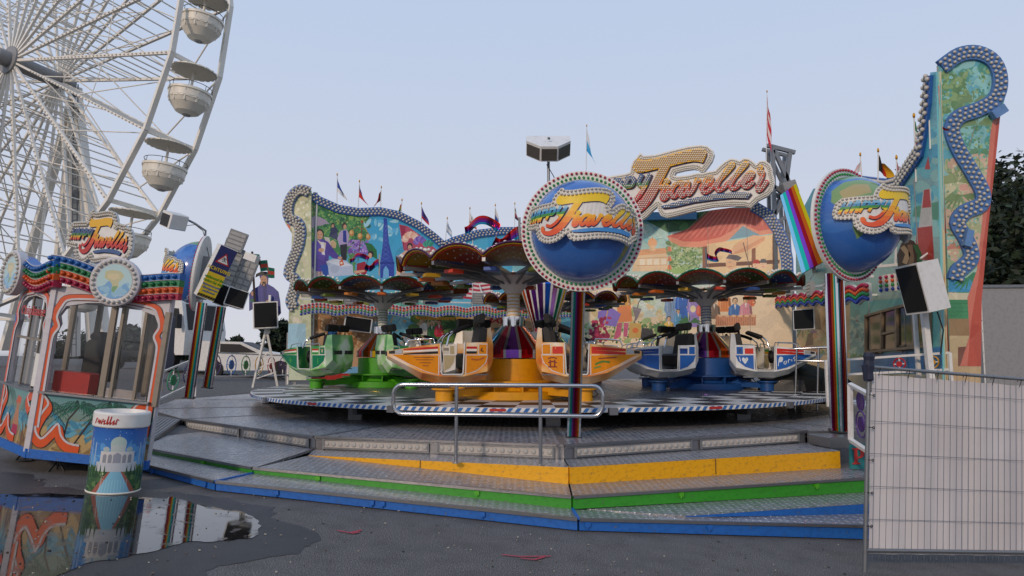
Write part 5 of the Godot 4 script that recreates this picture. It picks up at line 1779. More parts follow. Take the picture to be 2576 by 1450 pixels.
func paint_wing(p: Painter, w: Dictionary, r: Rect2):
	p.grad([], "c4c292", "c6d0ae")
	p.map = mural_map(w, r, p.w, p.h, c5)
	p.layer()
	p.dabs(rng, 90, 110, 320, 350, 900, 26, ["d6d2a0", "b4b888", "9ca678", "e2dfc0", "ccd4b4"])
	p.dabs(rng, 60, 110, 900, 300, 1600, 30, ["dcd4ba", "c8c4a0", "acb48c"])
	p.merge(3)
	p.poly([110, 1560, 300, 1560, 300, 1800, 110, 1800], "9cc8d8")
	p.layer()
	p.poly([100, 600, 150, 600, 140, 1100, 128, 1450, 118, 2200, 80, 2200], "cf5a3c")
	p.merge(3)

func wave_fascia(label: String, w: Dictionary, pts: Array, off: float, hgt: float, wave: float, amp: float, step: float, br: float, single: int, post_to_wall := true):
	var t := thing("bulb_fascia", label, "light strip", "rainbow bulb fascias")
	var a := on_wall(w, pts[0], pts[1], off)
	var b := on_wall(w, pts[2], pts[3], off)
	var X := Transform3D(w.xf.basis, w.xf.origin + w.xf.basis.z * off)
	var top := PackedVector2Array()
	var bot := PackedVector2Array()
	var n := int(absf(b.x - a.x) / 0.08)
	for i in n + 1:
		var k := float(i) / n
		var x := lerpf(a.x, b.x, k)
		var y := lerpf(a.y, b.y, k) + amp * (absf(sin(k * absf(b.x - a.x) / wave * PI)) * 2.0 - 1.0)
		top.append(Vector2(x, y + hgt * 0.5)); bot.append(Vector2(x, y - hgt * 0.5))
	var q := top.duplicate()
	for i in range(bot.size() - 1, -1, -1): q.append(bot[i])
	var mb := MB.new()
	mb.prism(q, 0.06, X)
	part(t, "wavy_board", mb, M.white)
	var cols := ["a3123f", "d2501a", "1f8a45", "1d3f9c"]
	var me := bulbs(br)
	for r in 4:
		var rest := MB.new()
		rest.c = lin(hx(cols[r]))
		var line := PackedVector2Array()
		for i in top.size(): line.append(top[i].lerp(bot[i], (r + 0.55) / 4.1))
		var k := 0
		for p in along(line, step, false):
			if k < single: inst(t, "bulb", me, mat(hx(cols[r]), 0.22, 0.0, false) if not M.has("bulb" + str(r)) else M["bulb" + str(r)], Transform3D(X.basis, X * Vector3(p.x, p.y, 0.03)))
			else: rest.ball(X * Vector3(p.x, p.y, 0.03 + br * 0.6), br, 4, 7)
			k += 1
		if rest.v.size() > 0: stuff(part(t, "bulb_row", rest, M.bulbv))
	var rl := MB.new()
	rl.beam(X * Vector3(a.x, a.y + hgt * 0.5 + 0.16, -0.05), X * Vector3(b.x, b.y + hgt * 0.5 + 0.16, -0.05), 0.05, 0.06, w.xf.basis.z)
	part(t, "carrier_rail", rl, M.white)
	for k in [0.08, 0.36, 0.64, 0.92]:
		var p := a.lerp(b, k)
		var br2 := MB.new()
		br2.beam(X * Vector3(p.x, p.y + hgt * 0.5 + 0.16, -0.06), X * Vector3(p.x, p.y + 1.1, -off + 0.05), 0.03, 0.03)
		br2.beam(X * Vector3(p.x, p.y, -0.03), X * Vector3(p.x, p.y, -off + 0.045), 0.04, 0.04)
		part(t, "bracket", br2, M.white)
	return t
func floodlight(label: String, at: Vector3, b: Basis, s: Vector3, group: String, slats := 4):
	var t := thing("floodlight", label, "floodlight", group, Transform3D(b, at))
	var bd := MB.new()
	bd.cbox(Vector3.ZERO, Vector3(s.x, s.y, s.z), Basis(), 0.01)
	part(t, "housing", bd, M.grey)
	for i in slats:
		var sl := MB.new()
		sl.box(Vector3(0, s.y * ((i + 0.5) / slats - 0.5) * 0.86, s.z * 0.5 + 0.008), Vector3(s.x * 0.86, s.y * 0.6 / slats, 0.012))
		part(t, "lamp_row", sl, M.lampgrey)
	var yk := MB.new()
	yk.tube([Vector3(-s.x * 0.54, 0, -s.z * 0.2), Vector3(-s.x * 0.54, -s.y * 0.62, -s.z * 0.5), Vector3(s.x * 0.54, -s.y * 0.62, -s.z * 0.5), Vector3(s.x * 0.54, 0, -s.z * 0.2)], 0.012, 6)
	part(t, "yoke", yk, M.steel)
	return t
func speaker(label: String, at: Vector3, b: Basis, s: Vector3, group := ""):
	var t := thing("loudspeaker", label, "loudspeaker", group, Transform3D(b, at))
	var bd := MB.new()
	var w := s.x * 0.5
	var q := PackedVector2Array([Vector2(-w, s.z * 0.5), Vector2(w, s.z * 0.5), Vector2(w * 0.6, -s.z * 0.5), Vector2(-w * 0.6, -s.z * 0.5)])
	mbflip(bd, q, s.y)
	part(t, "cabinet", bd, M.white)
	var gr := MB.new()
	gr.cbox(Vector3(0, 0, s.z * 0.5 + 0.004), Vector3(s.x * 0.9, s.y * 0.92, 0.012), Basis(), 0.01)
	part(t, "grille", gr, M.grille)
	return t
func mbflip(mb: MB, q: PackedVector2Array, h: float):      # plan outline (x, z) pushed up
	var xf := Transform3D(Basis(Vector3.RIGHT, Vector3(0, 0, 1), Vector3(0, -1, 0)), Vector3.ZERO)
	mb.prism(q, h, xf)

# ---------------------------------------------------------------- trees
func tree(label: String, base: Vector3, h: float, cr_: float, leaves: int, seed_: int, dark: String, light: String, group: String, leaf := 0.22):
	var r := RandomNumberGenerator.new()
	r.seed = seed_
	var t := thing("tree", label, "tree", group, Transform3D(Basis(), base))
	var tk := MB.new()
	tk.cyl(Vector3(0, -0.1, 0), Vector3(0.1, h * 0.5, 0), h * 0.028, h * 0.016, 9)
	tk.cyl(Vector3(0.1, h * 0.5, 0), Vector3(0, h * 0.88, 0.1), h * 0.016, h * 0.005, 8)
	var cl := []
	for i in 26:
		var a := r.randf() * TAU
		var y := r.randf_range(0.22, 0.97)
		var rad := cr_ * sqrt(maxf(0.05, 1.0 - pow((y - 0.52) / 0.5, 2))) * r.randf_range(0.35, 0.95)
		var c := Vector3(cos(a) * rad, y * h, sin(a) * rad)
		cl.append([c, cr_ * r.randf_range(0.28, 0.5)])
		if i % 2 == 0: tk.cyl(Vector3(0.05, maxf(h * 0.18, c.y - rad * 0.7), 0), c, h * 0.009, h * 0.002, 6)
	part(t, "trunk", tk, M.bark)
	var mb := MB.new()
	for i in leaves:
		var c: Array = cl[r.randi() % cl.size()]
		var d = Vector3(r.randfn(), r.randfn() * 0.75, r.randfn()).normalized() * pow(r.randf(), 0.4) * c[1]
		var o: Vector3 = c[0] + d
		var x := Vector3(r.randfn(), r.randfn() * 0.6, r.randfn()).normalized()
		var y := x.cross(Vector3(r.randfn(), r.randfn(), r.randfn())).normalized()
		var s := leaf * r.randf_range(0.5, 1.2)
		mb.c = lin(hx(dark).lerp(hx(light), r.randf()))
		mb.quad(o - x * s, o - y * s * 0.45, o + x * s, o + y * s * 0.45)
	part(t, "crown", mb, M.leaf)

# ---------------------------------------------------------------- big wheel
func ferris_wheel():
	var n := Vector3(sin(0.4771) * cos(-0.0847), sin(-0.0847), -cos(0.4771) * cos(-0.0847)).normalized()
	var u := Vector3(sin(0.075), cos(0.075), 0)
	u = (u - n * u.dot(n)).normalized()
	var e := n.cross(u).normalized()
	if e.x < 0: e = -e
	var c := P(26.7, 152.8, 34.0)
	var R := 13.3
	var W := 2.42
	var a0 := deg_to_rad(-6.6)
	var t := thing("ferris_wheel", "tall white ferris wheel with lattice spokes behind the ticket booth", "ferris wheel")
	var at := func(k: float, r: float, s: float) -> Vector3:
		var a := a0 + k * TAU / 24.0
		return c + (e * cos(a) + u * sin(a)) * r + n * s
	for s in [0.0, W]:
		for k in 24:
			var mb := MB.new()
			mb.beam(at.call(k, R, s), at.call(k + 1, R, s), 0.15, 0.22, n)
			part(t, "rim_segment", mb, M.wheel)
	for k in 24:
		var inn := 0.35 if k % 2 == 0 else 0.35
		for s in [0.0, W]:
			var mb := MB.new()
			mb.beam(at.call(k, 0.5, s), at.call(k, R, s), 0.14 if k % 2 == 0 else 0.10, 0.12, n)
			if s == 0.0:
				for j in 36: mb.ball(at.call(k, 2.5 + j * 0.3, -0.09), 0.05, 3, 5)
			part(t, "spoke", mb, M.wheel)
		var cb := MB.new()
		cb.beam(at.call(k, R - 0.1, 0.0), at.call(k, R - 0.1, W), 0.12, 0.18, u)
		part(t, "cross_beam", cb, M.wheel)
		var rd := MB.new()
		for j in 12:
			var r := 2.2 + j * 0.88
			rd.cyl(at.call(k, r, 0.0), at.call(k, r, W), 0.035, 0.035, 5, false)
		# bracing to the next spoke
		for q in [[3.5, 7.2], [7.2, 10.6]]:
			rd.cyl(at.call(k, q[0], 0.0), at.call(k + 1, q[1], W), 0.03, 0.03, 5, false)
			rd.cyl(at.call(k, q[1], W), at.call(k + 1, q[0], 0.0), 0.03, 0.03, 5, false)
		rd.cyl(at.call(k, 8.4, 0.0), at.call(k + 1, 8.4, 0.0), 0.02, 0.02, 5, false)
		rd.cyl(at.call(k, 10.9, W), at.call(k + 1, R, W), 0.04, 0.04, 5, false)
		part(t, "cross_rods", rd, M.wheel)
	var hb := MB.new()
	hb.cyl(c - n * 0.7, c + n * (W + 0.7), 0.42, 0.42, 14)
	for s in [-0.1, W]: hb.cyl(c + n * (s - 0.05), c + n * (s + 0.15), 0.75, 0.75, 20)
	part(t, "hub", hb, M.grey)
	# legs
	for s in [-0.9, W + 0.9]:
		for d in [[-5.0, 0.0], [5.0, 0.0], [0.4, 1.0], [-2.0, 0.0], [2.2, 0.0]]:
			var top: Vector3 = c + n * s
			var g: Vector3 = top + e * d[0] + n * (signf(s - 1.0) * (1.5 if absf(d[0]) > 3.0 else 2.4))
			g -= u * (g.y - gy(g.x)) / u.y
			var mb := MB.new()
			mb.beam(top, g, 0.5 if d[1] > 0.5 else 0.36, 0.42, n)
			part(t, "leg", mb, M.wheel)
			if d[1] > 0.5:
				for sd in [-0.22, 0.22]:
					var rl := MB.new()
					rl.beam(top + e * (0.5 + sd) - n * 0.3, g + e * (0.5 + sd) - n * 0.3, 0.05, 0.05)
					part(t, "ladder_rail", rl, M.galv)
				var rg := MB.new()
				for j in 44:
					var q := top.lerp(g, (j + 1) / 46.0) + e * 0.5 - n * 0.3
					rg.cyl(q - e * 0.22, q + e * 0.22, 0.025, 0.025, 5)
				part(t, "ladder_rungs", rg, M.galv)
				for j in 6:
					var pl := MB.new()
					pl.box(top.lerp(g, (j + 0.7) / 6.5) + e * 0.5 - n * 0.25, Vector3(0.5, 0.7, 0.04), Basis(e, u, n))
					part(t, "ladder_panel", pl, M.trimblue if false else M.grey)
	# cabins that hang within the picture
	var names := ["topmost", "upper", "middle", "lower", "lowest"]
	var lab := ["white round wheel cabin, the topmost of those hanging on the wheel rim", "white round wheel cabin second in the curve, open gate towards the far rim", "white round wheel cabin third in the curve, below the horizontal spoke", "white round wheel cabin fourth in the curve, just above the booth sign", "white round wheel cabin half hidden behind the booth sign"]
	var idx := [1, 0, -1, -2, -3]
	for i in 5:
		var top: Vector3 = at.call(idx[i], R - 0.1, W * 0.5)
		var g := thing("wheel_cabin", lab[i], "wheel cabin", "cabins of the ferris wheel", Transform3D(Basis(e, u, -n) * Basis(Vector3.UP, [0.3, 0.4, 0.35, 2.2, 0.2][i]) * Basis().scaled(Vector3(0.78, 0.84, 0.78)), top))
		var ca := MB.new()
		ca.lathe([Vector2(0.0, -0.34), Vector2(1.12, -0.40), Vector2(1.2, -0.36), Vector2(1.18, -0.30), Vector2(0.0, -0.05)], 20, Transform3D(), true)
		part(g, "roof", ca, M.cream)
		for j in 20:
			var v := MB.new()
			var a := TAU * (j + 0.5) / 20
			v.box(Vector3(cos(a) * 1.2, -0.345, -sin(a) * 1.2), Vector3(0.06, 0.07, 0.2), Basis(Vector3.UP, a))
			part(g, "roof_valance", v, M.cream)
		var po := MB.new()
		po.cyl(Vector3(0, -0.42, 0), Vector3(0, -2.7, 0), 0.075, 0.075, 10)
		po.cyl(Vector3(0, 0.1, 0), Vector3(0, -0.05, 0), 0.1, 0.1, 10)
		part(g, "centre_pole", po, M.wheel)
		# bowl in gores, one left low for the door
		for j in 10:
			var b0 := TAU * j / 10.0
			var b1 := TAU * (j + 1) / 10.0
			var bw := MB.new()
			var topy := -1.55 if j != 3 else -1.95
			bw.lathe([Vector2(0.0, -2.75), Vector2(0.3, -2.73), Vector2(0.62, -2.6), Vector2(0.95, -2.22), Vector2(1.08, -1.95)], 2, Transform3D(), false, b0, b1)
			if j != 3: bw.lathe([Vector2(1.08, -1.95), Vector2(1.10, -1.62), Vector2(1.16, -1.60), Vector2(1.16, -1.48), Vector2(1.04, -1.46), Vector2(1.0, -1.95)], 2, Transform3D(), false, b0, b1)
			part(g, "bowl_gore", bw, M.cream)
			var rb := MB.new()
			rb.beam(Vector3(cos(b0) * 1.1, -1.62, -sin(b0) * 1.1), Vector3(cos(b0) * 0.97, -2.22, -sin(b0) * 0.97), 0.07, 0.07)
			part(g, "bowl_rib", rb, M.wheel)
			if j != 3:
				var rc := MB.new()
				var bm := (b0 + b1) * 0.5
				rc.box(Vector3(cos(bm) * 1.0, -2.0, -sin(bm) * 1.0), Vector3(0.1, 0.05, 0.55), Basis(Vector3.UP, bm))
				part(g, "bowl_ledge", rc, M.cream)
		var rl := MB.new()
		var pts := []
		for j in 27:
			var a := TAU * (j / 27.0 * 0.9 + 0.42)
			pts.append(Vector3(cos(a) * 1.1, -1.22, -sin(a) * 1.1))
			if j % 4 == 0: rl.cyl(Vector3(cos(a) * 1.1, -1.48, -sin(a) * 1.1), Vector3(cos(a) * 1.1, -1.22, -sin(a) * 1.1), 0.016, 0.016, 5)
		rl.tube(pts, 0.018, 5)
		part(g, "handrail", rl, M.dark)
		var gt := MB.new()
		var a := TAU * 0.35
		var q := Vector3(cos(a) * 1.12, -1.0, -sin(a) * 1.12)
		var sx := Vector3(sin(a), 0, cos(a)) * 0.2
		gt.tube([q - sx + Vector3(0, -0.75, 0), q - sx, q + sx, q + sx + Vector3(0, -0.75, 0)], 0.018, 5)
		for j in 2: gt.cyl(q - sx + Vector3(0, -0.25 - 0.25 * j, 0), q + sx + Vector3(0, -0.25 - 0.25 * j, 0), 0.02, 0.02, 5)
		part(g, "gate", gt, M.dark)
		var bp := MB.new()
		bp.cyl(Vector3(0, -2.78, 0), Vector3(0, -2.72, 0), 0.2, 0.24, 12)
		part(g, "floor_plate", bp, M.grey)

# ---------------------------------------------------------------- ticket booth
func wavy(a: Vector2, b: Vector2, amp: float, n: int, ph := 0.0) -> PackedVector2Array:
	var q := PackedVector2Array()
	for i in n + 1:
		var k := float(i) / n
		q.append(a.lerp(b, k) + Vector2(0, amp * sin(k * TAU + ph)))
	return q
func booth_face(t: Node, X: Transform3D, wd: float, tex: Texture2D, med: float, door: bool):
	# X: origin at the foot of the face's left edge, x along the face, y up, z outwards
	var H := 2.22
	var sill := 0.86
	var wl := MB.new()
	wl.prism(PackedVector2Array([Vector2(0.0, 0.16), Vector2(wd, 0.16), Vector2(wd, sill), Vector2(0.0, sill)]), 0.05, X * Transform3D(Basis(), Vector3(0, 0, -0.025)), Rect2(0, 0.16, wd, sill - 0.16))
	part(t, "painted_panel", wl, tex_mat(tex, 0.3))
	var bs := MB.new()
	bs.box(X * Vector3(wd * 0.5, 0.105, -0.02), Vector3(wd + 0.04, 0.11, 0.09), X.basis)
	part(t, "base_rail", bs, M.blue)
	# frame round the window opening: curved head
	var fr := PackedVector2Array([Vector2(0, sill), Vector2(0.09, sill), Vector2(0.09, 1.62), Vector2(0.13, 1.74), Vector2(0.10, 1.84), Vector2(0.17, 1.97), Vector2(wd * 0.3, 2.04), Vector2(wd * 0.5, 2.07), Vector2(wd * 0.7, 2.04), Vector2(wd - 0.17, 1.97), Vector2(wd - 0.10, 1.84), Vector2(wd - 0.13, 1.74), Vector2(wd - 0.09, 1.62), Vector2(wd - 0.09, sill), Vector2(wd, sill), Vector2(wd, H), Vector2(0, H)])
	var fm := MB.new()
	fm.prism(fr, 0.06, X * Transform3D(Basis(), Vector3(0, 0, -0.025)))
	part(t, "window_surround", fm, M.boothwhite)
	# art nouveau scrolls round the opening
	for s in [0.0, 1.0]:
		var f := func(x: float, y: float) -> Vector2: return Vector2(x if s == 0.0 else wd - x, y)
		var path := [f.call(0.055, 0.45), f.call(0.05, 0.9), f.call(0.045, 1.4), f.call(0.05, 1.6), f.call(0.105, 1.72), f.call(0.06, 1.84), f.call(0.10, 1.98), f.call(0.2, 2.08), f.call(wd * 0.44, 2.12)]
		for cfg in [[0.044, 0.009, M.dark, 0.0], [0.037, 0.012, M.orange, 0.0], [0.013, 0.015, M.boothwhite, 0.030]]:
			var fl := []
			for p in path:
				fl.append(p.x + cfg[3] * (1.0 if s == 0.0 else -1.0)); fl.append(p.y - cfg[3] * 0.6)
			for g in Geometry2D.offset_polyline(sm(fl, 4), cfg[0], Geometry2D.JOIN_ROUND, Geometry2D.END_ROUND):
				if g.size() > 2 and not Geometry2D.is_polygon_clockwise(g):
					var mb := MB.new()
					mb.prism(g, 0.006, X * Transform3D(Basis(), Vector3(0, 0, cfg[1])))
					part(t, "scroll", mb, cfg[2])
		var bl := MB.new()
		for g in Geometry2D.offset_polyline(sm([f.call(0.02, 1.2).x, 1.2, f.call(0.022, 1.5).x, 1.5, f.call(0.03, 1.68).x, 1.68, f.call(0.01, 1.78).x, 1.78], 4), 0.016): bl.prism(g, 0.005, X * Transform3D(Basis(), Vector3(0, 0, 0.010)))
		if bl.v.size() > 0: part(t, "scroll", bl, M.trimblue)
	# lower scroll, big S curves over the painted panel
	for s in [0.0, 1.0]:
		var pth := [0.06, 0.8, 0.16, 0.68, 0.10, 0.55, 0.05, 0.36, 0.14, 0.24, 0.24, 0.34, 0.32, 0.44, 0.38, 0.3, 0.48, 0.22, 0.62, 0.2]
		if s > 0.5: pth = [0.05, 0.82, 0.2, 0.78, 0.24, 0.7, 0.14, 0.6]
		for cfg in [[0.064, 0.004, M.dark], [0.055, 0.007, M.orange], [0.012, 0.010, M.boothwhite]]:
			var fl := []
			for i in range(0, pth.size(), 2):
				fl.append(pth[i] if s == 0.0 else wd - pth[i]); fl.append(pth[i + 1] + (0.06 if cfg[2] == M.boothwhite else 0.0))
			for g in Geometry2D.offset_polyline(sm(fl, 4), cfg[0], Geometry2D.JOIN_ROUND, Geometry2D.END_ROUND):
				if not Geometry2D.is_polygon_clockwise(g):
					var clip := Geometry2D.intersect_polygons(g, PackedVector2Array([Vector2(0.012, 0.17), Vector2(wd - 0.012, 0.17), Vector2(wd - 0.012, sill - 0.01), Vector2(0.012, sill - 0.01)]))
					for q in clip:
						var mb := MB.new()
						mb.prism(q, 0.005, X * Transform3D(Basis(), Vector3(0, 0, cfg[1])))
						part(t, "scroll", mb, cfg[2])
	var sl := MB.new()
	sl.box(X * Vector3(wd * 0.5, sill + 0.012, 0.02), Vector3(wd - 0.1, 0.024, 0.12), X.basis)
	part(t, "window_sill", sl, M.galv)
	var gl := MB.new()
	gl.quad(X * Vector3(0.05, sill, -0.03), X * Vector3(wd - 0.05, sill, -0.03), X * Vector3(wd - 0.05, 2.1, -0.03), X * Vector3(0.05, 2.1, -0.03))
	part(t, "pane", gl, M.glass)
	for m in ([0.52, 0.60, 0.80] if door else [0.38, 0.72]):
		var mu := MB.new()
		mu.box(X * Vector3(wd * m, (sill + 2.1) * 0.5, -0.045), Vector3(0.035 if m != 0.52 else 0.07, 2.08 - sill, 0.05), X.basis)
		part(t, "mullion", mu, M.bronze)
	if not door:
		var mu := MB.new()
		mu.box(X * Vector3(wd * 0.5, 1.5, -0.04), Vector3(wd - 0.18, 0.03, 0.05), X.basis)
		part(t, "mullion", mu, M.bronze)
	# wavy rainbow fascia with bulbs
	var cols := ["a81840", "cf5a1e", "1f7d4a", "1f66b0"]
	var bm := ["8f1a3c", "c04a12", "17693c", "1a5696"]
	for r in 4:
		var lo := wavy(Vector2(-0.05, 2.2 + r * 0.085), Vector2(wd + 0.12, 2.14 + r * 0.085), 0.06, 24, 1.2)
		var q := lo.duplicate()
		for i in range(lo.size() - 1, -1, -1): q.append(lo[i] + Vector2(0, 0.083))
		var mb := MB.new()
		mb.prism(q, 0.10 + 0.02 * r, X * Transform3D(Basis(), Vector3(0, 0, 0.03)))
		var band := part(t, "fascia_band", mb, mat(hx(cols[r]), 0.3))
		var kl := MB.new()
		var pts := []
		for p in lo: pts.append(X * Vector3(p.x, p.y + 0.083, 0.085 + 0.01 * r))
		kl.tube(pts, 0.006, 5)
		part(t, "fascia_bead", kl, M.boothwhite)
		var mid := PackedVector2Array()
		for p in lo: mid.append(p + Vector2(0, 0.042))
		var mm := mat(hx(bm[r]), 0.2, 0.0, false)
		for p in along(mid, 0.088, false): inst(band, "fascia_bulb", bulbs(0.03), mm, Transform3D(X.basis, X * Vector3(p.x, p.y, 0.08 + 0.01 * r)))
	# round globe medallion
	var mo := X * Transform3D(Basis(), Vector3(wd * med, 2.34, 0.17))
	var md := MB.new()
	md.lathe([Vector2(0, -0.1), Vector2(0.30, -0.1), Vector2(0.31, 0.0), Vector2(0.29, 0.012), Vector2(0.22, 0.004), Vector2(0.0, 0.004)], 36, mo * Transform3D(Basis(Vector3.RIGHT, PI / 2), Vector3.ZERO))
	var mdp := part(t, "medallion", md, M.boothwhite)
	var pc := MB.new()
	for j in 36:
		var a := TAU * j / 36
		var b := TAU * (j + 1) / 36
		pc.tri(mo * Vector3(0, 0, 0.008), mo * Vector3(cos(a) * 0.22, sin(a) * 0.22, 0.008), mo * Vector3(cos(b) * 0.22, sin(b) * 0.22, 0.008), Vector2(0.5, 0.5), Vector2(0.5 + 0.5 * cos(a), 0.5 - 0.5 * sin(a)), Vector2(0.5 + 0.5 * cos(b), 0.5 - 0.5 * sin(b)))
	part(t, "medallion_map", pc, M.medal)
	for j in 26:
		var a := TAU * j / 26
		inst(mdp, "medallion_bulb", bulbs(0.024), M.bulbdull, Transform3D(mo.basis, mo * Vector3(cos(a) * 0.262, sin(a) * 0.262, 0.008)))
func booth_tex(kind: int) -> ImageTexture:
	var p := Painter.new(512, 280, hx("9cc6cc"))
	p.grad([], "5f959c", "8f7348")
	p.layer()
	p.dabs(rng, 60, 0, 120, 512, 200, 50, ["3f7f98", "5f9cae", "2f6f8c"], 0.3)
	p.dabs(rng, 40, 0, 200, 512, 280, 50, ["9a7c48", "86683c", "b09460", "6a4e30"], 0.35)
	p.merge(3)
	if kind == 0:
		p.poly([380, 120, 430, 70, 512, 100, 512, 150, 380, 150], "6a4a7c")
		for q in [[190, 240, 250, 110, 330, 40], [140, 250, 150, 120, 190, 50], [300, 260, 300, 160, 360, 70]]:
			p.line(q, 8, "2c2420")
			p.palm(q[4], q[5], 120, 12, "0b2f2a", "164a3c"); p.palm(q[4] + 4, q[5] - 3, 90, 9, "1f6a50", "123f36")
		p.palm(480, 60, 110, 12, "0f3a32", "1f5a46"); p.palm(40, 60, 110, 12, "0f3a32", "1f5a46"); p.palm(400, 90, 80, 10, "16503f", "0d3029")
	else:
		p.palm(120, 40, 120, 12, "0f3a32", "1f5a46"); p.palm(430, 50, 110, 12, "0f3a32", "1d5a48"); p.line([430, 50, 420, 260], 7, "2c2420")
		p.poly([240, 110, 290, 110, 310, 180, 300, 240, 230, 240, 225, 180], "b07a58"); p.ell(265, 85, 24, 30, "a87454"); p.poly([225, 80, 250, 40, 300, 50, 300, 80], "c0522c"); p.poly([230, 190, 305, 190, 310, 240, 225, 240], "a82a4a")
	p.grain(rng, 0.08)
	return p.tex()
func booth():
	var g := Gp(60, 1190)
	var X0 := Transform3D(GB * Basis(Vector3(0, 0, 1), -0.03) * Basis().scaled(Vector3(0.95, 0.94, 0.95)), g + GB.y * 0.11)
	var t := thing("ticket_booth", "small painted chip booth with rainbow bulb fascia and globe medallions", "ticket booth", "", X0)
	var wd := 1.46
	var fr := Transform3D(Basis(Vector3.UP, 0.02), Vector3(0.0, 0.02, 0))
	booth_face(t, fr, wd, booth_tex(0), 0.56, true)
	var lt := Transform3D(Basis(Vector3.UP, -0.62), Vector3(-1.1 * cos(0.62), 0.02, -1.1 * sin(0.62)))
	booth_face(t, lt, 1.1, booth_tex(1), 0.06, false)
	# corner post, back walls, floor and roof
	var cp := MB.new()
	cp.box(Vector3(0.0, 1.18, -0.03), Vector3(0.09, 2.08, 0.09), Basis(Vector3.UP, -0.3))
	part(t, "corner_post", cp, M.boothwhite)
	cp = MB.new()
	cp.box(Vector3(wd - 0.03, 1.18, -0.08), Vector3(0.08, 2.08, 0.09))
	part(t, "corner_post", cp, M.boothwhite)
	var q := [Vector3(0, 0, 0), Vector3(wd, 0, -0.03), Vector3(wd - 0.98, 0, -1.45), Vector3(-0.75, 0, -1.6), Vector3(-1.1 * cos(0.62), 0, -1.1 * sin(0.62))]
	for i in [1, 2, 3]:
		var a: Vector3 = q[i]
		var b: Vector3 = q[i + 1]
		var bw := MB.new()
		bw.quad(a + Vector3(0, 0.1, 0), b + Vector3(0, 0.1, 0), b + Vector3(0, 0.86, 0), a + Vector3(0, 0.86, 0))
		part(t, "back_wall", bw, M.boothwhite)
		bw = MB.new()
		bw.quad(a + Vector3(0, 2.05, 0), b + Vector3(0, 2.05, 0), b + Vector3(0, 2.25, 0), a + Vector3(0, 2.25, 0))
		part(t, "back_fascia", bw, M.boothwhite)
		for k in [0.0, 0.33, 0.66]:
			var mu := MB.new()
			mu.box(a.lerp(b, k) + Vector3(0, 1.45, 0), Vector3(0.06, 1.2, 0.06))
			part(t, "mullion", mu, M.bronze)
		var gl := MB.new()
		gl.quad(a + Vector3(0, 0.86, 0), b + Vector3(0, 0.86, 0), b + Vector3(0, 2.05, 0), a + Vector3(0, 2.05, 0))
		part(t, "pane", gl, M.glass)
	for h in [0.12, 2.24]:
		var fl := MB.new()
		for i in range(1, 4): fl.tri(q[0] + Vector3(0, h, 0), q[i] + Vector3(0, h, 0), q[i + 1] + Vector3(0, h, 0))
		part(t, "floor" if h < 1 else "roof", fl, M.boothwhite)
	for p in [Vector3(0.24, 0, -0.25), Vector3(1.2, 0, -0.3), Vector3(-0.5, 0, -0.7)]:
		var jk := MB.new()
		for a in 3:
			var d := Vector3(cos(a * TAU / 3), 0, sin(a * TAU / 3)) * 0.1
			jk.beam(p + d + Vector3(0, -0.115, 0), p + Vector3(0, 0.03, 0), 0.02, 0.02)
		jk.cyl(p + Vector3(0, -0.05, 0), p + Vector3(0, 0.13, 0), 0.02, 0.02, 8)
		jk.cyl(p + Vector3(0, -0.12, 0), p + Vector3(0, -0.112, 0), 0.11, 0.11, 12)
		part(t, "jack", jk, M.dark)
	for x in [0.1, 0.75]:
		var wh := MB.new()
		wh.cyl(Vector3(x, 0.07, -0.9), Vector3(x, 0.07, -0.7), 0.19, 0.19, 16)
		part(t, "trailer_wheel", wh, M.rubber)
	# what stands inside
	var ct_ := MB.new()
	ct_.cbox(Vector3(0.30, 1.02, -0.24), Vector3(0.46, 0.28, 0.2), Basis(), 0.01)
	part(t, "cash_tray", ct_, M.red)
	var ch := MB.new()
	ch.cbox(Vector3(0.28, 1.3, -0.75), Vector3(0.42, 0.55, 0.14), Basis(), 0.05)
	ch.cbox(Vector3(0.28, 1.62, -0.76), Vector3(0.34, 0.14, 0.14), Basis(), 0.05)
	ch.cyl(Vector3(0.28, 0.12, -0.75), Vector3(0.28, 1.1, -0.75), 0.05, 0.05, 8)
	part(t, "chair", ch, M.black)
	var pp := MB.new()
	pp.box(lt * Vector3(0.9, 1.12, -0.015), Vector3(0.17, 0.42, 0.006), lt.basis)
	part(t, "price_list", pp, M.paper)
	text(t, "booth_lettering", "Chipkasse", lt * Vector3(0.62, 1.86, 0.03), lt.basis, 0.15, M.scriptred, true)
	# lettering board on the roof
	var s := thing("roof_sign", "small bulb-edged sign reading HAPPY Traveller on top of the ticket booth", "sign", "", X0)
	lettering(s, flat_place(0.000255, Transform3D(Basis(Vector3.UP, -0.05) * Basis(Vector3(0, 0, 1), 0.06), Vector3(0.47, 2.90, 0.02)), 0.0, 2.1), {"thick": 0.05, "dx": 1e6, "raise": 0.012, "br": 0.019, "step": 104.0, "rows": 2, "gap": 66.0, "lamp": M.bulbdull, "single": 300, "dark": true, "grow": 105.0})
	var st := MB.new()
	for x in [0.2, 0.75]: st.beam(Vector3(x, 2.2, -0.03), Vector3(x, 2.8, -0.03), 0.04, 0.04)
	part(s, "stay", st, M.galv)
func text(parent: Node, called: String, s: String, at: Vector3, b: Basis, size: float, m: Material, serif := false, depth := 0.006):
	var tm := TextMesh.new()
	tm.text = s
	var f := SystemFont.new()
	f.font_names = PackedStringArray(["Droid Serif"] if serif else ["Droid Sans"])
	f.font_weight = 700
	f.font_italic = serif
	tm.font = f
	tm.font_size = 32
	tm.pixel_size = size / 32.0
	tm.depth = depth
	var o := MeshInstance3D.new()
	o.name = called
	o.mesh = tm
	o.material_override = m
	o.transform = Transform3D(b, at)
	parent.add_child(o, true)
	return o
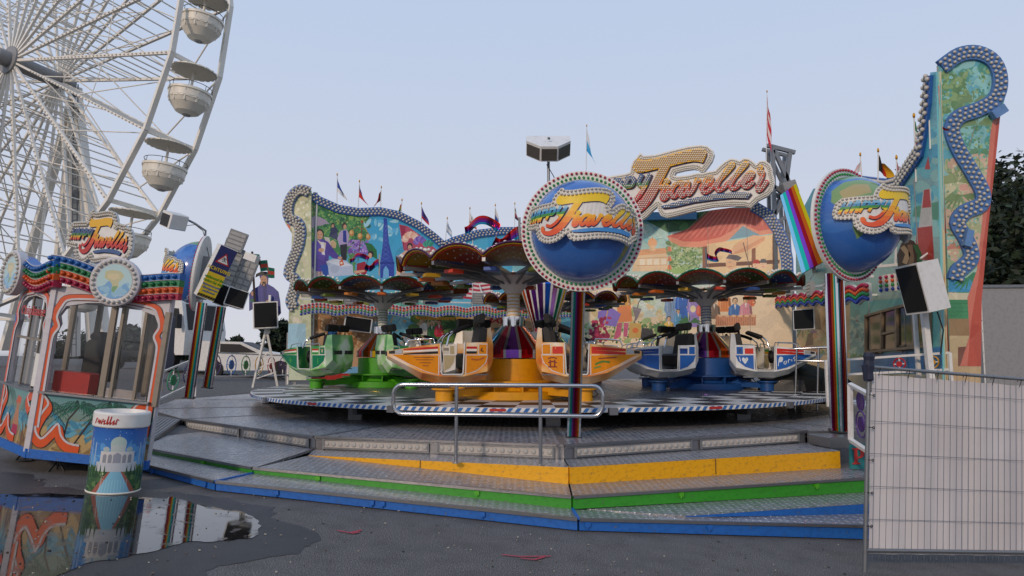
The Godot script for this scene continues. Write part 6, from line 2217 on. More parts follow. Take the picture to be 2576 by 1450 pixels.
func litter_bin():
	var a := Gp(203, 1236)
	var b := Gp(342, 1238)
	var c := (a + b) * 0.5
	var rr := a.distance_to(b) * 0.5
	c.z -= rr * 0.3
	c.y = gy(c.x)
	var t := thing("litter_bin", "round litter bin painted with a domed palace and a long pool, white lid", "litter bin", "", Transform3D(GB * Basis(Vector3.UP, 0.5), c))
	var p := Painter.new(1024, 512, hx("2f6fc0"))
	p.grad([], "2458a8", "6fb4d8")
	p.layer()
	p.dabs(rng, 60, 0, 150, 1024, 300, 60, [Color(0.5, 0.75, 0.9, 0.4)], 0.4)
	p.merge(6)
	for k in 60: p.ell(rng.randf() * 1024, rng.randf() * 200, 2, 2, "dfe8f0")
	for ox in [256, 768]:
		p.poly([ox - 240, 300, ox + 240, 300, ox + 240, 512, ox - 240, 512], "3a5a38")
		p.layer()
		p.dabs(rng, 60, ox - 240, 310, ox + 240, 500, 26, ["46663c", "5a7a44", "2f4c34"])
		p.merge(2)
		p.poly([ox - 30, 340, ox + 30, 340, ox + 110, 512, ox - 110, 512], "7fb6cc"); p.poly([ox - 30, 340, ox - 44, 340, ox - 150, 512, ox - 110, 512], "9a5a4c"); p.poly([ox + 30, 340, ox + 44, 340, ox + 150, 512, ox + 110, 512], "9a5a4c")
		for k in 10: p.line([ox - 80 + k * 17, 400, ox - 90 + k * 19, 505], 2, "a9d2dc")
		p.poly([ox - 130, 270, ox + 130, 270, ox + 130, 340, ox - 130, 340], "b9bcc0"); p.poly([ox - 105, 190, ox + 105, 190, ox + 105, 275, ox - 105, 275], "c9c6c2")
		p.ell(ox, 130, 48, 52, "a9bcb4"); p.poly([ox - 46, 140, ox + 46, 140, ox + 42, 190, ox - 42, 190], "b5bdb8"); p.line([ox, 60, ox, 85], 3, "c8b070")
		for s in [-1, 1]:
			p.ell(ox + s * 70, 175, 20, 20, "a9b4b0"); p.poly([ox + s * 150 - 6, 130, ox + s * 150 + 6, 130, ox + s * 150 + 7, 310, ox + s * 150 - 7, 310], "8fa8c4"); p.poly([ox + s * 190 - 6, 100, ox + s * 190 + 6, 100, ox + s * 190 + 7, 320, ox + s * 190 - 7, 320], "7f9cc0")
			for k in 2: p.poly([ox + s * (42 + k * 34) - 12, 275, ox + s * (42 + k * 34) - 12, 220, ox + s * (42 + k * 34), 208, ox + s * (42 + k * 34) + 12, 220, ox + s * (42 + k * 34) + 12, 275], "8a8c94")
			for k in 7: p.poly([ox + s * (60 + k * 26), 345 + k * 12, ox + s * (66 + k * 28), 290 - k * 6, ox + s * (74 + k * 28), 350 + k * 12], "2a4a2e")
		p.poly([ox - 24, 275, ox - 24, 215, ox, 196, ox + 24, 215, ox + 24, 275], "8f929c")
	p.grain(rng, 0.06)
	var bd := MB.new()
	bd.lathe([Vector2(rr * 0.98, 0.0), Vector2(rr * 0.985, 0.72)], 36)
	# picture upright on the wall of the bin
	for i in bd.t.size(): bd.t[i] = Vector2(bd.t[i].x, 1.0 - bd.t[i].y)
	part(t, "drum", bd, tex_mat(p.tex(), 0.25))
	var ld := MB.new()
	ld.lathe([Vector2(rr * 1.03, 0.70), Vector2(rr * 1.05, 0.71), Vector2(rr * 1.05, 0.84), Vector2(rr * 1.02, 0.855), Vector2(rr * 0.85, 0.86), Vector2(rr * 0.8, 0.80), Vector2(0.0, 0.80)], 36)
	part(t, "lid", ld, M.white)
	var foot := MB.new()
	foot.lathe([Vector2(rr * 1.0, 0.0), Vector2(rr * 1.01, 0.012), Vector2(rr * 0.99, 0.02)], 36)
	part(t, "bottom_rim", foot, M.cream)
	# brush lettering round the lid
	var lm := MB.new()
	var word := [[0, 0.02, 0.03, 0.07, 0.05, 0.06], [0.06, 0.03, 0.09, 0.06, 0.1, 0.02, 0.12, 0.05], [0.13, 0.06, 0.15, 0.02, 0.18, 0.07], [0.19, 0.04, 0.22, 0.06, 0.2, 0.02, 0.24, 0.03], [0.25, 0.03, 0.28, 0.1, 0.26, 0.02, 0.29, 0.04], [0.30, 0.03, 0.33, 0.1, 0.31, 0.02, 0.34, 0.04], [0.35, 0.04, 0.38, 0.06, 0.36, 0.02, 0.40, 0.04], [0.41, 0.02, 0.42, 0.07, 0.45, 0.065]]
	for wv in word:
		var pts := []
		for p2 in sm(wv, 4):
			var an: float = -2.62 + p2.x * 2.1
			pts.append(Vector3(cos(an) * (rr * 1.053), 0.715 + p2.y * 1.1, -sin(an) * (rr * 1.053)))
		lm.tube(pts, 0.006, 5)
	part(t, "lettering", lm, M.scriptred)

# ---------------------------------------------------------------- site fence
func site_fence():
	var a := Gp(2176, 1440)
	var d := (P(2576, 1180, 7.12) - P(2184, 1180, -a.z))
	d.y = 0; d = d.normalized()
	var b := Basis(Vector3(d.x, SLOPE * d.x, d.z).normalized(), Vector3.UP, Vector3.ZERO)
	var x := b.x
	var u := (Vector3(0.055, 1, 0)).normalized()
	u = (u - x * u.dot(x)).normalized()
	var X := Transform3D(Basis(x, u, x.cross(u)), a)
	var t := thing("site_fence", "galvanised wire mesh fence panel backed with white sheeting", "fence", "", X)
	var L := 3.4
	var H := 2.03
	for s in [0.0, L]:
		var po := MB.new()
		po.cyl(Vector3(s, 0.0, 0), Vector3(s, H, 0), 0.021, 0.021, 12)
		part(t, "post", po, M.galv)
	var tr := MB.new()
	tr.cyl(Vector3(0, H - 0.09, 0), Vector3(L, H - 0.09, 0), 0.018, 0.018, 10)
	part(t, "top_rail", tr, M.galv)
	var br := MB.new()
	br.cyl(Vector3(0, 0.2, 0), Vector3(L, 0.2, 0), 0.018, 0.018, 10)
	part(t, "bottom_rail", br, M.galv)
	for i in 45:
		var w := MB.new()
		var q := 0.075 + i * 0.0735
		w.tube([Vector3(q, 0.12, 0.004), Vector3(q + rng.randf_range(-0.004, 0.004), 1.0 + rng.randf_range(-0.3, 0.3), 0.004), Vector3(q, H - 0.07, 0.004)], 0.0024, 5)
		part(t, "wire", w, M.galv)
	for i in 6:
		var w := MB.new()
		var y := H - 0.30 - i * 0.31
		w.cyl(Vector3(0.02, y, 0.008), Vector3(L, y, 0.008), 0.0026, 0.0026, 5)
		part(t, "wire", w, M.galv)
	# sheet with shallow waves
	var sh := MB.new()
	var f := func(i: float, j: float) -> Vector3:
		return Vector3(0.06 + i * (L - 0.1), 0.16 + j * (H - 0.31) - 0.012 * absf(sin(i * PI * 9.0)) * j, -0.025 - 0.012 * sin(i * 23.0 + j * 2.0) * sin(j * 3.1) - 0.008 * sin(i * 61.0))
	for i in 48:
		for j in 12:
			sh.quad(f.call(i / 48.0, j / 12.0), f.call((i + 1) / 48.0, j / 12.0), f.call((i + 1) / 48.0, (j + 1) / 12.0), f.call(i / 48.0, (j + 1) / 12.0))
	part(t, "sheet", sh, M.tarp)
	for i in 10:
		var ti := MB.new()
		var q := 0.1 + i * 0.34
		ti.tube([Vector3(q, H - 0.17, 0.012), Vector3(q + 0.01, H - 0.10, 0.024), Vector3(q + 0.02, H - 0.07, 0.0), Vector3(q + 0.012, H - 0.12, -0.022)], 0.0035, 5)
		part(t, "cable_tie", ti, M.rubber)
	for i in 5:
		var ti := MB.new()
		var y := H - 0.36 - i * 0.31
		ti.tube([Vector3(-0.022, y, 0.0), Vector3(0.0, y, 0.024), Vector3(0.05, y - 0.004, 0.012)], 0.004, 5)
		ti.lathe([Vector2(0.008, -0.003), Vector2(0.015, 0.0), Vector2(0.008, 0.003)], 8, Transform3D(Basis(Vector3.RIGHT, PI / 2), Vector3(0.06, y - 0.004, 0.006)))
		part(t, "cable_tie", ti, M.rubber)
	var rg := thing("rag", "dark blue rag tied round the top of the fence post", "rag", "", X)
	var rr := MB.new()
	rr.lathe([Vector2(0.03, 1.80), Vector2(0.05, 1.82), Vector2(0.042, 1.88), Vector2(0.052, 1.95), Vector2(0.045, 2.0), Vector2(0.055, 2.04), Vector2(0.045, 2.075), Vector2(0.0, 2.08)], 9, Transform3D(Basis(), Vector3(-0.005, 0, 0)), true)
	rr.cbox(Vector3(-0.05, 1.88, 0.02), Vector3(0.06, 0.16, 0.02), Basis(Vector3(0, 0, 1), 0.2), 0.005)
	part(rg, "cloth", rr, M.navy)

func c4(x: float, y: float) -> Vector2: return Vector2((600 + x / 2.231) / 1.59, (850 + y / 2.231) / 1.59)
func c3(x: float, y: float) -> Vector2: return Vector2(x * 0.39253, 880.5 + y * 0.39253)
func P2(v: Vector2, z: float) -> Vector3: return P(v.x, v.y, z)
func zw(w: Dictionary, x: float, y: float) -> float:
	var q := on_wall(w, x, y)
	return -(w.xf * Vector3(q.x, q.y, 0)).z
func sheet_on_ground(pts: Array, lift: float, jit: float, step: float, norm := Vector3.ZERO) -> MB:
	var q := PackedVector2Array()
	for p in pts:
		var g := Gp(p.x, p.y)
		q.append(Vector2(g.x, g.z))
	var fine := PackedVector2Array()
	var fn := FastNoiseLite.new()
	fn.seed = 4; fn.frequency = 1.3; fn.fractal_octaves = 6; fn.fractal_gain = 0.6
	for p in along(q, step):
		fine.append(p + Vector2(fn.get_noise_2d(p.x, p.y), fn.get_noise_2d(p.y + 30, p.x)) * jit)
	var best := PackedVector2Array()
	for g in Geometry2D.offset_polygon(fine, 0.002):
		if g.size() > best.size(): best = g
	fine = best
	var mb := MB.new()
	var ix := Geometry2D.triangulate_polygon(fine)
	var nn := norm if norm != Vector3.ZERO else GB.y
	for i in range(0, ix.size(), 3):
		var v := []
		for k in 3: v.append(Vector3(fine[ix[i + k]].x, gy(fine[ix[i + k]].x) + lift, fine[ix[i + k]].y))
		if (v[1] - v[0]).cross(v[2] - v[0]).y > 0: mb.tn(v[0], v[1], v[2], nn, nn, nn)
		else: mb.tn(v[0], v[2], v[1], nn, nn, nn)
	return mb
func ground():
	var g := MB.new()
	var xs := [-400.0, -60.0, -16.0, -9.0, -4.0, 0.0, 4.0, 12.0, 60.0, 400.0]
	var zs := [80.0, 20.0, 2.0, -4.0, -9.0, -16.0, -40.0, -120.0, -400.0]
	for i in xs.size() - 1:
		for j in zs.size() - 1:
			var f := func(x: float, z: float) -> Vector3: return Vector3(x, SLOPE * clampf(x, -16, 12), z)
			g.quad(f.call(xs[i], zs[j]), f.call(xs[i + 1], zs[j]), f.call(xs[i + 1], zs[j + 1]), f.call(xs[i], zs[j + 1]))
	structure("ground", g, M.asphalt)
	var wet := []
	for p in [[-300, 760], [0, 775], [170, 800], [330, 850], [300, 880], [560, 915], [870, 890], [1000, 905], [1350, 950], [1720, 1010], [1760, 1060], [1800, 1095], [1990, 1190], [2015, 1215], [1990, 1260], [1900, 1310], [1600, 1370], [1400, 1400], [1330, 1450], [1300, 1640], [-300, 1640]]: wet.append(c3(p[0], p[1]))
	structure("wet_ground", sheet_on_ground(wet, 0.004, 0.18, 0.05), M.wet)
	var wa := []
	for p in [[-300, 930], [0, 935], [300, 925], [480, 930], [860, 945], [1100, 950], [1400, 1010], [1600, 1060], [1650, 1110], [1640, 1170], [1600, 1205], [1450, 1225], [1200, 1235], [1050, 1275], [830, 1335], [640, 1360], [500, 1390], [330, 1480], [200, 1600], [-300, 1600]]: wa.append(c3(p[0], p[1]))
	structure("puddle_water", sheet_on_ground(wa, 0.008, 0.15, 0.035, Vector3(0.079, 0.9956, -0.052).normalized()), M.water)
	# loose grit and scraps on the asphalt
	var gr := MB.new()
	for i in 420:
		var g3 := Gp(rng.randf_range(0, 2170), rng.randf_range(1240, 1450) if i % 3 > 0 else rng.randf_range(1180, 1300))
		var s3 := rng.randf_range(0.004, 0.013)
		gr.c = lin(hx(["2a2624", "8a8278", "6a6058", "b0a894", "4a3a2c"][rng.randi() % 5]))
		gr.box(Vector3(g3.x, gy(g3.x) + 0.010, g3.z), Vector3(s3 * rng.randf_range(0.8, 2.2), 0.006, s3), Basis(Vector3.UP, rng.randf() * PI))
	var go := part(self, "grit", gr, M.vpaint)
	stuff(go)
	go.set_meta("label", "loose grit and leaf scraps scattered over the asphalt")
	go.set_meta("category", "grit")
	# sprayed marks
	for k in 2:
		var t := thing("spray_mark", ["red sprayed chevron on the asphalt by the puddle", "thin red and pale sprayed arrow on the asphalt far from the puddle"][k], "paint mark")
		var ls: Array = [[[848, 1338, 880, 1344, 910, 1337], [884, 1346, 905, 1342]], [[1262, 1399, 1310, 1404, 1386, 1403], [1310, 1408, 1345, 1412, 1370, 1405]]][k]
		for l in ls:
			var q := PackedVector2Array()
			for i in range(0, l.size(), 2):
				var g2 := Gp(l[i], l[i + 1])
				q.append(Vector2(g2.x, g2.z))
			var mb := MB.new()
			for pg in Geometry2D.offset_polyline(q, 0.013, Geometry2D.JOIN_ROUND, Geometry2D.END_ROUND):
				var ix := Geometry2D.triangulate_polygon(pg)
				for i in range(0, ix.size(), 3):
					var v := []
					for j in 3: v.append(Vector3(pg[ix[i + j]].x, gy(pg[ix[i + j]].x) + 0.012, pg[ix[i + j]].y))
					if (v[1] - v[0]).cross(v[2] - v[0]).y < 0: v.reverse()
					mb.tn(v[0], v[1], v[2], GB.y, GB.y, GB.y)
			if mb.v.size() > 0: part(t, "stroke", mb, M.spray)

func railing(label: String, a: Vector3, b: Vector3, h: float, cols: Array, drop: float, ring := 0.2):
	var t := thing("ring_railing", label, "railing", "white railings with coloured rings")
	var n := cols.size()
	for y in [0.0, h]:
		var r := MB.new()
		r.beam(a + Vector3(0, y, 0), b + Vector3(0, y, 0), 0.04, 0.04)
		part(t, "rail", r, M.white)
	for k in [0.0, 1.0]:
		var r := MB.new()
		var p := a.lerp(b, k)
		r.beam(p - Vector3(0, drop, 0), p + Vector3(0, h, 0), 0.05, 0.05)
		part(t, "post", r, M.white)
	var d := (b - a).normalized()
	for i in n:
		var p := a.lerp(b, (i + 0.5) / n)
		var c := p + Vector3(0, h * 0.5, 0)
		var st := MB.new()
		st.beam(p, c - Vector3(0, ring * 0.4, 0), 0.022, 0.022)
		st.beam(c + Vector3(0, ring * 0.4, 0), p + Vector3(0, h, 0), 0.022, 0.022)
		st.beam(c - d * ring, c + d * ring, 0.018, 0.018)
		part(t, "spoke", st, M.white)
		var m := mat(hx(cols[i]), 0.35)
		var rg := MB.new()
		var pts := []
		for j in 22:
			var q := TAU * j / 22
			pts.append(c + d * cos(q) * ring + Vector3(0, sin(q) * ring, 0))
		rg.tube(pts, 0.014, 6, true)
		var rgp := part(t, "ring", rg, m)
		var ds := MB.new()
		var z := d.cross(Vector3.UP).normalized()
		ds.cyl(c - z * 0.012, c + z * 0.012, ring * 0.52, ring * 0.52, 18)
		part(rgp, "disc", ds, m)
	return t
func handrail():
	var a := Yp(1147, 1166, 0.41)
	var b := Yp(1360, 1171, 0.41)
	var d := (b - a)
	d.y = 0
	d = d.normalized()
	var t := thing("handrail", "polished steel handrail with rounded ends on the yellow step", "handrail")
	for p in [a, b]:
		var mb := MB.new()
		mb.cyl(p, p + Vector3(0, 1.0, 0), 0.024, 0.024, 12)
		mb.cyl(p, p + Vector3(0, 0.01, 0), 0.05, 0.05, 12)
		part(t, "post", mb, M.brushed)
	var l := a - d * 0.72
	var r := b + d * 0.66
	var pts := []
	var y0 := a.y + 0.62
	var y1 := a.y + 1.0
	var rr := 0.13
	for c in [[r, y1 - rr, 0.0], [l, y1 - rr, 0.5], [l, y0 + rr, 1.0], [r, y0 + rr, 1.5]]:
		for j in 7:
			var an: float = PI * c[2] + PI * 0.5 * j / 6.0
			var o: Vector3 = c[0]
			pts.append(Vector3(o.x, c[1], o.z) + d * cos(an) * rr + Vector3(0, sin(an) * rr, 0))
	var mb := MB.new()
	mb.tube(pts, 0.026, 10, true)
	part(t, "rail_loop", mb, M.brushed)

func left_cluster():
	# warning box behind the far globe sign
	var z := 15.1
	var q := [P2(c4(630, 280), z), P2(c4(780, 345), z + 0.25), P2(c4(570, 805), z + 0.25), P2(c4(420, 745), z)]
	var x: Vector3 = (q[1] - q[0]).normalized()
	var y: Vector3 = (q[0] - q[3])
	y = (y - x * y.dot(x)).normalized()
	var b := Basis(x, y, x.cross(y))
	var o: Vector3 = (q[0] + q[1] + q[2] + q[3]) * 0.25
	var wd: float = q[0].distance_to(q[1])
	var ht: float = q[0].distance_to(q[3])
	var t := thing("warning_box", "blue and yellow warning sign box reading ACHTUNG hung beside floodlights", "warning sign", "", Transform3D(b, o))
	var bx := MB.new()
	bx.cbox(Vector3(0, 0, -0.16), Vector3(wd, ht, 0.3), Basis(), 0.01)
	part(t, "box", bx, M.white)
	var up := MB.new()
	up.box(Vector3(0, ht * 0.235, -0.006), Vector3(wd * 0.97, ht * 0.5, 0.012))
	part(t, "sign_upper", up, M.signblue)
	var lo := MB.new()
	lo.box(Vector3(0, -ht * 0.25, -0.006), Vector3(wd * 0.97, ht * 0.47, 0.012))
	part(t, "sign_lower", lo, M.signyellow)
	for k in 7:
		var st := MB.new()
		var xx := -wd * 0.44 + k * wd * 0.145
		st.prism(PackedVector2Array([Vector2(xx - 0.035, -ht * 0.478), Vector2(xx + 0.01, -ht * 0.478), Vector2(xx + 0.04, -ht * 0.43), Vector2(xx - 0.005, -ht * 0.43)]), 0.004, Transform3D(Basis(), Vector3(0, 0, 0.004)))
		part(t, "hazard_stripe", st, M.black)
	for cfg in [[0.16, 0.002, M.red], [0.115, 0.006, M.white]]:
		var tr := MB.new()
		tr.prism(PackedVector2Array([Vector2(-cfg[0], -cfg[0] * 0.6), Vector2(cfg[0], -cfg[0] * 0.6), Vector2(0, cfg[0] * 1.05)]), 0.004, Transform3D(Basis(), Vector3(0, ht * 0.25, cfg[1])))
		part(t, "warning_triangle", tr, cfg[2])
	var fg := MB.new()
	for l in [[-0.01, 0.035, 0.02, 0.0], [0.02, 0.0, -0.03, -0.03], [0.02, 0.0, 0.05, -0.03], [-0.01, 0.03, 0.04, 0.05], [-0.01, 0.035, -0.05, 0.01]]: fg.beam(Vector3(l[0], ht * 0.25 + l[1], 0.01), Vector3(l[2], ht * 0.25 + l[3], 0.01), 0.012, 0.004, Vector3(0, 0, 1))
	fg.ball(Vector3(-0.018, ht * 0.25 + 0.055, 0.01), 0.013, 4, 6)
	part(t, "pictogram", fg, M.black)
	text(t, "lettering", "ACHTUNG", Vector3(0, ht * 0.06, 0.004), Basis(), 0.11, M.signyellow)
	text(t, "lettering", "während der", Vector3(0, -ht * 0.11, 0.004), Basis(), 0.075, M.green)
	text(t, "lettering", "Fahrt ist das", Vector3(0, -ht * 0.18, 0.004), Basis(), 0.075, M.green)
	text(t, "lettering", "Betreten und", Vector3(0, -ht * 0.25, 0.004), Basis(), 0.06, M.trimblue)
	text(t, "lettering", "Überqueren", Vector3(0, -ht * 0.31, 0.004), Basis(), 0.06, M.trimblue)
	text(t, "lettering", "verboten!", Vector3(0, -ht * 0.37, 0.004), Basis(), 0.06, M.trimblue)
	var fb := Basis(Vector3(0, 0, 1), -0.34) * Basis(Vector3.UP, 0.25)
	floodlight("grey floodlight mounted on top of the ACHTUNG warning box", P2(c4(770, 255), 16.3), fb, Vector3(0.42, 0.48, 0.14), "floodlights beside the warning box", 4)
	var g := thing("lamp_panel", "grey panel of small square lamps beside the ACHTUNG warning box", "lamp panel", "", Transform3D(fb, P2(c4(815, 590), 16.6)))
	var gp := MB.new()
	gp.cbox(Vector3.ZERO, Vector3(0.5, 0.95, 0.12), Basis(), 0.01)
	part(g, "housing", gp, M.grey)
	for i in 3:
		for j in 6:
			var l := MB.new()
			l.box(Vector3((i - 1) * 0.155, (j - 2.5) * 0.15, 0.066), Vector3(0.125, 0.11, 0.012))
			part(g, "lamp", l, M.lampgrey)
	floodlight("grey floodlight strip between warning box and lamp panel", P2(c4(745, 500), 16.45), fb, Vector3(0.2, 1.0, 0.14), "floodlights beside the warning box", 7)
	speaker("white loudspeaker under the lamp panel beside the warning box", P2(c4(765, 770), 15.9), Basis(Vector3.UP, 0.45) * Basis(Vector3(0, 0, 1), -0.28), Vector3(0.46, 0.42, 0.4))
	speaker("narrow white loudspeaker behind the warning box edge", P2(c4(665, 740), 16.3), Basis(Vector3.UP, -0.1) * Basis(Vector3(0, 0, 1), -0.34), Vector3(0.3, 0.5, 0.3))
	# lamp on the outrigger arm
	var lam := thing("outrigger_lamp", "white box lamp on a bent arm above the far globe sign", "lamp")
	var p := P2(c4(215, 75), 15.6)
	var lb := Basis(Vector3.UP, -0.5) * Basis(Vector3(0, 0, 1), -0.35)
	var cb := MB.new()
	cb.cbox(p, Vector3(0.38, 0.36, 0.42), lb, 0.02)
	part(lam, "housing", cb, M.white)
	var gl := MB.new()
	gl.box(p + lb * Vector3(-0.03, -0.02, 0.212), Vector3(0.3, 0.28, 0.01), lb)
	part(lam, "lens", gl, M.dark)
	var ar := MB.new()
	ar.tube([P2(c4(270, 35), 15.7), P2(c4(400, 100), 15.8), P2(c4(495, 165), 15.9), P2(c4(485, 290), 16.0)], 0.025, 8)
	part(lam, "arm", ar, M.galv)
	var wi := MB.new()
	wi.tube([P2(c4(270, 100), 15.7), P2(c4(330, 118), 15.75), P2(c4(400, 110), 15.8), P2(c4(470, 165), 15.9), P2(c4(500, 280), 16.0), P2(c4(530, 420), 16.0)], 0.008, 5)
	part(lam, "cable", wi, M.rubber)
	# painted figure with a flag and loudspeaker on a stand
	var w := wall(-30, -19.6, 30, -19.6)
	var f := thing("cutout_figure", "painted cut-out of a moustached man in blue holding a small flag", "cutout")
	var ol := flat2([885, 880, 885, 730, 915, 690, 975, 655, 987, 610, 975, 565, 940, 580, 948, 550, 990, 530, 1040, 530, 1062, 552, 1096, 575, 1085, 588, 1055, 583, 1050, 640, 1100, 668, 1145, 710, 1160, 800, 1167, 900, 1145, 925, 1130, 840, 960, 840], c4)
	var pq := wall_pts(w, ol)
	var r := bounds(pq)
	var pt := Painter.new(256, 384, hx("3f3f86"))
	pt.map = mural_map(w, r, 256, 384, c4)
	pt.grad([], "43438c", "35356e")
	for i in 14: pt.line([960 + i * 12, 680, 950 + i * 14, 830], 1.2, "6a6ab0")
	pt.poly([1005, 650, 1040, 650, 1050, 830, 1020, 830], "30306a"); pt.ell(1014, 610, 34, 46, "b98a6a"); pt.poly([935, 585, 945, 540, 1000, 525, 1060, 545, 1100, 580, 1050, 575, 1000, 560], "1c1a1c")
	pt.poly([1005, 620, 1030, 618, 1040, 670, 1030, 670, 1018, 630, 1004, 660, 1000, 650], "241a18"); pt.ell(1003, 600, 5, 3, "20181a"); pt.ell(1028, 600, 5, 3, "20181a"); pt.ell(1060, 795, 26, 12, "b98a6a"); pt.ell(915, 725, 14, 20, "b98a6a"); pt.poly([890, 780, 925, 770, 930, 800, 890, 800], "2a6a4a")
	pt.grain(rng, 0.08)
	var fm := MB.new()
	fm.prism(pq, 0.03, w.xf, r)
	part(f, "figure_board", fm, tex_mat(pt.tex(), 0.4))
	var st := MB.new()
	st.beam(P2(c4(910, 350), 19.5), P2(c4(945, 1020), 19.5), 0.05, 0.04)
	part(f, "staff", st, M.bark)
	var fl := MB.new()
	var fp := [[915, 370, 470], [975, 375, 470], [985, 430, 530], [1045, 425, 520], [1055, 490, 585], [1110, 500, 588]]
	for i in 5:
		for k in 3:
			fl.c = lin(hx(["14604a", "a83a2a", "14604a"][k]))
			var a0 := P2(c4(fp[i][0], lerpf(fp[i][1], fp[i][2], k / 3.0)), 19.45 + 0.06 * (i % 2))
			var a1 := P2(c4(fp[i][0], lerpf(fp[i][1], fp[i][2], (k + 1) / 3.0)), 19.45 + 0.06 * (i % 2))
			var b0 := P2(c4(fp[i + 1][0], lerpf(fp[i + 1][1], fp[i + 1][2], k / 3.0)), 19.45 + 0.06 * ((i + 1) % 2))
			var b1 := P2(c4(fp[i + 1][0], lerpf(fp[i + 1][1], fp[i + 1][2], (k + 1) / 3.0)), 19.45 + 0.06 * ((i + 1) % 2))
			fl.quad(a1, b1, b0, a0)
	part(f, "flag_board", fl, M.cloth)
	var sp := P(672, 794, 19.2)
	speaker("square black-fronted loudspeaker on a stand before the painted man", sp, Basis(Vector3(0, 0, 1), 0.06) * Basis(Vector3.UP, 0.1), Vector3(0.68, 0.74, 0.4))
	var sd := thing("speaker_stand", "white lattice stand carrying the loudspeaker and the painted man", "stand")
	var fo := P(668, 945, 19.4)
	for k in [-0.35, 0.35]:
		var lg := MB.new()
		lg.beam(sp + Vector3(-0.05, -0.37, -0.1), fo + Vector3(k, -0.35, 0), 0.06, 0.06)
		part(sd, "leg", lg, M.white)
	var tp := MB.new()
	tp.beam(sp + Vector3(-0.05, -0.5, -0.3), sp + Vector3(-0.05, 0.6, -0.3), 0.06, 0.06)
	tp.beam(sp + Vector3(-0.05, -0.4, -0.3), sp + Vector3(-0.05, -0.4, 0.0), 0.06, 0.06)
	for k in 3: tp.beam(fo + Vector3(-0.3 + k * 0.09, -0.1 + k * 0.3, 0), fo + Vector3(0.3 - k * 0.09, 0.1 + k * 0.3, 0), 0.03, 0.03)
	part(sd, "brace", tp, M.white)
	var bl := thing("small_lamp", "small white box lamp beside the flag of the painted man", "lamp")
	var bm := MB.new()
	bm.cbox(P2(c4(895, 410), 19.3), Vector3(0.42, 0.26, 0.3), Basis(Vector3(0, 0, 1), -0.3), 0.01)
	bm.cyl(P2(c4(880, 430), 19.3), P2(c4(925, 520), 19.45), 0.015, 0.015, 6)
	part(bl, "housing", bm, M.white)
	railing("white inclined railing with yellow and green rings beside the side ramp", P(368, 1020, 15.2), P(492, 962, 17.2), 0.60, ["c8931a", "1f8a5a", "3a2a5a"], 0.35, 0.24)
	railing("white railing with six coloured rings along the far deck edge", P(520, 948, 17.6), P(724, 944, 22.4), 0.62, ["4a2a6a", "1f6ab0", "3f8a4a", "c8931a", "a82028", "3a2458"], 0.3, 0.25)

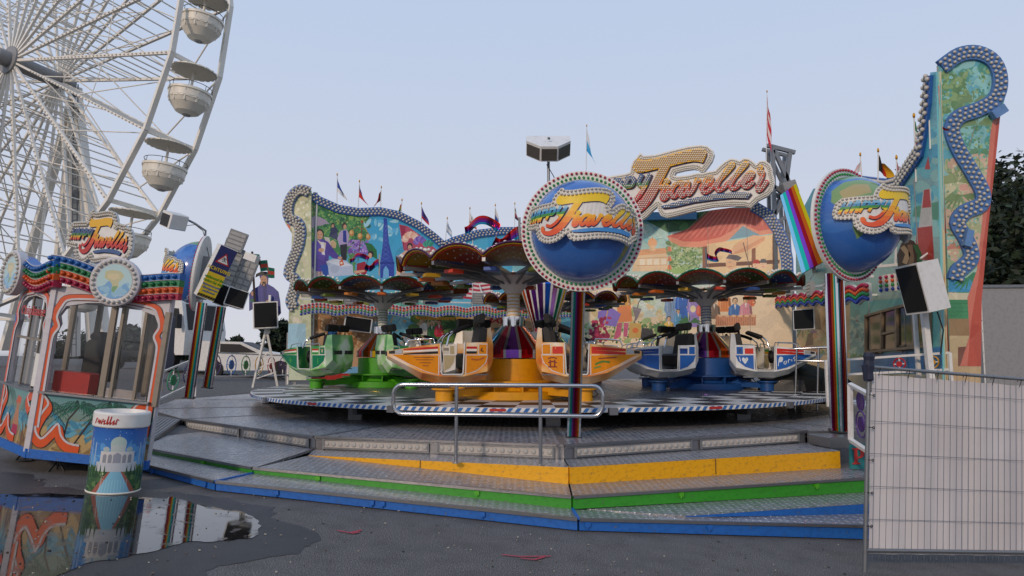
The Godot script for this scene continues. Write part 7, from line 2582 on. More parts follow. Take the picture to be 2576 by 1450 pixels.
func vehicles():
	var t := thing("truck", "white truck cab parked behind the railing with orange beacons", "truck", "", Transform3D(Basis(Vector3.UP, -0.35), P(455, 985, 30.0)))
	t.position.y = gy(-14.6)
	var cab := PackedVector2Array([Vector2(-1.2, 0.7), Vector2(1.2, 0.7), Vector2(1.25, 1.7), Vector2(1.0, 2.9), Vector2(0.7, 3.25), Vector2(-0.9, 3.35), Vector2(-1.2, 3.0)])
	var mb := MB.new()
	mb.prism(cab, 2.3, Transform3D(Basis(), Vector3.ZERO))
	part(t, "cab", mb, M.white)
	var wn := MB.new()
	wn.prism(PackedVector2Array([Vector2(-0.3, 1.9), Vector2(1.02, 1.9), Vector2(0.85, 2.65), Vector2(-0.3, 2.75)]), 0.02, Transform3D(Basis(), Vector3(0, 0, 1.16)))
	part(t, "side_window", wn, M.black)
	var ws := MB.new()
	ws.quad(Vector3(1.265, 1.75, 1.0), Vector3(1.265, 1.75, -1.0), Vector3(1.02, 2.85, -0.95), Vector3(1.02, 2.85, 0.95))
	part(t, "windscreen", ws, M.black)
	var mr := MB.new()
	mr.cbox(Vector3(1.1, 2.1, 1.4), Vector3(0.15, 0.6, 0.25), Basis(), 0.03)
	part(t, "mirror", mr, M.black)
	for x in [-0.5, 0.4]:
		var bc := MB.new()
		bc.cyl(Vector3(x, 3.3, 0.6), Vector3(x, 3.55, 0.6), 0.1, 0.07, 10)
		part(t, "beacon", bc, M.orange)
	for x in [-2.8, 0.3]:
		for z in [-1.05, 1.05]:
			var wh := MB.new()
			wh.cyl(Vector3(x, 0.5, z - 0.15), Vector3(x, 0.5, z + 0.15), 0.5, 0.5, 18)
			part(t, "wheel", wh, M.rubber)
	var ch := MB.new()
	ch.box(Vector3(-2.2, 0.75, 0), Vector3(3.6, 0.3, 1.0))
	part(t, "chassis", ch, M.black)
	var v := thing("van", "low white van with sloping bonnet and dark windows behind the ring railing", "van", "", Transform3D(Basis(Vector3.UP, 0.1), P(640, 975, 30.0)))
	v.position.y = gy(-11.3)
	var bd := MB.new()
	bd.prism(PackedVector2Array([Vector2(-2.2, 0.3), Vector2(2.0, 0.3), Vector2(2.1, 0.7), Vector2(1.5, 0.95), Vector2(0.5, 1.1), Vector2(-0.4, 1.5), Vector2(-2.2, 1.55)]), 2.0, Transform3D())
	part(v, "body", bd, M.white)
	var wd := MB.new()
	wd.prism(PackedVector2Array([Vector2(-1.2, 1.05), Vector2(0.3, 1.05), Vector2(-0.4, 1.4), Vector2(-1.2, 1.42)]), 0.02, Transform3D(Basis(), Vector3(0, 0, 1.01)))
	wd.quad(Vector3(0.52, 1.12, 0.85), Vector3(0.52, 1.12, -0.85), Vector3(-0.36, 1.51, -0.8), Vector3(-0.36, 1.51, 0.8))
	part(v, "window", wd, M.black)
	for x in [-1.4, 1.3]:
		var wh := MB.new()
		wh.cyl(Vector3(x, 0.35, 0.85), Vector3(x, 0.35, 1.04), 0.36, 0.36, 18)
		part(v, "wheel", wh, M.rubber)
	var c := thing("machine_cab", "dark navy machine cab standing behind the booth", "machine", "", Transform3D(Basis(Vector3.UP, 0.2), P(398, 1000, 24.0)))
	c.position.y = gy(-12.4)
	var cm := MB.new()
	cm.cbox(Vector3(0, 1.3, 0), Vector3(0.6, 2.0, 1.0), Basis(), 0.1)
	part(c, "cab", cm, M.navy)
	var cg := MB.new()
	for k in 3: cg.box(Vector3(0.05, 1.6 - k * 0.18, 0.61), Vector3(0.3, 0.06, 0.02))
	part(c, "marking", cg, M.orange)
	var ci := MB.new()
	ci.cyl(Vector3(-0.2, 0.3, 0.62), Vector3(-0.2, 0.3, 0.4), 0.3, 0.3, 14)
	part(c, "wheel", ci, M.rubber)
	# grey trailer and ladder at the other end
	var tr := thing("trailer", "grey box trailer with ribbed side parked beyond the tall fin", "trailer", "", Transform3D(Basis(Vector3.UP, -0.06), P(2468, 935, 19.0)))
	var o := tr.position
	tr.position.y = -0.9
	var top := P(2480, 722, 19.0).y + 0.9
	var tb := MB.new()
	tb.box(Vector3(4.2, top * 0.5 + 0.35, -1.2), Vector3(8.4, top - 0.7, 2.4))
	part(tr, "body", tb, M.trailer)
	for i in 0:
		var rb := MB.new()
		rb.box(Vector3(0.1 + i * 0.25, top * 0.5 + 0.35, 0.008), Vector3(0.04, top - 0.8, 0.010))
		part(tr, "rib", rb, M.trailer)
	var te := MB.new()
	te.box(Vector3(4.2, top + 0.01, 0.02), Vector3(8.44, 0.08, 0.06))
	part(tr, "top_edge", te, M.galv)
	for x in [1.5, 6.5]:
		var wh := MB.new()
		wh.cyl(Vector3(x, 0.5, -0.3), Vector3(x, 0.5, 0.0), 0.5, 0.5, 18)
		part(tr, "wheel", wh, M.rubber)

func right_cluster():
	# window front in the coast wall
	var t := thing("cashier_window", "row of dark shop windows in pale wooden frames set in the coast mural", "window front")
	var q := func(x: float, y: float, off: float) -> Vector3:
		var d := cr(x, y)
		var s := on_wall(WR, d.x, d.y)
		return WR.xf * Vector3(s.x, s.y, off)
	var gl := MB.new()
	gl.quad(q.call(870, 735, 0.05), q.call(1335, 690, 0.05), q.call(1335, 360, 0.05), q.call(870, 480, 0.05))
	part(t, "pane", gl, M.shopglass)
	for l in [[865, 740, 865, 480], [980, 745, 985, 455], [1095, 725, 1092, 415], [1225, 705, 1215, 385], [1335, 695, 1335, 350]]:
		var mb := MB.new()
		mb.beam(q.call(l[0], l[1], 0.07), q.call(l[2], l[3], 0.07), 0.1, 0.05, WR.xf.basis.z)
		part(t, "frame_bar", mb, M.wood)
	for l in [[865, 480, 1335, 352], [865, 742, 1335, 697], [985, 612, 1095, 585]]:
		var mb := MB.new()
		mb.beam(q.call(l[0], l[1], 0.075), q.call(l[2], l[3], 0.075), 0.05, 0.06, WR.xf.basis.z)
		part(t, "frame_bar", mb, M.wood)
	var sg := MB.new()
	sg.quad(q.call(1100, 740, 0.09), q.call(1225, 725, 0.09), q.call(1225, 680, 0.09), q.call(1100, 697, 0.09))
	sg.quad(q.call(880, 765, 0.09), q.call(980, 750, 0.09), q.call(980, 715, 0.09), q.call(880, 728, 0.09))
	part(t, "name_board", sg, M.wood)
	text(t, "lettering", "Hauptkasse", q.call(1162, 712, 0.10), WR.xf.basis, 0.16, M.black, true)
	text(t, "lettering", "Photo-Bar", q.call(930, 740, 0.10), WR.xf.basis, 0.16, M.black, true)
	# loudspeaker on a stand in front of it
	var sb := Basis(Vector3(0, 0, 1), 0.2) * Basis(Vector3.UP, -1.45)
	speaker("tall loudspeaker with black front on a white pole before the coast mural", P(2326, 722, 11.2), sb, Vector3(0.54, 0.82, 0.48))
	var st := thing("speaker_pole", "white square pole carrying the tall loudspeaker", "pole")
	var po := MB.new()
	var p0 := P(2345, 785, 11.3)
	po.beam(Vector3(p0.x, DECK - 0.9, p0.z), p0 + Vector3(-0.02, 0.2, -0.2), 0.09, 0.09)
	part(st, "post", po, M.white)
	var pb := MB.new()
	pb.tube([p0 + Vector3(0.05, 0, 0.06), p0 + Vector3(0.12, -0.3, 0.08), p0 + Vector3(0.05, -0.7, 0.08)], 0.012, 5)
	part(st, "cable", pb, M.rubber)
	var fg := thing("cutout_figure", "dark painted cut-out figure with green sleeve behind the tall loudspeaker", "cutout")
	var WG := wall(-30, -12.2, 30, -12.2)
	var fb := MB.new()
	fb.prism(wall_pts(WG, flat2([785, 1300, 778, 1210, 800, 1150, 830, 1128, 862, 1140, 892, 1185, 902, 1250, 905, 1330, 893, 1372, 884, 1300], ct)), 0.03, WG.xf)
	part(fg, "figure_board", fb, mat(hx("3a332e"), 0.5))
	for e in [["2c5a3a", [868, 1160, 890, 1210, 896, 1300]], ["b0906c", [893, 1330, 890, 1362]], ["8a7a62", [800, 1170, 830, 1210, 812, 1260]], ["6a5a4a", [840, 1160, 850, 1240, 838, 1290]]]:
		var q2 := PackedVector2Array()
		for i in range(0, e[1].size(), 2):
			var d := ct(e[1][i], e[1][i + 1])
			q2.append(on_wall(WG, d.x, d.y))
		for g in Geometry2D.offset_polyline(q2, 0.045, Geometry2D.JOIN_ROUND, Geometry2D.END_ROUND):
			var mb := MB.new()
			mb.prism(g, 0.006, WG.xf * Transform3D(Basis(), Vector3(0, 0, 0.021)))
			part(fg, "painted_patch", mb, mat(hx(e[0]), 0.5))
	var ws := MB.new()
	var s0 := ct(900, 1232)
	var s1 := ct(1030, 1140)
	ws.cyl(P(s0.x, s0.y, 12.0), P(s1.x, s1.y, 12.1), 0.02, 0.02, 8)
	ws.beam(P(s0.x - 20, s0.y + 60, 12.25), Vector3(P(s0.x - 20, s0.y, 12.25).x, DECK, -12.25), 0.06, 0.06)
	part(fg, "strut", ws, M.white)
	# purple ringed gate beside the post
	var g := thing("gate", "white framed gate with a purple ring beside the fence post", "gate")
	var c := [P(2139, 968, 9.3), P(2192, 996, 8.6), P(2192, 1142, 8.6), P(2141, 1108, 9.3)]
	for i in 4:
		var mb := MB.new()
		mb.beam(c[i], c[(i + 1) % 4], 0.05, 0.05, Vector3(0.3, 0, 1))
		part(g, "frame_bar", mb, M.white)
	var d: Vector3 = (c[1] - c[0])
	d.y = 0
	d = d.normalized()
	for e in [[P(2167, 1068, 8.95), 0.17, 0.10], [P(2165, 1010, 9.2), 0.12, 0.12]]:
		var rg := MB.new()
		var pts := []
		for j in 22: pts.append(e[0] + d * cos(TAU * j / 22) * e[1] + Vector3(0, sin(TAU * j / 22) * e[1], 0))
		rg.tube(pts, 0.012, 6, true)
		part(g, "ring", rg, M.purple)
		var ds := MB.new()
		var z := d.cross(Vector3.UP).normalized()
		ds.cyl(e[0] - z * 0.01, e[0] + z * 0.01, e[2], e[2], 20)
		part(g, "disc", ds, M.purple)
	# painted board with lettering low behind the fence
	var pbd := thing("side_board", "turquoise painted side board with red script beside the podium end", "board")
	var k := [P(2140, 1180, 9.9), P(2260, 1185, 9.9), P(2260, 1112, 9.9), P(2140, 1120, 9.9)]
	var mb2 := MB.new()
	mb2.quad(k[0], k[1], k[2], k[3])
	mb2.quad(k[0] + Vector3(0, 0, -0.04), k[3] + Vector3(0, 0, -0.04), k[2] + Vector3(0, 0, -0.04), k[1] + Vector3(0, 0, -0.04))
	part(pbd, "panel", mb2, M.teal)
	text(pbd, "lettering", "Po", P(2176, 1150, 9.88), Basis(), 0.3, M.scriptred, true)
	var ft := MB.new()
	ft.box(Vector3(k[0].x + 0.3, (k[0].y - 0.4) * 0.5 , -9.95), Vector3(0.08, k[0].y + 0.5, 0.06))
	part(pbd, "foot", ft, M.galv)
	railing("white railing with coloured rings in front of the shop windows", P(2080, 945, 13.4), P(2392, 930, 11.6), 0.28, ["7a5a9a", "1f6ab0", "b02028", "c8931a"], 0.6, 0.1)
	# chrome guard on the deck
	var cg := thing("guard_rail", "bent chrome guard rail on the deck before the beach mural", "guard rail")
	var gr := MB.new()
	gr.tube([P(2000, 878, 15.5), P(2090, 874, 15.2), P(2128, 878, 15.0), P(2130, 905, 15.0), P(2110, 910, 15.0), P(2000, 908, 15.5)], 0.025, 8)
	for x in [2060, 2005]: gr.cyl(P(x, 878, 15.3), Vector3(P(x, 878, 15.3).x - 0.1, DISC - 0.4, -15.3), 0.022, 0.022, 8)
	part(cg, "rail", gr, M.brushed)
	# covered heap
	var hp := thing("tarpaulin_heap", "black tarpaulin thrown over a low machine at the platform edge", "tarpaulin")
	var hm := MB.new()
	var ctr := P(2025, 966, 16.6)
	ctr.y = DISC + 0.012
	var prof := func(i: int, j: int) -> Vector3:
		var a := TAU * i / 28.0
		var s := j / 8.0
		var rr := lerpf(1.25, 0.0, pow(s, 1.6)) * (1.0 + 0.06 * sin(a * 7.0 + 1.0) * (1.0 - s) + 0.05 * sin(a * 3.0))
		var hh := 0.72 * pow(s, 0.75) + 0.03 * sin(a * 5.0 + s * 4.0) * s * (1.0 - s)
		return ctr + Vector3(cos(a) * rr * 0.92 - 0.25 * s, hh, sin(a) * rr * 0.55)
	for i in 28:
		for j in 8: hm.quad(prof.call(i + 1, j), prof.call(i, j), prof.call(i, j + 1), prof.call(i + 1, j + 1))
	part(hp, "sheet", hm, M.blacktarp)
	# truss and mirrored rainbow beam beside the name sign
	var ts := thing("truss_mast", "grey steel truss mast rising beside the name sign", "truss")
	var tz := 25.2
	for l in [[1944, 370, 1952, 700], [1988, 382, 1975, 480], [1975, 480, 1990, 700], [1930, 366, 2000, 384], [1948, 378, 1985, 460], [1948, 470, 1990, 500], [1950, 540, 1985, 470], [1952, 560, 1990, 540]]:
		var mb := MB.new()
		mb.beam(P(l[0], l[1], tz), P(l[2], l[3], tz), 0.14, 0.14)
		mb.beam(P(l[0], l[1], tz) + Vector3(0, 0, -0.5), P(l[2], l[3], tz) + Vector3(0, 0, -0.5), 0.12, 0.12)
		part(ts, "strut", mb, M.galv)
	var leg := MB.new()
	for x in [1952, 1990]:
		var p := P(x, 700, tz + 0.2)
		leg.beam(Vector3(p.x, -0.85, p.z), p, 0.16, 0.16)
	part(ts, "leg", leg, M.galv)
	var bxm := MB.new()
	bxm.cbox(P(1985, 475, 25.0), Vector3(0.5, 0.5, 0.4), Basis(Vector3(0, 0, 1), 0.3), 0.02)
	part(ts, "motor_box", bxm, M.grey)
	var rb := thing("mirror_beam", "leaning beam clad in rainbow mirror strips next to the globe sign", "light beam")
	var cols := ["9fdcec", "28c8a8", "9a4ac0", "b01828", "e0641c", "e3c01c"]
	for i in 6:
		var k0 := i / 6.0
		var k1 := (i + 0.96) / 6.0
		var mb := MB.new()
		mb.c = lin(hx(cols[i]))
		var a0 := P(lerpf(1963, 2003, k0), lerpf(492, 462, k0), 20.0)
		var a1 := P(lerpf(1963, 2003, k1), lerpf(492, 462, k1), 20.0)
		var b0 := P(lerpf(2018, 2078, k0), lerpf(688, 655, k0), 19.0)
		var b1 := P(lerpf(2018, 2078, k1), lerpf(688, 655, k1), 19.0)
		var n := (a1 - a0).cross(b0 - a0).normalized() * 0.05
		mb.quad(b0, b1, a1, a0)
		mb.quad(b1 + n, b0 + n, a0 + n, a1 + n)
		mb.quad(b0 + n, b0, a0, a0 + n); mb.quad(b1, b1 + n, a1 + n, a1)
		part(rb, "mirror_strip", mb, M.mirror)
	var bs := MB.new()
	bs.beam(P(1985, 480, 20.2), P(1985, 475, 25.0), 0.1, 0.1)
	bs.beam(P(2048, 675, 19.3), P(2048, 690, 24.0), 0.1, 0.1)
	part(rb, "stay", bs, M.galv)
	# loudspeaker cluster on the mast of the front globe
	var w := thing("loudspeaker_cluster", "white three-sided loudspeaker cluster on a pole above the front globe sign", "loudspeaker", "", Transform3D(Basis(Vector3.RIGHT, 0.62), P(1380, 376, 10.3)))
	var s := 10.3 / F
	var body := MB.new()
	var pl := PackedVector2Array([Vector2(-57 * s, -0.3), Vector2(57 * s, -0.3), Vector2(57 * s, -0.05), Vector2(22 * s, 0.22), Vector2(-22 * s, 0.22), Vector2(-57 * s, -0.05)])
	mbflip(body, pl, 40 * s)
	part(w, "cabinet", body, M.white)
	for f in [[Vector2(-22 * s, 0.22), Vector2(22 * s, 0.22)], [Vector2(22 * s, 0.22), Vector2(57 * s, -0.05)], [Vector2(-57 * s, -0.05), Vector2(-22 * s, 0.22)]]:
		var a: Vector2 = f[0]
		var b: Vector2 = f[1]
		var mid := (a + b) * 0.5
		var dx := (b - a).normalized()
		var m3 := MB.new()
		m3.box(Vector3(mid.x, -0.01, mid.y) + Vector3(-dx.y, 0, dx.x) * 0.004, Vector3(a.distance_to(b) * 0.88, 30 * s, 0.012), Basis(Vector3(dx.x, 0, dx.y), Vector3.UP, Vector3(-dx.y, 0, dx.x)))
		part(w, "grille", m3, M.horn)
	var pm := MB.new()
	pm.cyl(Vector3(0, -0.1, 0), Vector3(0.0, -0.8, 0.57), 0.022, 0.022, 8)
	pm.cbox(Vector3(0, 29 * s, 0), Vector3(0.04, 0.03, 0.04), Basis(), 0.005)
	part(w, "pole", pm, M.galv)
	var cb := MB.new()
	cb.tube([Vector3(-0.03, -0.2, 0.12), Vector3(0.08, -0.35, 0.26), Vector3(0.11, -0.6, 0.45)], 0.007, 5)
	part(w, "cable", cb, M.rubber)
	# street lamp behind the fin
	var sl := thing("street_lamp", "grey street lamp standing behind the dark trees' edge", "street lamp")
	var lm := MB.new()
	lm.cbox(P(2528, 432, 38.0), Vector3(1.0, 0.16, 0.4), Basis(Vector3(0, 0, 1), 0.25), 0.05)
	part(sl, "head", lm, M.grey)
	var lp := MB.new()
	var top := P(2572, 440, 38.2)
	lp.cyl(Vector3(top.x, -0.9, top.z), top, 0.1, 0.07, 10)
	lp.cyl(top, P(2545, 436, 38.0), 0.05, 0.05, 8)
	part(sl, "pole", lp, M.grey)
	# ladder on the back of the fin
	var la := thing("ladder", "thin white ladder fixed behind the tall fin", "ladder")
	var l0 := P(2466, 726, 12.4)
	var l1 := P(2477, 935, 12.4)
	for off in [0.0, -0.26]:
		var mb := MB.new()
		mb.beam(l0 + Vector3(off, 0, 0), l1 + Vector3(off - 0.02, -1.2, 0), 0.025, 0.025)
		part(la, "rail", mb, M.white)
	for i in 9:
		var p := l0.lerp(l1, i * 0.13)
		var mb := MB.new()
		mb.beam(p, p + Vector3(-0.26, 0, 0), 0.025, 0.02)
		part(la, "rung", mb, M.white)

func _ready():
	# ---- camera, sky, sun, exposure
	var cam := Camera3D.new()
	cam.name = "camera"
	cam.fov = rad_to_deg(2.0 * atan(725.0 / F))
	cam.far = 900.0
	cam.near = 0.05
	cam.transform = Transform3D(Basis(Vector3.RIGHT, PITCH), EYE)
	add_child(cam)
	cam.current = true
	var sm_ := ProceduralSkyMaterial.new()
	sm_.sky_top_color = Color(0.655, 0.775, 0.935)
	sm_.sky_horizon_color = Color(0.835, 0.838, 0.868)
	sm_.sky_curve = 0.45
	sm_.ground_bottom_color = Color(0.25, 0.25, 0.26)
	sm_.ground_horizon_color = Color(0.6, 0.6, 0.64)
	sm_.sun_angle_max = 1.0
	var sky := Sky.new()
	sky.sky_material = sm_
	var env := Environment.new()
	env.background_mode = Environment.BG_SKY
	env.sky = sky
	env.background_energy_multiplier = 1.0
	env.tonemap_mode = Environment.TONE_MAPPER_LINEAR
	env.tonemap_exposure = 1.0
	env.sdfgi_enabled = true
	env.ssao_enabled = true
	env.ssil_enabled = true
	var we := WorldEnvironment.new()
	we.name = "world_environment"
	we.environment = env
	add_child(we)
	var sun := DirectionalLight3D.new()
	sun.name = "sun"
	sun.light_color = Color(1.0, 0.90, 0.80)
	sun.light_energy = 0.52
	sun.light_angular_distance = 4.0
	sun.shadow_enabled = true
	sun.rotation = Vector3(deg_to_rad(-24), deg_to_rad(-28), 0)
	add_child(sun)
	rng.seed = 11
	make_materials()
	M.checkdark = mat(hx("1a1a1c"), 0.4)
	M.checklight = mat(hx("c4c2be"), 0.4)
	M.rimblue = mat(hx("2a66a8"), 0.4)
	M.trimgloss = vmat(0.15, 0.4)
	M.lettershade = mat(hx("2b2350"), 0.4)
	M.letterside = mat(hx("a86a12"), 0.35)
	M.brushed = mat(hx("b8b8ba"), 0.22, 0.95)
	M.bronze = mat(hx("857a6c"), 0.45, 0.2)
	M.medal = tex_mat(globe_tex(2), 0.3)
	M.paper = mat(hx("d8d6d0"), 0.7)
	M.scriptred = mat(hx("b8322c"), 0.4)
	M.spray = mat(hx("b03a48"), 0.8)
	M.navy = mat(hx("1c2238"), 0.7)
	M.signblue = mat(hx("2a2e62"), 0.5)
	M.signyellow = mat(hx("d8b81c"), 0.5)
	M.shopglass = mat(hx("201c1c"), 0.08, 0.0, false)
	M.wood = mat(hx("9c8468"), 0.55)
	M.purple = mat(hx("4a2a6e"), 0.35)
	M.teal = mat(hx("2a7a7c"), 0.45)
	M.palebluetrim = mat(hx("4a72ab"), 0.45)
	M.boothwhite = mat(hx("c2bdc0"), 0.4)
	M.horn = mat(hx("4a443c"), 0.6)
	for i in 4: M["bulb" + str(i)] = mat(hx(["a3123f", "d2501a", "1f8a45", "1d3f9c"][i]), 0.2, 0.0, false)

	# ---- setting
	ground()
	# trees far behind on one side, a tall dark group on the other
	var far_lab := ["distant round tree over the truck roof", "distant tree between truck and warning posts", "distant tree beside the mirrored posts", "distant low tree behind the van", "tree behind the loudspeaker stand", "distant tree showing through the booth windows", "distant tree behind the booth edge"]
	var far := [[455, 834, 70.0, 2.6], [500, 848, 75.0, 2.4], [572, 858, 80.0, 1.2], [595, 852, 80.0, 1.0], [700, 818, 48.0, 1.5], [330, 838, 60.0, 2.6], [412, 834, 60.0, 2.2]]
	for i in far.size():
		var top := P(far[i][0], far[i][1], far[i][2])
		var by := SLOPE * clampf(top.x, -16, 12)
		tree(far_lab[i], Vector3(top.x, by, top.z), top.y - by, far[i][3], 2600, 100 + i, "141d10", "2e3d22", "trees beyond the fairground", 0.35)
	for i in 6:
		var x: float = [180, 260, 560, 640, 730, 380][i]
		var top := P(x, 862 + (i % 3) * 4, 110.0)
		if x < 400: tree(["far tree in the wood behind the wheel", "far tree in the wood behind the booth", "far tree in the wood past the posts", "far tree in the wood past the van", "far tree in the wood past the backdrop", "far tree in the wood past the machine"][i], Vector3(top.x, 1.2, top.z), top.y - 1.2, 6.0, 1800, 200 + i, "141d10", "2e3d22", "trees beyond the fairground", 0.5)
	var rl := [[2540, 420, 34.0, 4.6], [2620, 470, 31.0, 4.5], [2500, 520, 40.0, 4.2], [2440, 610, 42.0, 4.0], [2310, 420, 46.0, 2.6]]
	var rlab := ["tall dark tree behind the fin and the trailer", "dark broad tree over the trailer end", "dark tree showing between fin and street lamp", "dark lower tree hidden behind the fin", "tree crown peeping over the coast mural"]
	for i in rl.size():
		var top := P(rl[i][0], rl[i][1], rl[i][2])
		tree(rlab[i], Vector3(top.x, -0.9, top.z), top.y + 0.9, rl[i][3], 9000, 300 + i, "141d10", "2e3d22", "dark trees at the site edge", 0.24)
	ferris_wheel()
	vehicles()

	# ---- ride
	podium()
	disc()
	WL = wall(-6.95, -23.4, 4.6, -28.1)
	WP = wall(4.5, -28.0, 10.25, -25.0)
	WR = wall(10.3, -24.6, 7.5, -12.3)
	WW = wall(-8.2, -23.2, -6.9, -23.2)
	WT = wall(7.4, -12.0, 9.4, -12.0)
	var t := backdrop_panel("backdrop_wall", "painted backdrop wall with cafe scene, iron tower and dancers", WL, [783, 486, 800, 500, 850, 522, 900, 530, 955, 528, 1000, 537, 1050, 562, 1090, 592, 1115, 614, 1140, 602, 1200, 584, 1260, 577, 1340, 577, 1446, 577, 1446, 945, 783, 945], 0.95, 1536, 1024, "8fc8d8", paint_paris, c5)
	bulb_band(t, WL, wall_pts(WL, [784, 492, 800, 505, 850, 527, 900, 535, 955, 533, 1000, 542, 1050, 567, 1090, 597, 1115, 619]), 0.30, 3, 0.135, 0.042, 300)
	bulb_band(t, WL, wall_pts(WL, [1115, 619, 1140, 607, 1200, 589, 1260, 582, 1340, 582, 1440, 582]), 0.30, 3, 0.145, 0.042, 0)
	seam(t, WL, 784, 940, 484, M.white, 0.05)
	seam(t, WL, 1186, 940, 545, M.white, 0.03)
	seam(t, WL, 952, 940, 700, M.grey, 0.015)
	t = backdrop_panel("backdrop_wall", "painted backdrop centre with pagoda roof, parasol and crowd in robes", WP, [1440, 880, 1440, 600, 1560, 565, 1600, 550, 1750, 535, 1900, 515, 1935, 535, 1962, 570, 1982, 615, 1990, 690, 1994, 880], 0.95, 1024, 1024, "e6d2b4", paint_pagoda, c7)
	bulb_band(t, WP, wall_pts(WP, [1896, 520, 1930, 540, 1956, 575, 1974, 618, 1981, 655, 1982, 695]), 0.42, 4, 0.14, 0.045, 300)
	for x in [1690, 1790, 1890]: seam(t, WP, x, 880, 560, M.grey, 0.012)
	var lg := MB.new()
	var l0 := on_wall(WP, 1575, 548)
	var l1 := on_wall(WP, 1755, 545)
	lg.beam(WP.xf * Vector3(l0.x, l0.y, 0.2), WP.xf * Vector3(l1.x, l1.y, 0.2), 0.3, 0.25, WP.xf.basis.z)
	part(t, "blue_ledge", lg, mat(hx("5a9ad0"), 0.4))
	t = backdrop_panel("backdrop_wall", "painted backdrop side with lighthouse and beach bathers", WR, [2005, 905, 2005, 560, 2050, 475, 2150, 452, 2240, 466, 2268, 459, 2297, 416, 2326, 373, 2333, 330, 2343, 254, 2347, 182, 2362, 180, 2374, 935], 0.75, 1024, 1024, "b8cfae", paint_coast, ct)
	bulb_band(t, WR, wall_pts(WR, [2150, 456, 2240, 470, 2268, 463, 2297, 420, 2326, 377, 2333, 334, 2343, 258, 2347, 190]), 0.32, 3, 0.14, 0.042, 300)
	for x in [2120, 2200, 2290, 2335]: seam(t, WR, x, 930, 480 if x < 2250 else 430, M.grey, 0.015)
	t = backdrop_panel("backdrop_fin", "tall turquoise palm fin with a snaking band of bulbs", WT, flat2([992, 212, 1050, 152, 1120, 124, 1200, 120, 1280, 152, 1330, 222, 1350, 300, 1335, 400, 1312, 490, 1290, 700, 1250, 1060, 1215, 1450, 1198, 1700, 1040, 1700, 1030, 1100, 1010, 700, 998, 400], ct), 1.3, 512, 1536, "8cc4b8", paint_tower, ct)
	bulb_band(t, WT, wall_pts(WT, Array(_flat(sm(flat2([1000, 228, 1090, 166, 1190, 156, 1275, 205, 1306, 300, 1280, 395, 1190, 452, 1090, 490, 1052, 555, 1085, 660, 1150, 770, 1210, 880, 1205, 950, 1120, 990, 1080, 1050, 1125, 1130, 1155, 1220, 1120, 1270, 1082, 1300, 1072, 1345], ct), 4)))), 0.27, 3, 0.105, 0.03, 300, 0.09, M.palebluetrim)
	for bp in [[1312, 458, 0.55], [1150, 1125, -0.25]]:
		var d := ct(bp[0], bp[1])
		var bx := MB.new()
		bx.cbox(P(d.x, d.y, 11.85), Vector3(0.27, 0.16, 0.1) if bp[2] > 0 else Vector3(0.12, 0.3, 0.1), Basis(Vector3(0, 0, 1), bp[2]), 0.01)
		part(t, "junction_box", bx, mat(hx("5f86b8"), 0.4))
	t = backdrop_panel("backdrop_fin", "small leafy fin at the end of the cafe mural with a curl of bulbs", WW, [783, 480, 768, 474, 745, 478, 728, 495, 718, 525, 717, 560, 728, 577, 735, 590, 728, 760, 722, 945, 783, 945], 0.95, 256, 1024, "c2c58a", paint_wing, c5)
	bulb_band(t, WW, wall_pts(WW, Array(_flat(sm([779, 485, 757, 479, 738, 492, 726, 520, 729, 550, 750, 561, 757, 585, 752, 620, 738, 655, 728, 690, 745, 706, 740, 735, 733, 760, 743, 776], 3)))), 0.38, 4, 0.125, 0.054, 300, 0.09, M.palebluetrim)
	var WS := wall(4.1, -26.9, 10.3, -23.65)
	big_sign(WS)
	# bulb fascias, floodlights and loudspeakers along the walls
	wave_fascia("rainbow bulb fascia along the cafe mural, long wavy board", WL, [757, 778, 1443, 790], 0.7, 0.36, 1.15, 0.05, 0.125, 0.042, 0)
	wave_fascia("rainbow bulb fascia along the beach mural, wavy board", WR, [1892, 768, 2190, 738], 0.6, 0.36, 1.1, 0.05, 0.12, 0.042, 75)
	var WF := wall(5.0, -12.9, 12.0, -12.9)
	wave_fascia("short rainbow bulb board with large bulbs behind the tall loudspeaker", WF, [2212, 713, 2345, 700], 0.0, 0.33, 3.0, 0.02, 0.115, 0.034, 40)
	var fl_lab := "grey floodlight on the carrier rail above the cafe mural fascia"
	var nth := ["first", "second", "third", "fourth", "fifth", "sixth", "seventh", "eighth", "ninth"]
	var fi := 0
	for x in [885, 950, 1030, 1085, 1205, 1262, 1312, 1368, 1420]:
		fl_lab = nth[fi] + " floodlight from the leafy fin on the cafe mural rail"
		fi += 1
		var q := on_wall(WL, x, 752, 0.75)
		floodlight(fl_lab, WL.xf * Vector3(q.x, q.y, 0.75), WL.xf.basis * Basis(Vector3.RIGHT, 0.15), Vector3(0.5 if int(x) % 4 != 0 else 0.7, 0.42, 0.14), "floodlights over the cafe mural", 4)
	fi = 0
	for x in [1905, 1940, 1985, 2040, 2085]:
		fi += 1
		var q := on_wall(WR, x, 728, 0.65)
		floodlight(nth[fi - 1] + " floodlight from the pagoda mural on the beach mural rail", WR.xf * Vector3(q.x, q.y, 0.65), WR.xf.basis, Vector3(0.45, 0.42, 0.14), "floodlights over the beach mural", 4)
	var q1 := on_wall(WL, 898, 817, 0.4)
	speaker("black-fronted loudspeaker tilted on the cafe mural under the fascia", WL.xf * Vector3(q1.x, q1.y, 0.4), WL.xf.basis * Basis(Vector3(0, 0, 1), -0.12), Vector3(0.95, 0.48, 0.4))
	var q2 := on_wall(WR, 2035, 804, 0.4)
	speaker("black-fronted loudspeaker on the beach mural beside the palms", WR.xf * Vector3(q2.x, q2.y, 0.4), WR.xf.basis * Basis(Vector3.UP, 0.6), Vector3(0.85, 0.62, 0.4))

	# flags
	var fz := 24.0
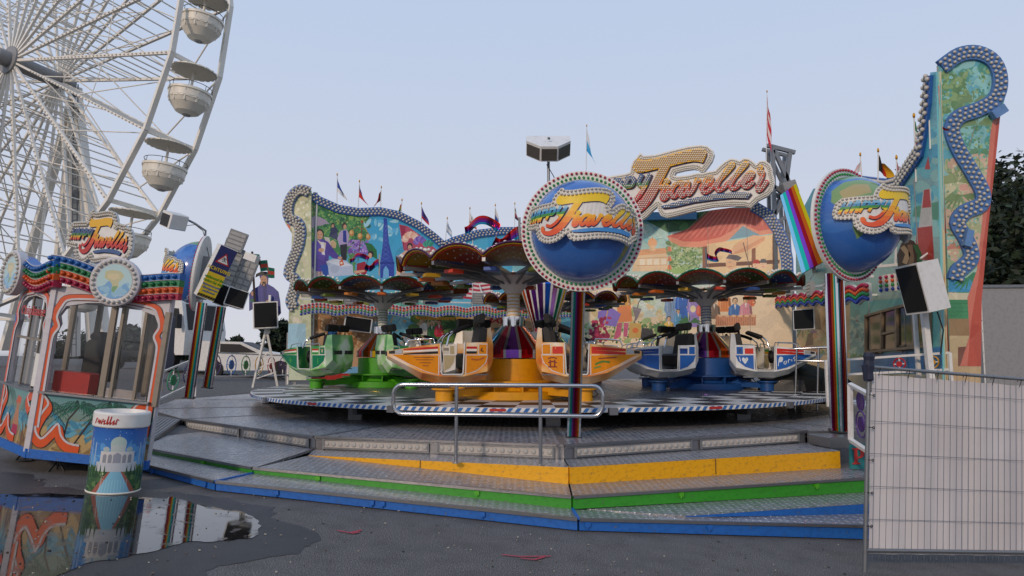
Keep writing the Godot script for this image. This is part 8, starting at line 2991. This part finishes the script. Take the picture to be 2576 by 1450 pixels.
	flag("blue and white flag first along the cafe mural top", 848, 441, 520, zw(WL, 848, 520) + 0.1, ["2a4f9c", "2a4f9c", "d8d8d8"])
	flag("blue and red flag above the cafe mural waiters", 904, 458, 530, zw(WL, 904, 530) + 0.1, ["1c3f8c", "b02a30", "c8342c"])
	flag("black, red and gold flag above the cafe mural", 959, 473, 532, zw(WL, 959, 530) + 0.1, ["17161a", "b02a22", "d8a21c"], true)
	flag("red, yellow and green flag by the iron tower", 1011, 505, 562, zw(WL, 1011, 555) + 0.1, ["b83a2c", "d8b83a", "4a7a3c", "c8ccc4"])
	flag("purple and red flag above the dancers", 1060, 514, 580, zw(WL, 1060, 575) + 0.1, ["4a3f86", "4a3f86", "4a3f86", "b02a3c"])
	flag("white and light blue striped flag at the dip of the wall", 1125, 551, 610, zw(WL, 1125, 610) + 0.1, ["d0d4d8", "8fa8c4", "d0d4d8", "8fa8c4"])
	flag("plain white flag with a red edge over the wall", 1182, 526, 592, zw(WL, 1182, 590) + 0.1, ["d8d4d0", "d8d4d0", "d8d4d0", "b05a50"])
	flag("white over blue flag with yellow finial by the ribbon ornament", 1246, 518, 586, zw(WL, 1246, 585) + 0.1, ["d8d4cc", "d0d0d0", "2a4f9c", "2a4486"])
	flag("dark flag with white and red beside the front globe", 1295, 514, 582, zw(WL, 1295, 585) + 0.1, ["1c1c22", "c8c8c8", "8a3a4c", "2a2440"])
	flag("tall white and sky blue flag behind the front globe sign", 1476, 318, 440, 26.6, ["d8dce0", "cfd8e0", "4aa8d8", "2f98d0"], false, 0.8)
	flag("red and white striped flag on a long mast above the name sign", 1930, 232, 440, 24.9, ["c03a48", "d8d0d0", "c03a48", "d8d0d0", "c03a48"], false, 0.5)
	flag("white flag with pale red beside the bulb globe", 2165, 392, 462, zw(WR, 2165, 450) - 0.3, ["d8d4d0", "d0a8a0"], true)
	flag("black, red and gold flag above the beach mural", 2210, 382, 468, zw(WR, 2210, 455) - 0.3, ["17161a", "b02a22", "d8a21c"], true)
	flag("red, white and blue flag beside the rising bulb edge", 2256, 400, 470, zw(WR, 2256, 460) - 0.3, ["b02a3c", "c8c4d0", "2a2f70"], true)
	flag("green, white and red flag above the lighthouse", 2300, 295, 425, zw(WR, 2300, 415) - 0.2, ["1f6a3c", "d8d8d4", "b02a2c"])
	flag("blue and red flag half hidden behind the tall fin", 2337, 258, 340, zw(WR, 2335, 330) - 0.2, ["2a3f8c", "b02a34"])

	# turntables with canopies, cars and ribbons
	var ph := deg_to_rad(-9.0)
	var pos := []
	for i in 4:
		var a = ph + [0.0, PI / 2, PI, -PI / 2][i]
		pos.append(Vector3(HUB.x + sin(a) * 4.3, 0, HUB.z + cos(a) * 4.3))
	var carpos := [
		[Vector2(-1.25, -12.75), Vector2(1.33, -12.75), Vector2(-1.2, -15.1), Vector2(1.3, -15.0)],
		[Vector2(3.5, -16.4), Vector2(6.05, -16.3), Vector2(3.7, -18.7), Vector2(6.3, -18.6)],
		[Vector2(0.1, -21.2), Vector2(2.6, -21.2), Vector2(0.2, -23.6), Vector2(2.5, -23.6)],
		[Vector2(-5.0, -17.6), Vector2(-2.55, -17.5), Vector2(-4.7, -20.0), Vector2(-2.3, -20.0)]]
	star("turntable with yellow drum, yellow striped mast and scalloped canopy", pos[0], M.drumyellow, "d8a21c", carpos[0], 0)
	star("turntable with blue drum, blue striped mast and scalloped canopy", pos[1], M.drumblue, "2a5a9c", carpos[1], 1)
	star("turntable with red drum at the back behind the mirrored centre column", pos[2], M.drumred, "c04a2a", carpos[2], 2)
	star("turntable with green drum, green striped mast and scalloped canopy", pos[3], M.drumgreen, "2f7a3a", carpos[3], 3)
	var CYh := 1.335
	var cv := func(p: Vector2) -> Vector3: return Vector3(p.x, CYh, p.y)
	car("yellow ride car with red, white and black stripe", cv.call(carpos[0][0]), Vector2(-0.98, 0.2), "yellow", [hx("c02018"), hx("e0d8cc"), hx("1a1818")], "cars of the yellow turntable", [["8a4a1c", 0.006, [0.24, 0.40, 0.6, 0.40]], ["8a4a1c", 0.006, [0.26, 0.36, 0.56, 0.36]], ["8a4a1c", 0.006, [0.3, 0.31, 0.5, 0.31]], ["8a4a1c", 0.006, [0.34, 0.26, 0.44, 0.26]], ["6a3a1c", 0.012, [-0.62, 0.56, -0.6, 0.52, -0.64, 0.5]], ["b05a20", 0.014, [-0.66, 0.40, -0.55, 0.36, -0.42, 0.37]]])
	car("yellow ride car with red flag panel and small pagoda", cv.call(carpos[0][1]), Vector2(0.985, 0.17), "yellow", [hx("c8281c"), hx("c8281c")], "cars of the yellow turntable", [["7a2418", 0.010, [-0.60, 0.38, -0.52, 0.40, -0.44, 0.38]], ["7a2418", 0.010, [-0.60, 0.31, -0.52, 0.33, -0.44, 0.31]], ["7a2418", 0.012, [-0.56, 0.36, -0.56, 0.24]], ["7a2418", 0.012, [-0.48, 0.36, -0.48, 0.24]], ["7a2418", 0.010, [-0.60, 0.24, -0.44, 0.24]], ["e8c23a", 0.012, [-0.47, 0.56, -0.46, 0.555]], ["4a7a2c", 0.016, [0.24, 0.28, 0.36, 0.33, 0.5, 0.32]], ["6a8a3a", 0.014, [0.22, 0.22, 0.34, 0.25]], ["8a3a24", 0.010, [0.3, 0.38, 0.44, 0.39, 0.62, 0.40]]])
	car("cream ride car behind the yellow drum beside the green canopy", cv.call(carpos[0][2]), Vector2(-0.6, -0.8), "cream", [hx("8a8070"), hx("c8c0b0")], "cars of the yellow turntable")
	car("cream ride car behind the yellow drum beside the mirrored post", cv.call(carpos[0][3]), Vector2(0.9, -0.4), "cream", [hx("6a6458"), hx("c8c0b0")], "cars of the yellow turntable")
	car("blue ride car with dark blue stripe, seat back towards the blue drum", cv.call(carpos[1][0]), Vector2(-0.99, 0.12), "blue", [hx("1d3f86"), hx("1d4f9c")], "cars of the blue turntable")
	car("blue ride car with red, white and blue flag panel", cv.call(carpos[1][1]), Vector2(0.96, 0.26), "blue", [hx("c82a20"), hx("c82a20")], "cars of the blue turntable", [["d8e0e8", 0.008, [-0.64, 0.40, -0.62, 0.30]], ["d8e0e8", 0.008, [-0.52, 0.25, -0.58, 0.34, -0.55, 0.38, -0.52, 0.35, -0.48, 0.38, -0.46, 0.34, -0.52, 0.25]], ["d8e0e8", 0.008, [0.2, 0.2, 0.23, 0.38, 0.30, 0.38, 0.28, 0.3, 0.22, 0.29]], ["d8e0e8", 0.008, [0.36, 0.31, 0.32, 0.27, 0.36, 0.24, 0.39, 0.32]], ["d8e0e8", 0.008, [0.42, 0.27, 0.43, 0.34, 0.47, 0.33]], ["d8e0e8", 0.008, [0.5, 0.35, 0.5, 0.30]], ["d8e0e8", 0.008, [0.58, 0.40, 0.54, 0.37, 0.58, 0.34, 0.55, 0.31]], ["1a2a4a", 0.008, [-0.67, 0.57, -0.6, 0.55, -0.66, 0.52, -0.59, 0.5]]])
	car("cream ride car behind the blue drum beside the beach mural", cv.call(carpos[1][3]), Vector2(0.9, -0.44), "cream", [hx("3f8a3c"), hx("c8901c")], "cars of the blue turntable")
	car("cream ride car behind the blue drum facing the pagoda mural", cv.call(carpos[1][2]), Vector2(-0.7, -0.7), "cream", [hx("8a5a3c"), hx("c8c0b0")], "cars of the blue turntable")
	car("cream ride car on the back turntable nearer the cafe mural", cv.call(carpos[2][0]), Vector2(-0.9, 0.3), "cream", [hx("8a8070"), hx("b02a22")], "cars of the back turntable")
	car("cream ride car on the back turntable nearer the pagoda mural", cv.call(carpos[2][1]), Vector2(0.95, 0.2), "cream", [hx("b02a22"), hx("c8c0b0")], "cars of the back turntable")
	car("green ride car with red, white and green stripe and cactus panel", cv.call(carpos[3][0]), Vector2(-0.9, -0.44), "green", [hx("b8281c"), hx("e0ddd0"), hx("1f8a3c")], "cars of the green turntable", [["4aa04c", 0.012, [0.42, 0.24, 0.42, 0.38]], ["4aa04c", 0.009, [0.38, 0.34, 0.38, 0.30, 0.42, 0.29]], ["4aa04c", 0.009, [0.46, 0.35, 0.46, 0.31, 0.42, 0.3]], ["c8c0a0", 0.016, [-0.63, 0.58, -0.63, 0.5]], ["8a6a3c", 0.010, [-0.68, 0.57, -0.58, 0.57]], ["4aa04c", 0.010, [-0.5, 0.24, -0.5, 0.36]]])
	car("green ride car with bright green and yellow flag panel", cv.call(carpos[3][1]), Vector2(0.86, -0.5), "green", [hx("2f9a3a"), hx("d8c21c"), hx("2f9a3a")], "cars of the green turntable", [["2a6ab0", 0.016, [0.26, 0.22, 0.32, 0.34, 0.38, 0.3]], ["1a2a2c", 0.014, [0.36, 0.26, 0.42, 0.24]], ["c8906a", 0.02, [-0.63, 0.56, -0.62, 0.54]], ["1a1a1c", 0.02, [-0.63, 0.5, -0.63, 0.48]]])
	car("cream ride car behind the green drum", cv.call(carpos[3][3]), Vector2(0.8, -0.6), "cream", [hx("c8c0b0"), hx("8a8070")], "cars of the green turntable")
	ribbon("large red and purple waving ribbon ornament on the yellow turntable's canopy", P(1240, 600, 13.4), 0.0, 0.85)
	ribbon("waving ribbon ornament on the green turntable's canopy", P(918, 668, 18.2), 0.0, 0.62)
	ribbon("waving ribbon ornament on the blue turntable's canopy", P(1808, 648, 16.8), PI, 0.5)
	# mirrored centre column
	var cc := thing("centre_column", "flared centre column of coloured mirror strips behind the yellow mast", "column", "", Transform3D(Basis(), Vector3(HUB.x + 0.15, 0, HUB.z)))
	var mc := ["e08ad0", "1fae7c", "d8b81c", "e06a1c", "b01c28", "6a2a80", "7d4bb0", "2a66c8"]
	for i in 20:
		var mb := MB.new()
		mb.c = lin(hx(mc[i % 8]))
		mb.lathe([Vector2(0.30, DISC + 0.005), Vector2(0.30, 2.5), Vector2(0.66, 3.62), Vector2(0.52, 3.95), Vector2(0.0, 3.97)], 1, Transform3D(), true, TAU * i / 20, TAU * (i + 0.72) / 20)
		part(cc, "mirror_strip", mb, M.mirror)
		var rb := MB.new()
		rb.lathe([Vector2(0.305, DISC + 0.005), Vector2(0.305, 2.5), Vector2(0.668, 3.62), Vector2(0.53, 3.955)], 1, Transform3D(), true, TAU * (i + 0.72) / 20, TAU * (i + 1) / 20)
		part(cc, "strip_edge", rb, M.white)

	# ---- globe signs
	var g0 := globe_tex(0)
	var g1 := globe_tex(1)
	var b0 := Yp(1443, 1100, DECK + 0.002)
	globe_sign("front blue globe sign with bulb ring and HAPPY Traveller lettering", P(1464, 581, 9.95) , deg_to_rad(-4.0), 0.0, g0, [[b0, P(1455, 735, 10.0)]], "globe signs on mirrored posts")
	var b1 := Yp(2114, 1088, DECK + 0.002)
	var h1 := P(2140, 566, 10.55)
	globe_sign("blue globe sign beside the tall fin, turned to show its curved lettering", h1, deg_to_rad(30.0), 0.0, g1, [[b1, Vector3(b1.x + 0.02, 3.1, b1.z + 0.02)], [b1 + Vector3(0.13, 0, -0.3), Vector3(b1.x + 0.15, 3.1, b1.z - 0.3)]], "globe signs on mirrored posts")
	var h2 := P(503, 688, 16.0)
	globe_sign("blue globe sign seen edge-on from behind over the far mirrored posts", h2, deg_to_rad(-76.0), 0.13, g1, [[P(474, 1003, 15.6), P(508, 762, 15.6)], [P(521, 977, 16.2), P(556, 772, 16.2)]], "globe signs on mirrored posts")

	# ---- near objects
	handrail()
	left_cluster()
	right_cluster()
	booth()
	litter_bin()
	site_fence()
func _flat(q: PackedVector2Array) -> PackedFloat32Array:
	var o := PackedFloat32Array()
	for p in q:
		o.append(p.x); o.append(p.y)
	return o
